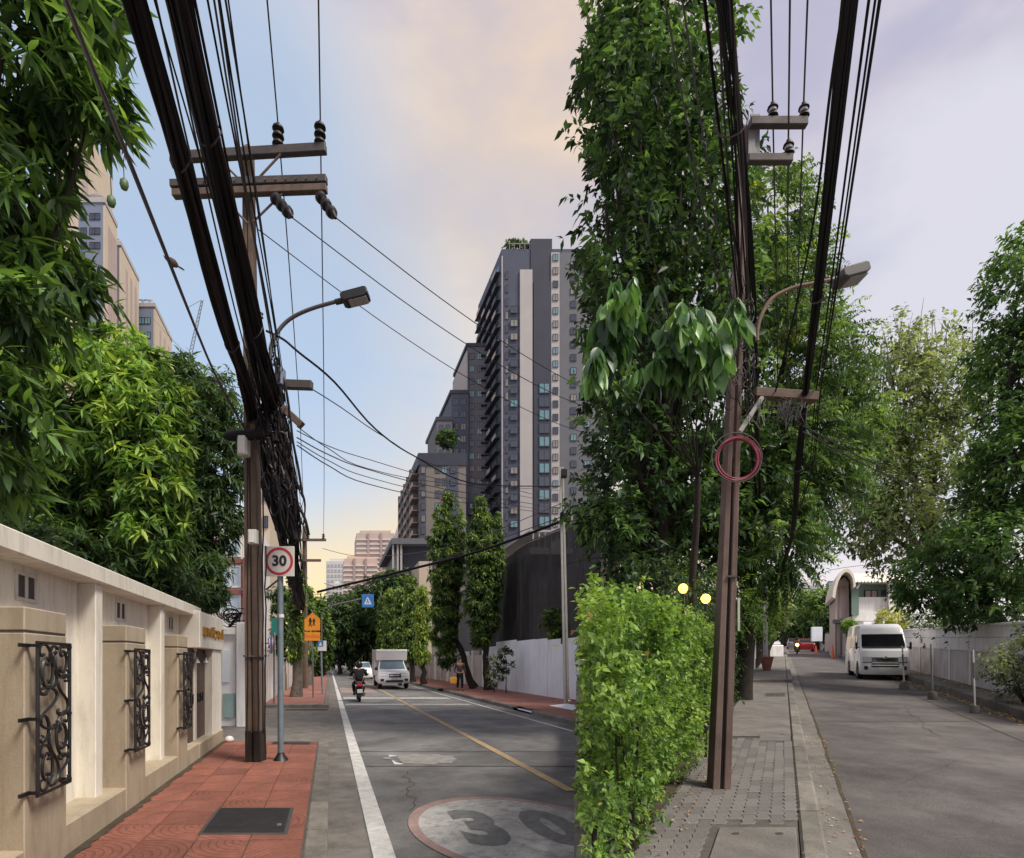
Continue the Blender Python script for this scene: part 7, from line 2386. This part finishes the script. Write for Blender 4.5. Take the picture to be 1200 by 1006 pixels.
# near mango tree overhanging the wall
bl = [pix_blob(20, 60, 5.6, 105, 100, 1.0), pix_blob(110, 105, 5.8, 38, 50, .5), pix_blob(-20, 215, 5.6, 85, 110, .9), pix_blob(28, 215, 6.2, 42, 80, .7), pix_blob(10, 345, 5.8, 85, 80, .8), pix_blob(75, 320, 6.4, 48, 40, .5), pix_blob(98, 345, 6.4, 32, 22, .4), pix_blob(-25, 470, 5.6, 75, 90, .8), pix_blob(-10, 555, 6.0, 50, 45, .6), pix_blob(30, -60, 5.4, 110, 80, 1), pix_blob(112, 20, 6.2, 32, 60, .5)]
tree('mango_tree', 'near mango tree with long drooping leaves hanging over the cream wall', 'tree', Lb(-3.7, 5.2, 0), bl, MT['leaf_mango'], 1150, 11, .27, .060, 'whorl', .55, .14, .16, shell=.35, single=280, seed=2, top=W(-60, 540, 5.8), varc=.44, hi=True, limb=.28, nl=2)
for i, (px, py) in enumerate(((145, 217), (130, 236))):
    pass
mt = [o for o in bpy.data.objects if o.name == 'mango_tree'][0]
for (px, py, y0) in ((145.5, 216, 168), (130.5, 236, 180)):
    c = W(px, py, 5.6)
    m_ = MB().lathe([(.004, -.062), (.028, -.05), (.040, -.01), (.036, .03), (.016, .055), (.004, .06)], Matrix.Translation(c), 12).build('mango', MT['mango'], mt, smooth=60)
    MB().tube([c + Vector((0, 0, .055)), W(px - 1, (py + y0) / 2, 5.6), W(px + 2, y0, 5.6)], .004, 4).build('stalk', MT['bark'], m_)
# bright middle tree
bl = [pix_blob(110, 470, 9.0, 78, 75, 1.0), pix_blob(165, 500, 9.0, 50, 85, .9), pix_blob(185, 560, 8.8, 38, 70, .7), pix_blob(120, 565, 9.2, 75, 60, 1.0), pix_blob(180, 625, 8.6, 38, 42, .6), pix_blob(50, 560, 9.0, 70, 80, .9), pix_blob(80, 630, 9.2, 70, 45, .9), pix_blob(195, 470, 9.2, 28, 45, .6), pix_blob(150, 415, 9.4, 40, 28, .6), pix_blob(60, 440, 9, 60, 60, .8)]
tree('mango_tree', 'bright green leafy tree with lit tones in its leaf colour in the middle behind the wall', 'tree', Lb(-4.6, 9, 0), bl, MT['leaf_bright'], 3000, 12, .21, .050, 'whorl', .5, .12, .18, shell=.5, seed=3, top=W(110, 600, 9.2), varc=.42, light_top=.5, hi=True, limb=.3)
# dark tree beside the pole
bl = [pix_blob(235, 480, 13, 48, 58, 1.2), pix_blob(255, 540, 13, 36, 55, 1.0), pix_blob(215, 570, 13, 45, 70, 1.2), pix_blob(250, 610, 13, 34, 45, 1.0), pix_blob(215, 450, 13, 25, 35, .8), pix_blob(228, 655, 12.6, 32, 40, .9), pix_blob(190, 650, 12.6, 40, 40, 1), pix_blob(245, 672, 12.2, 16, 30, .5)]
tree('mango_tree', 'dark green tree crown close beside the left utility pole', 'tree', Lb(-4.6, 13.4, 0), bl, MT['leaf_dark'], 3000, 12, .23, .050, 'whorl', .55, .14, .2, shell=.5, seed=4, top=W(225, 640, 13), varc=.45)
# dark mass low behind the wall
bl = [pix_blob(60, 650, 8, 100, 40, 1), pix_blob(160, 680, 9.5, 70, 35, 1), pix_blob(215, 700, 11.5, 35, 22, .7), pix_blob(245, 695, 12, 20, 22, .6)]
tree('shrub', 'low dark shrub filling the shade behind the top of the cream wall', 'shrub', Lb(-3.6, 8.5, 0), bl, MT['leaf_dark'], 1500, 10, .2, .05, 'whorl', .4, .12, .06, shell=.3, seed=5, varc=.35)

# vine covered pole and trees on the far left pavement
for (px, y, top, hw_, lab, base) in ((347, 24, 668, 11, 'tall trunk wrapped in hanging vines behind the orange sign', 817), (330, 30, 690, 16, 'slim leafy tree behind the white wall section', 812), (362, 36, 690, 9, 'narrow yellowish vine column left of the blue crossing sign', 803)):
    n_ = 6
    bl = [pix_blob(px + random.uniform(-2, 2), top + (775 - top) * (i + .4) / n_, y, hw_ * random.uniform(.7, 1.1), (775 - top) / n_ * .75) for i in range(n_)]
    tree('vine_tree', lab, 'tree', Lb(LS.X(px, y), y, 0), bl, MT['leaf_col' if px != 330 else 'leaf_dark'], 700, 9, .26, .08, 'whorl', .8, .2, .22, bark='bark_grey', shell=.4, seed=px, top=W(px, 690, y), varc=.5, nl=1)
# street-end trees
far = [((398, 735, 75, 30, 38), 'leaf_dark', 'dark rounded tree closing the end of the left street'), ((430, 722, 82, 32, 40), 'leaf_dark', 'tall dark tree behind the overhead blue sign'), ((462, 705, 66, 26, 34), 'leaf_dark', 'rounded tree above the clipped green columns'), ((418, 752, 96, 26, 26), 'leaf_dark', 'low dark tree shading the far end of the left street'),
       ((372, 745, 60, 12, 40), 'leaf_col', 'thin tree between the vine trunk and the street end')]
for i, ((px, py, Y, rx_, ry_), m_, lab) in enumerate(far):
    bl = [pix_blob(px, py, Y, rx_, ry_), pix_blob(px - rx_ * .5, py + ry_ * .2, Y, rx_ * .6, ry_ * .6), pix_blob(px + rx_ * .5, py + ry_ * .15, Y, rx_ * .6, ry_ * .65), pix_blob(px, py - ry_ * .4, Y, rx_ * .5, ry_ * .5)]
    tree('street_tree', lab, 'tree', Lb(LS.X(px, Y) , Y, 0), bl, MT[m_], 1500, 9, .62, .26, 'spray', .2, .6, .3, shell=.5, seed=20 + i, varc=.4)
bl = [pix_blob(374 + 12 * i, 772 - 3 * (i % 3), 112, 9, 14) for i in range(8)]  # added dark filler for the shade under the far trees
tree('shrub', 'added dark shrub standing in for shade under the trees ending the left street', 'shrub', LS.P(1, 112, 0), bl, MT['leaf_dark'], 900, 9, .8, .4, 'spray', .2, .6, .15, shell=.3, seed=19, varc=.25, nl=0)
# clipped columnar trees on the right pavement
cols = [(522, 22, 572, 778, 31.5, 'taller of the two columnar trees, nearer the street end', 556, 808), (565, 21, 585, 757, 30.0, 'columnar tree standing right before the black netting', 572, 808)]
for i, (px, rw_, top, bot, Y, lab, bx_, by_) in enumerate(cols):
    nb = 9
    bl = []
    for k in range(nb):
        f = (k + .5) / nb
        prof_ = min(1, (f * 3.2) ** .6) * (1 - .35 * max(0, f - .75) / .25)
        bl.append(pix_blob(px + random.uniform(-3, 3) + (i == 0) * 6 * max(0, f - .6), top + (bot - top) * f, Y, rw_ * prof_ * random.uniform(.85, 1.05), (bot - top) / nb * .8))
    if i == 0:
        bl.append(pix_blob(537, 640, Y, 10, 50))
    else:
        bl.append(pix_blob(583, 660, Y, 9, 60))
    b_ = LS.P(LS.X(bx_, Y - .8 * 0), Y, PZ)
    tree('columnar_tree', lab, 'tree', b_, bl, MT['leaf_col'], 3600, 9, .24, .075, 'whorl', .75, .2, .22, bark='bark', shell=.55, seed=30 + i, top=W(px + (12 if i == 0 else 4), 750, Y), varc=.42, nl=0, up=.05)
hedge_cols = [(495, 9, 690, 775, 38), (482, 10, 678, 772, 43), (470, 10, 690, 772, 48), (458, 10, 692, 772, 54), (449, 8, 700, 772, 60)]
labs = ['nearest bright clipped column tree beside the tall pair', 'second clipped column tree from the tall pair', 'middle clipped column tree of the row', 'fourth clipped column tree of the row', 'farthest clipped column tree of the row']
for i, (px, rw_, top, bot, Y) in enumerate(hedge_cols):
    bl = [pix_blob(px, top + (bot - top) * (k + .5) / 5, Y, rw_ * (.8 if k == 0 else 1), (bot - top) / 5 * .8) for k in range(5)]
    tree('columnar_tree', labs[i], 'tree', LS.P(LS.X(px + 2, Y), Y, PZ), bl, MT['leaf_col'], 1300, 8, .30, .10, 'whorl', .75, .25, .2, shell=.5, seed=40 + i, top=W(px, 760, Y), varc=.85 if i == 0 else .5, nl=0, group='clipped column trees in a row')
# saplings before the hoarding
for (px, Y, top, bot, rw_, lab) in ((593, 27.2, 762, 800, 6, 'dark leafy sapling before the white hoarding'), (579, 28.2, 770, 800, 5, 'thin sparse sapling left of the dark one')):
    bl = [pix_blob(px, top + (bot - top) * (k + .5) / 3, Y, rw_, (bot - top) / 6 * 1.2) for k in range(3)]
    tree('sapling', lab, 'sapling', LS.P(LS.X(px, Y), Y, PZ), bl, MT['leaf_dark' if px == 593 else 'leaf_olive'], 90 if px == 593 else 34, 7, .24, .10, 'spray', .3, .2, .03, shell=.3, seed=50 + px, top=W(px, 800, Y), nl=0)
bl = [pix_blob(648, 728, 24.2, 11, 13), pix_blob(658, 735, 24.2, 11, 12), pix_blob(653, 747, 24.2, 9, 9)]
tree('sapling', 'leafy bush poking over the hoarding by the grey pole', 'shrub', LS.P(9.95, 24.2, 0), bl, MT['leaf_col'], 200, 8, .24, .1, 'spray', .2, .2, .03, shell=.3, seed=60, top=W(653, 752, 24.2), nl=1)
# roof garden plants
for c_, lab, par in ((gdn, 'green planting on the roof terrace of the slate tower', None), (roof_t, 'small tree on the roof of the taupe apartment block', None)):
    b0 = Vector(c_[0][:3]) - Vector((0, 0, c_[0][5]))
    tree('roof_plant', lab, 'tree', b0, c_, MT['leaf_dark'], 160, 8, .8, .35, 'spray', .1, .6, .15, shell=.3, seed=61, top=b0 + Vector((0, 0, .6)), nl=0, varc=.5)

# =================================================================== RIGHT: HEDGE AND TREES
def Rb(x, y, z):
    return RS.P(x, y, z)


# bright near hedge on the fork's corner
hd = thing('hedge', 'bright green clipped hedge bulging over the grey pavement in the foreground', 'hedge', RS.P(-1.3, 4, .1))
HB = []
for y in np.arange(3.05, 7.6, .42):
    xl = (BX - RS.k) * y + .10
    xr = -.86 + .08 * math.sin(y * 2.1) - .05 * max(0, 4.2 - y)
    wdt = max(.35, min(1.3, xr - xl))
    for z, dz, ox in ((.34, .36, -.2), (.95, .45, -.03), (1.45, .42, .02), (1.60, .26, -.08)):
        c = RS.P(xr - wdt / 2 + ox, y, z + .02 * math.sin(y * 5))
        HB.append((c.x, c.y, c.z, wdt / 2 * (1.0 if z < 1.7 else .9) * random.uniform(.85, 1.08), .36, dz * random.uniform(.8, 1.22)))
NB = len(HB)
for y in np.arange(3.4, 7.2, .55):
    c = RS.P(-.86 - random.uniform(.22, .36), y, random.uniform(.7, 1.5))
    HB.append((c.x, c.y, c.z, random.uniform(.2, .32), .3, random.uniform(.22, .36)))
for y in np.arange(3.3, 7.2, .5):
    c = RS.P(-1.05 - random.uniform(0, .25), y, random.uniform(1.62, 1.76))
    HB.append((c.x, c.y, c.z, random.uniform(.2, .3), .3, random.uniform(.12, .22)))
nC = 12500
C, D = blob_points(HB, nC, .74)
C, D, hv = open_gaps(C, D, .30, -.13, 4)
nC = len(C)
# keep the part that faces open air
D = D + RNG.normal(0, .45, D.shape)
D[:, 2] += .35
cv = .34 + .8 * hv + RNG.normal(0, .19, nC) + .34 * np.clip(D[:, 2], -1, 1) * .6  # topmost sprays paler, hollows darker: hedge light and shade painted in colour
pos, d_, ll, ww, vv = clump_leaves(C, D, 11, 'spray', .046, .027, .15, cv, .12)
u_ = pos[:, 0] / pos[:, 1] * F + 600
ok = u_ > 682 + 9 * np.sin(pos[:, 2] * 7) * np.sin(pos[:, 1] * 5 + pos[:, 2] * 3)
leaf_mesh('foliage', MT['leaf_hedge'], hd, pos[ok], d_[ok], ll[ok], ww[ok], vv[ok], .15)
mb = MB()
rr = random.Random(9)
for i in range(40):
    q = HB[rr.randrange(NB)]
    b_ = Vector((q[0] + rr.uniform(-.1, .1), q[1], RS.h(q[1]) + .08))
    e_ = Vector((q[0] + rr.uniform(-1, 1) * q[3] * .8, q[1] + rr.uniform(-.3, .3), q[2] + rr.uniform(0, .8) * q[5]))
    if b_.x / b_.y * F + 600 < 700 or e_.x / e_.y * F + 600 < 700:
        continue
    mb.tube([b_, b_.lerp(e_, .5) + Vector((rr.uniform(-.05, .05), rr.uniform(-.05, .05), 0)), e_], [.012, .008, .003], 4)
mb.build('stems', MT['bark'], hd)
N = 70
qi = RNG.integers(0, len(HB), N)
HBa = np.array(HB)
P_ = HBa[qi, :3] + unit(RNG.normal(0, 1, (N, 3))) * HBa[qi, 3:] * .95
leaf_mesh('dry_sprigs', MT['dry'], hd, P_, RNG.normal(0, 1, (N, 3)), RNG.uniform(.04, .08, N), RNG.uniform(.02, .035, N), RNG.uniform(0, 1, N), .2, kind='stuff')

# dark creeper hedge farther on, behind the pole
hd2 = thing('hedge', 'dark green hedge continuing behind the brown pole along the pavement', 'hedge', RS.P(-1.4, 9, .1))
HB2 = []
for y in np.arange(7.4, 17.4, .6):
    for z in (.5, 1.15, 1.75, 2.25):
        c = RS.P(-1.62 + .12 * math.sin(y * 3), y, z)
        HB2.append((c.x, c.y, c.z, .5, .5, .45))
C, D = blob_points(HB2, 3600, .7)
D += RNG.normal(0, .4, D.shape)
D[:, 2] -= .1
pos, d_, ll, ww, vv = clump_leaves(C, D, 10, 'spray', .085, .035, .3, .45 + RNG.normal(0, .16, 3600), .18)
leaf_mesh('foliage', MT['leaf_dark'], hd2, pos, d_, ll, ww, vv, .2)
mb = MB()
for i in range(40):
    q = HB2[rr.randrange(len(HB2))]
    mb.tube([Vector((q[0], q[1], RS.h(q[1]) + .1)), Vector(q[:3])], [.015, .006], 4)
mb.build('stems', MT['bark'], hd2)
bl = [pix_blob(855, 710, 12, 34, 28, .7), pix_blob(880, 715, 13.5, 22, 24, .8), pix_blob(820, 690, 11, 28, 22, .6)]
tree('shrub', 'bright feathery shrub spilling over the dark hedge behind the brown pole', 'shrub', Rb(-2.0, 12, .1), bl, MT['leaf_hedge'], 420, 12, .10, .03, 'pinnate', .3, .35, .05, shell=.4, seed=70, nl=1, varc=.35)
# two round yellow garden lamps glowing in the hedge
for (px, py, lab) in ((800.5, 690, 'left of the two glowing yellow garden lamps above the hedge'), (827, 702, 'right of the two glowing yellow garden lamps above the hedge')):
    Y = 6.9
    c = W(px, py, Y)
    t = thing('garden_lamp', lab, 'lamp', Vector((c.x, Y, RS.h(Y))), 0, 'glowing garden lamps')
    r_ = 5.6 * Y / F
    MB().lathe([(.01, -r_), (r_ * .6, -r_ * .8), (r_, -r_ * .1), (r_ * .95, r_ * .35), (r_ * .55, r_ * .85), (.01, r_)], Matrix.Translation(c), 14).build('globe', MT['yellow_glow'], t, smooth=60)
    MB().tube([Vector((c.x, Y, RS.h(Y) + .05)), c - Vector((0, 0, r_))], .018, 6).build('stem', MT['iron'], t)

# big dark tree behind
bl = []
for (px, py, Y, rx_, ry_, rd_) in ((745, 560, 11.5, 75, 75, 1.3), (705, 470, 11, 50, 90, 1.1), (800, 470, 11.5, 80, 75, 1.4), (745, 360, 11, 70, 80, 1.3), (710, 240, 10.5, 55, 95, 1.1), (790, 260, 11, 75, 95, 1.4), (745, 130, 10.5, 75, 90, 1.3), (800, 140, 11, 50, 90, 1.2), (715, 30, 10.5, 60, 70, 1.1), (780, 30, 11, 65, 70, 1.2), (835, 60, 11.4, 20, 70, .6),
                                    (830, 370, 11.5, 60, 80, 1.2), (720, 630, 11.5, 55, 55, 1.1), (800, 620, 12, 70, 55, 1.3), (860, 560, 12.5, 50, 55, 1.2)):
    bl.append(pix_blob(px, py, Y, rx_, ry_, rd_))
tree('big_tree', 'large dark shade tree filling the left of the right hand street above the hedge', 'tree', W(790, 860, 11.5) * 1 + Vector((0, 0, -.15)), bl, MT['leaf_right'], 4300, 11, .20, .08, 'spray', .4, .5, .24, shell=.4, seed=71, top=W(775, 610, 11.8), varc=.24, nl=1, clip=26, gap=-.12, gs=.8)
bl = []  # added dark backing tree; its leaf colour stands for the crown's inner shade
for (px, py, Y, rx_, ry_, rd_) in ((730, 560, 14, 60, 90, 1.2), (800, 560, 14.5, 70, 90, 1.2), (870, 600, 15, 60, 70, 1.2), (740, 650, 14, 60, 45, 1.1), (830, 655, 14.5, 60, 40, 1.1), (900, 560, 16, 60, 60, 1.2), (770, 440, 14, 70, 60, 1.2), (720, 400, 13.5, 45, 70, 1.1), (740, 280, 14, 55, 80, 1.1), (800, 320, 14, 50, 80, 1.1), (730, 150, 14, 50, 80, 1.1), (790, 180, 14, 45, 70, 1.1), (745, 40, 14, 55, 60, 1.1)):
    bl.append(pix_blob(px, py, Y, rx_, ry_, rd_))
tree('big_tree', 'added dark tree mass standing in for shade behind the branching shade tree', 'tree', W(760, 850, 14), bl, MT['leaf_dark'], 4200, 9, .24, .10, 'spray', .35, .5, .24, shell=.3, seed=90, top=W(780, 640, 14.2), varc=.26, nl=1, clip=22, gap=-.2)
# near overhanging branch with large leaves
bl = [pix_blob(765, 395, 4.9, 62, 45, .5), pix_blob(820, 415, 4.9, 48, 42, .45), pix_blob(720, 370, 4.7, 40, 50, .4), pix_blob(712, 140, 4.2, 24, 40, .3), pix_blob(845, 390, 5.0, 30, 40, .4), pix_blob(697, 425, 4.4, 12, 30, .25), pix_blob(800, 370, 4.8, 40, 30, .4)]
tree('broad_leaf_tree', 'overhanging branch with large glossy hanging leaves left of the brown pole', 'tree', RS.P(-1.35, 7.5, .1), bl, MT['leaf_big'], 230, 7, .20, .07, 'whorl', 1.7, .10, .06, shell=.25, single=290, seed=72, top=W(818, 560, 7.0), varc=.5, nl=2, clip=14, hi=True, limb=.22)
# feathery tree to the right of the pole
bl = []
for (px, py, Y, rx_, ry_, rd_) in ((900, 260, 14, 35, 50, 1.0), (925, 330, 14, 35, 45, 1.0), (915, 430, 13.5, 60, 60, 1.3), (960, 430, 14, 38, 60, 1.1), (975, 500, 14, 42, 55, 1.2), (910, 530, 13.5, 60, 60, 1.3), (950, 570, 13.5, 40, 45, 1.1), (900, 620, 13, 48, 45, 1.1), (918, 650, 12.6, 24, 26, .7), (885, 350, 13.6, 40, 60, 1.1), (990, 505, 14.4, 16, 30, .6)):
    bl.append(pix_blob(px, py, Y, rx_, ry_, rd_))
ft = tree('feathery_tree', 'tall feathery leaved tree with orange flower clusters behind the brown pole', 'tree', W(868, 850, 13.4), bl, MT['leaf_fern'], 4200, 22, .14, .05, 'pinnate', .35, .66, .22, shell=.5, seed=73, top=W(885, 590, 13.6), varc=.52, nl=2, up=-.05)
fb_ = [pix_blob(888, 225, 13.4, 12, 14, .3), pix_blob(900, 400, 13, 22, 16, .4), pix_blob(925, 395, 13, 18, 12, .3), pix_blob(885, 260, 13.4, 12, 16, .3), pix_blob(935, 360, 13.6, 16, 10, .3)]
C, D = blob_points(fb_, 60, .4)
pos, d_, ll, ww, vv = clump_leaves(C, D, 7, 'whorl', .09, .055, 0, np.full(60, .5), .05)
leaf_mesh('flowers', MT['flower'], ft, pos, d_, ll, ww, vv, .1, kind='stuff')

# trees behind the right-hand wall
bl = []
for (px, py, Y, rx_, ry_, rd_) in ((1050, 470, 21, 45, 55, 1.7), (1040, 420, 22, 26, 42, 1.0), (1085, 520, 21, 50, 50, 1.8), (1035, 560, 21, 42, 50, 1.6), (1060, 620, 20, 50, 50, 1.7), (1015, 610, 21, 26, 36, 1.0), (1100, 590, 20, 55, 60, 1.8), (1110, 460, 21, 40, 45, 1.6), (1085, 410, 22, 30, 28, 1.1)):
    bl.append(pix_blob(px, py, Y, rx_, ry_, rd_))
tree('loose_tree', 'loose grey green tree with open branches behind the right hand white wall', 'tree', RS.P(7.4, 20.5, 0), bl, MT['leaf_olive'], 4600, 8, .20, .09, 'spray', .25, .55, .22, bark='bark_grey', shell=.45, seed=74, top=W(1090, 660, 20.5), varc=.45, nl=4)
bl = []
for (px, py, Y, rx_, ry_, rd_) in ((1192, 345, 16, 26, 50, 1.0), (1195, 440, 16, 34, 70, 1.2), (1170, 420, 17, 22, 26, .9), (1195, 540, 15.5, 36, 65, 1.2), (1165, 560, 16, 28, 46, 1.2), (1150, 650, 15.5, 48, 42, 1.4), (1100, 675, 16.5, 42, 38, 1.3), (1195, 650, 15, 36, 55, 1.2), (1084, 690, 17.5, 22, 22, .8), (1215, 300, 16, 26, 36, .9), (1240, 440, 16, 36, 120, 1.2), (1155, 705, 15.4, 46, 22, .9)):
    bl.append(pix_blob(px, py, Y, rx_, ry_, rd_))
tree('dense_tree', 'dense dark green tree crowding over the right hand white wall', 'tree', RS.P(7.0, 15.5, 0), bl, MT['leaf_right'], 4600, 10, .19, .075, 'spray', .35, .45, .25, shell=.45, seed=75, top=W(1150, 690, 15.8), varc=.5, nl=3)
# bare twigs sticking out on top
tw2 = MB()
for i in range(60):
    px = rr.uniform(1030, 1165)
    py0 = 440 + rr.uniform(-25, 40)
    p = W(px, py0, 20.5)
    q = W(px + rr.uniform(-14, 14), py0 - rr.uniform(25, 75), 20.5)
    tw2.tube([p, p.lerp(q, .5) + Vector((rr.uniform(-.1, .1), 0, 0)), q], [.02, .013, .005], 4)
lt = [o for o in bpy.data.objects if o.name.startswith('loose_tree')][0]
tw2.build('bare_twigs', MT['bark_grey'], lt)
# pavement shrub at the right edge
bl = [pix_blob(1190, 785, 12.0, 30, 32, .5), pix_blob(1175, 800, 12.0, 18, 22, .4), pix_blob(1205, 770, 12, 22, 30, .4)]
tree('shrub', 'grey green shrub on the pavement at the right edge before the white wall', 'shrub', RS.P(5.25, 12.1, .2), bl, MT['leaf_olive'], 420, 9, .085, .035, 'spray', .2, .2, .03, shell=.4, seed=76, top=W(1190, 812, 12), nl=2, varc=.3)
bl = []  # added shrubs that darken the gap between wall top and crowns
for i in range(16):
    c_ = RS.P(6.5 + .25 * math.sin(i * 2.3), 10.5 + i * 1.15, 1.95 + .2 * math.sin(i * 1.7))
    bl.append((c_.x, c_.y, c_.z, .6, .7, .75))
tree('shrub', 'added dark shrub row closing the bright gap over the right hand white wall', 'shrub', RS.P(6.6, 14, 0), bl, MT['leaf_dark'], 1500, 9, .16, .06, 'spray', .3, .3, .05, shell=.4, seed=79, varc=.4, nl=0)
bl = [pix_blob(905 + 9 * i, 741 - 2 * (i % 3), 116, 8, 11) for i in range(7)]
tree('shrub', 'green undergrowth behind the gate at the end of the right hand street', 'shrub', RS.P(0, 116, 0), bl, MT['leaf_fern'], 700, 9, .8, .4, 'spray', .2, .6, .15, shell=.3, seed=69, varc=.45, nl=0)
# golden round bush and others down the right street
bl = [pix_blob(1044, 727, 38, 15, 14), pix_blob(1036, 730, 38, 9, 10), pix_blob(1053, 728, 38, 9, 12)]
tree('round_bush', 'clipped round golden green bush before the arched roof house', 'bush', Rb(RS.X(1044, 38), 38, .2), bl, MT['leaf_gold'], 900, 9, .12, .06, 'spray', .1, .15, .08, shell=.7, seed=77, top=W(1044, 738, 38), nl=0, varc=.4)
bl = [pix_blob(995, 735, 43, 7, 7)]
tree('round_bush', 'small bright green bush by the porch of the arched roof house', 'bush', Rb(RS.X(995, 43), 43, .2), bl, MT['leaf_hedge'], 240, 8, .16, .08, 'spray', .1, .2, .05, shell=.4, seed=78, top=W(995, 738, 43), nl=0)
far = [((940, 722, 95, 20, 24), 'leaf_fern', 'round green tree closing the end of the right hand street'), ((962, 720, 80, 18, 26), 'leaf_fern', 'green tree left of the arched roof house'), ((925, 712, 110, 16, 22), 'leaf_olive', 'pale tree at the far left end of the right hand street'),
       ((905, 705, 34, 14, 34), 'leaf_olive', 'hanging willowy tree behind the thin grey pole'), ((893, 715, 26, 13, 30), 'leaf_hedge', 'bright leafy tree over the white wall on the right street'), ((976, 735, 70, 8, 14), 'leaf_dark', 'dark tree beside the porch of the house')]
for i, ((px, py, Y, rx_, ry_), m_, lab) in enumerate(far):
    bl = [pix_blob(px, py, Y, rx_, ry_), pix_blob(px - rx_ * .5, py + ry_ * .3, Y, rx_ * .6, ry_ * .6), pix_blob(px + rx_ * .5, py + ry_ * .2, Y, rx_ * .6, ry_ * .65), pix_blob(px, py - ry_ * .45, Y, rx_ * .5, ry_ * .5)]
    tree('street_tree', lab, 'tree', Rb(RS.X(px, Y) - (.5 if Y < 40 else 0), Y, 0), bl, MT[m_], 900, 9, .011 * Y ** .9, .0045 * Y ** .9, 'spray', .3, .014 * Y, .012 * Y, shell=.5, seed=80 + i, varc=.5, nl=1)
t = thing('distant_tower', 'pale glass office block beyond the end of the right hand street', 'tower', RS.P(RS.X(930, 250), 250, 0))
d = bxs(RS, 921, 962, 682, 250, 20, z0=-4)
block(d, 'wall', 'b_pale', t)
windows(t, dict(y0=249.8), [924 + 5.2 * i for i in range(8)], [688 + 6 * i for i in range(5)], 4.2, 4, ('win_blue',), frame='b_pale', seed=4)
t = thing('distant_tower', 'sliver of blue tower behind the left edge of the arched roof', 'tower', RS.P(RS.X(973, 180), 180, 0))
block(bxs(RS, 970.5, 977, 681, 180, 10, z0=-4), 'wall', 'b_blue', t)
windows(t, dict(y0=179.8), (973.7,), [686 + 7 * i for i in range(5)], 4, 4, ('win_cyan',), frame='b_pale', seed=4)
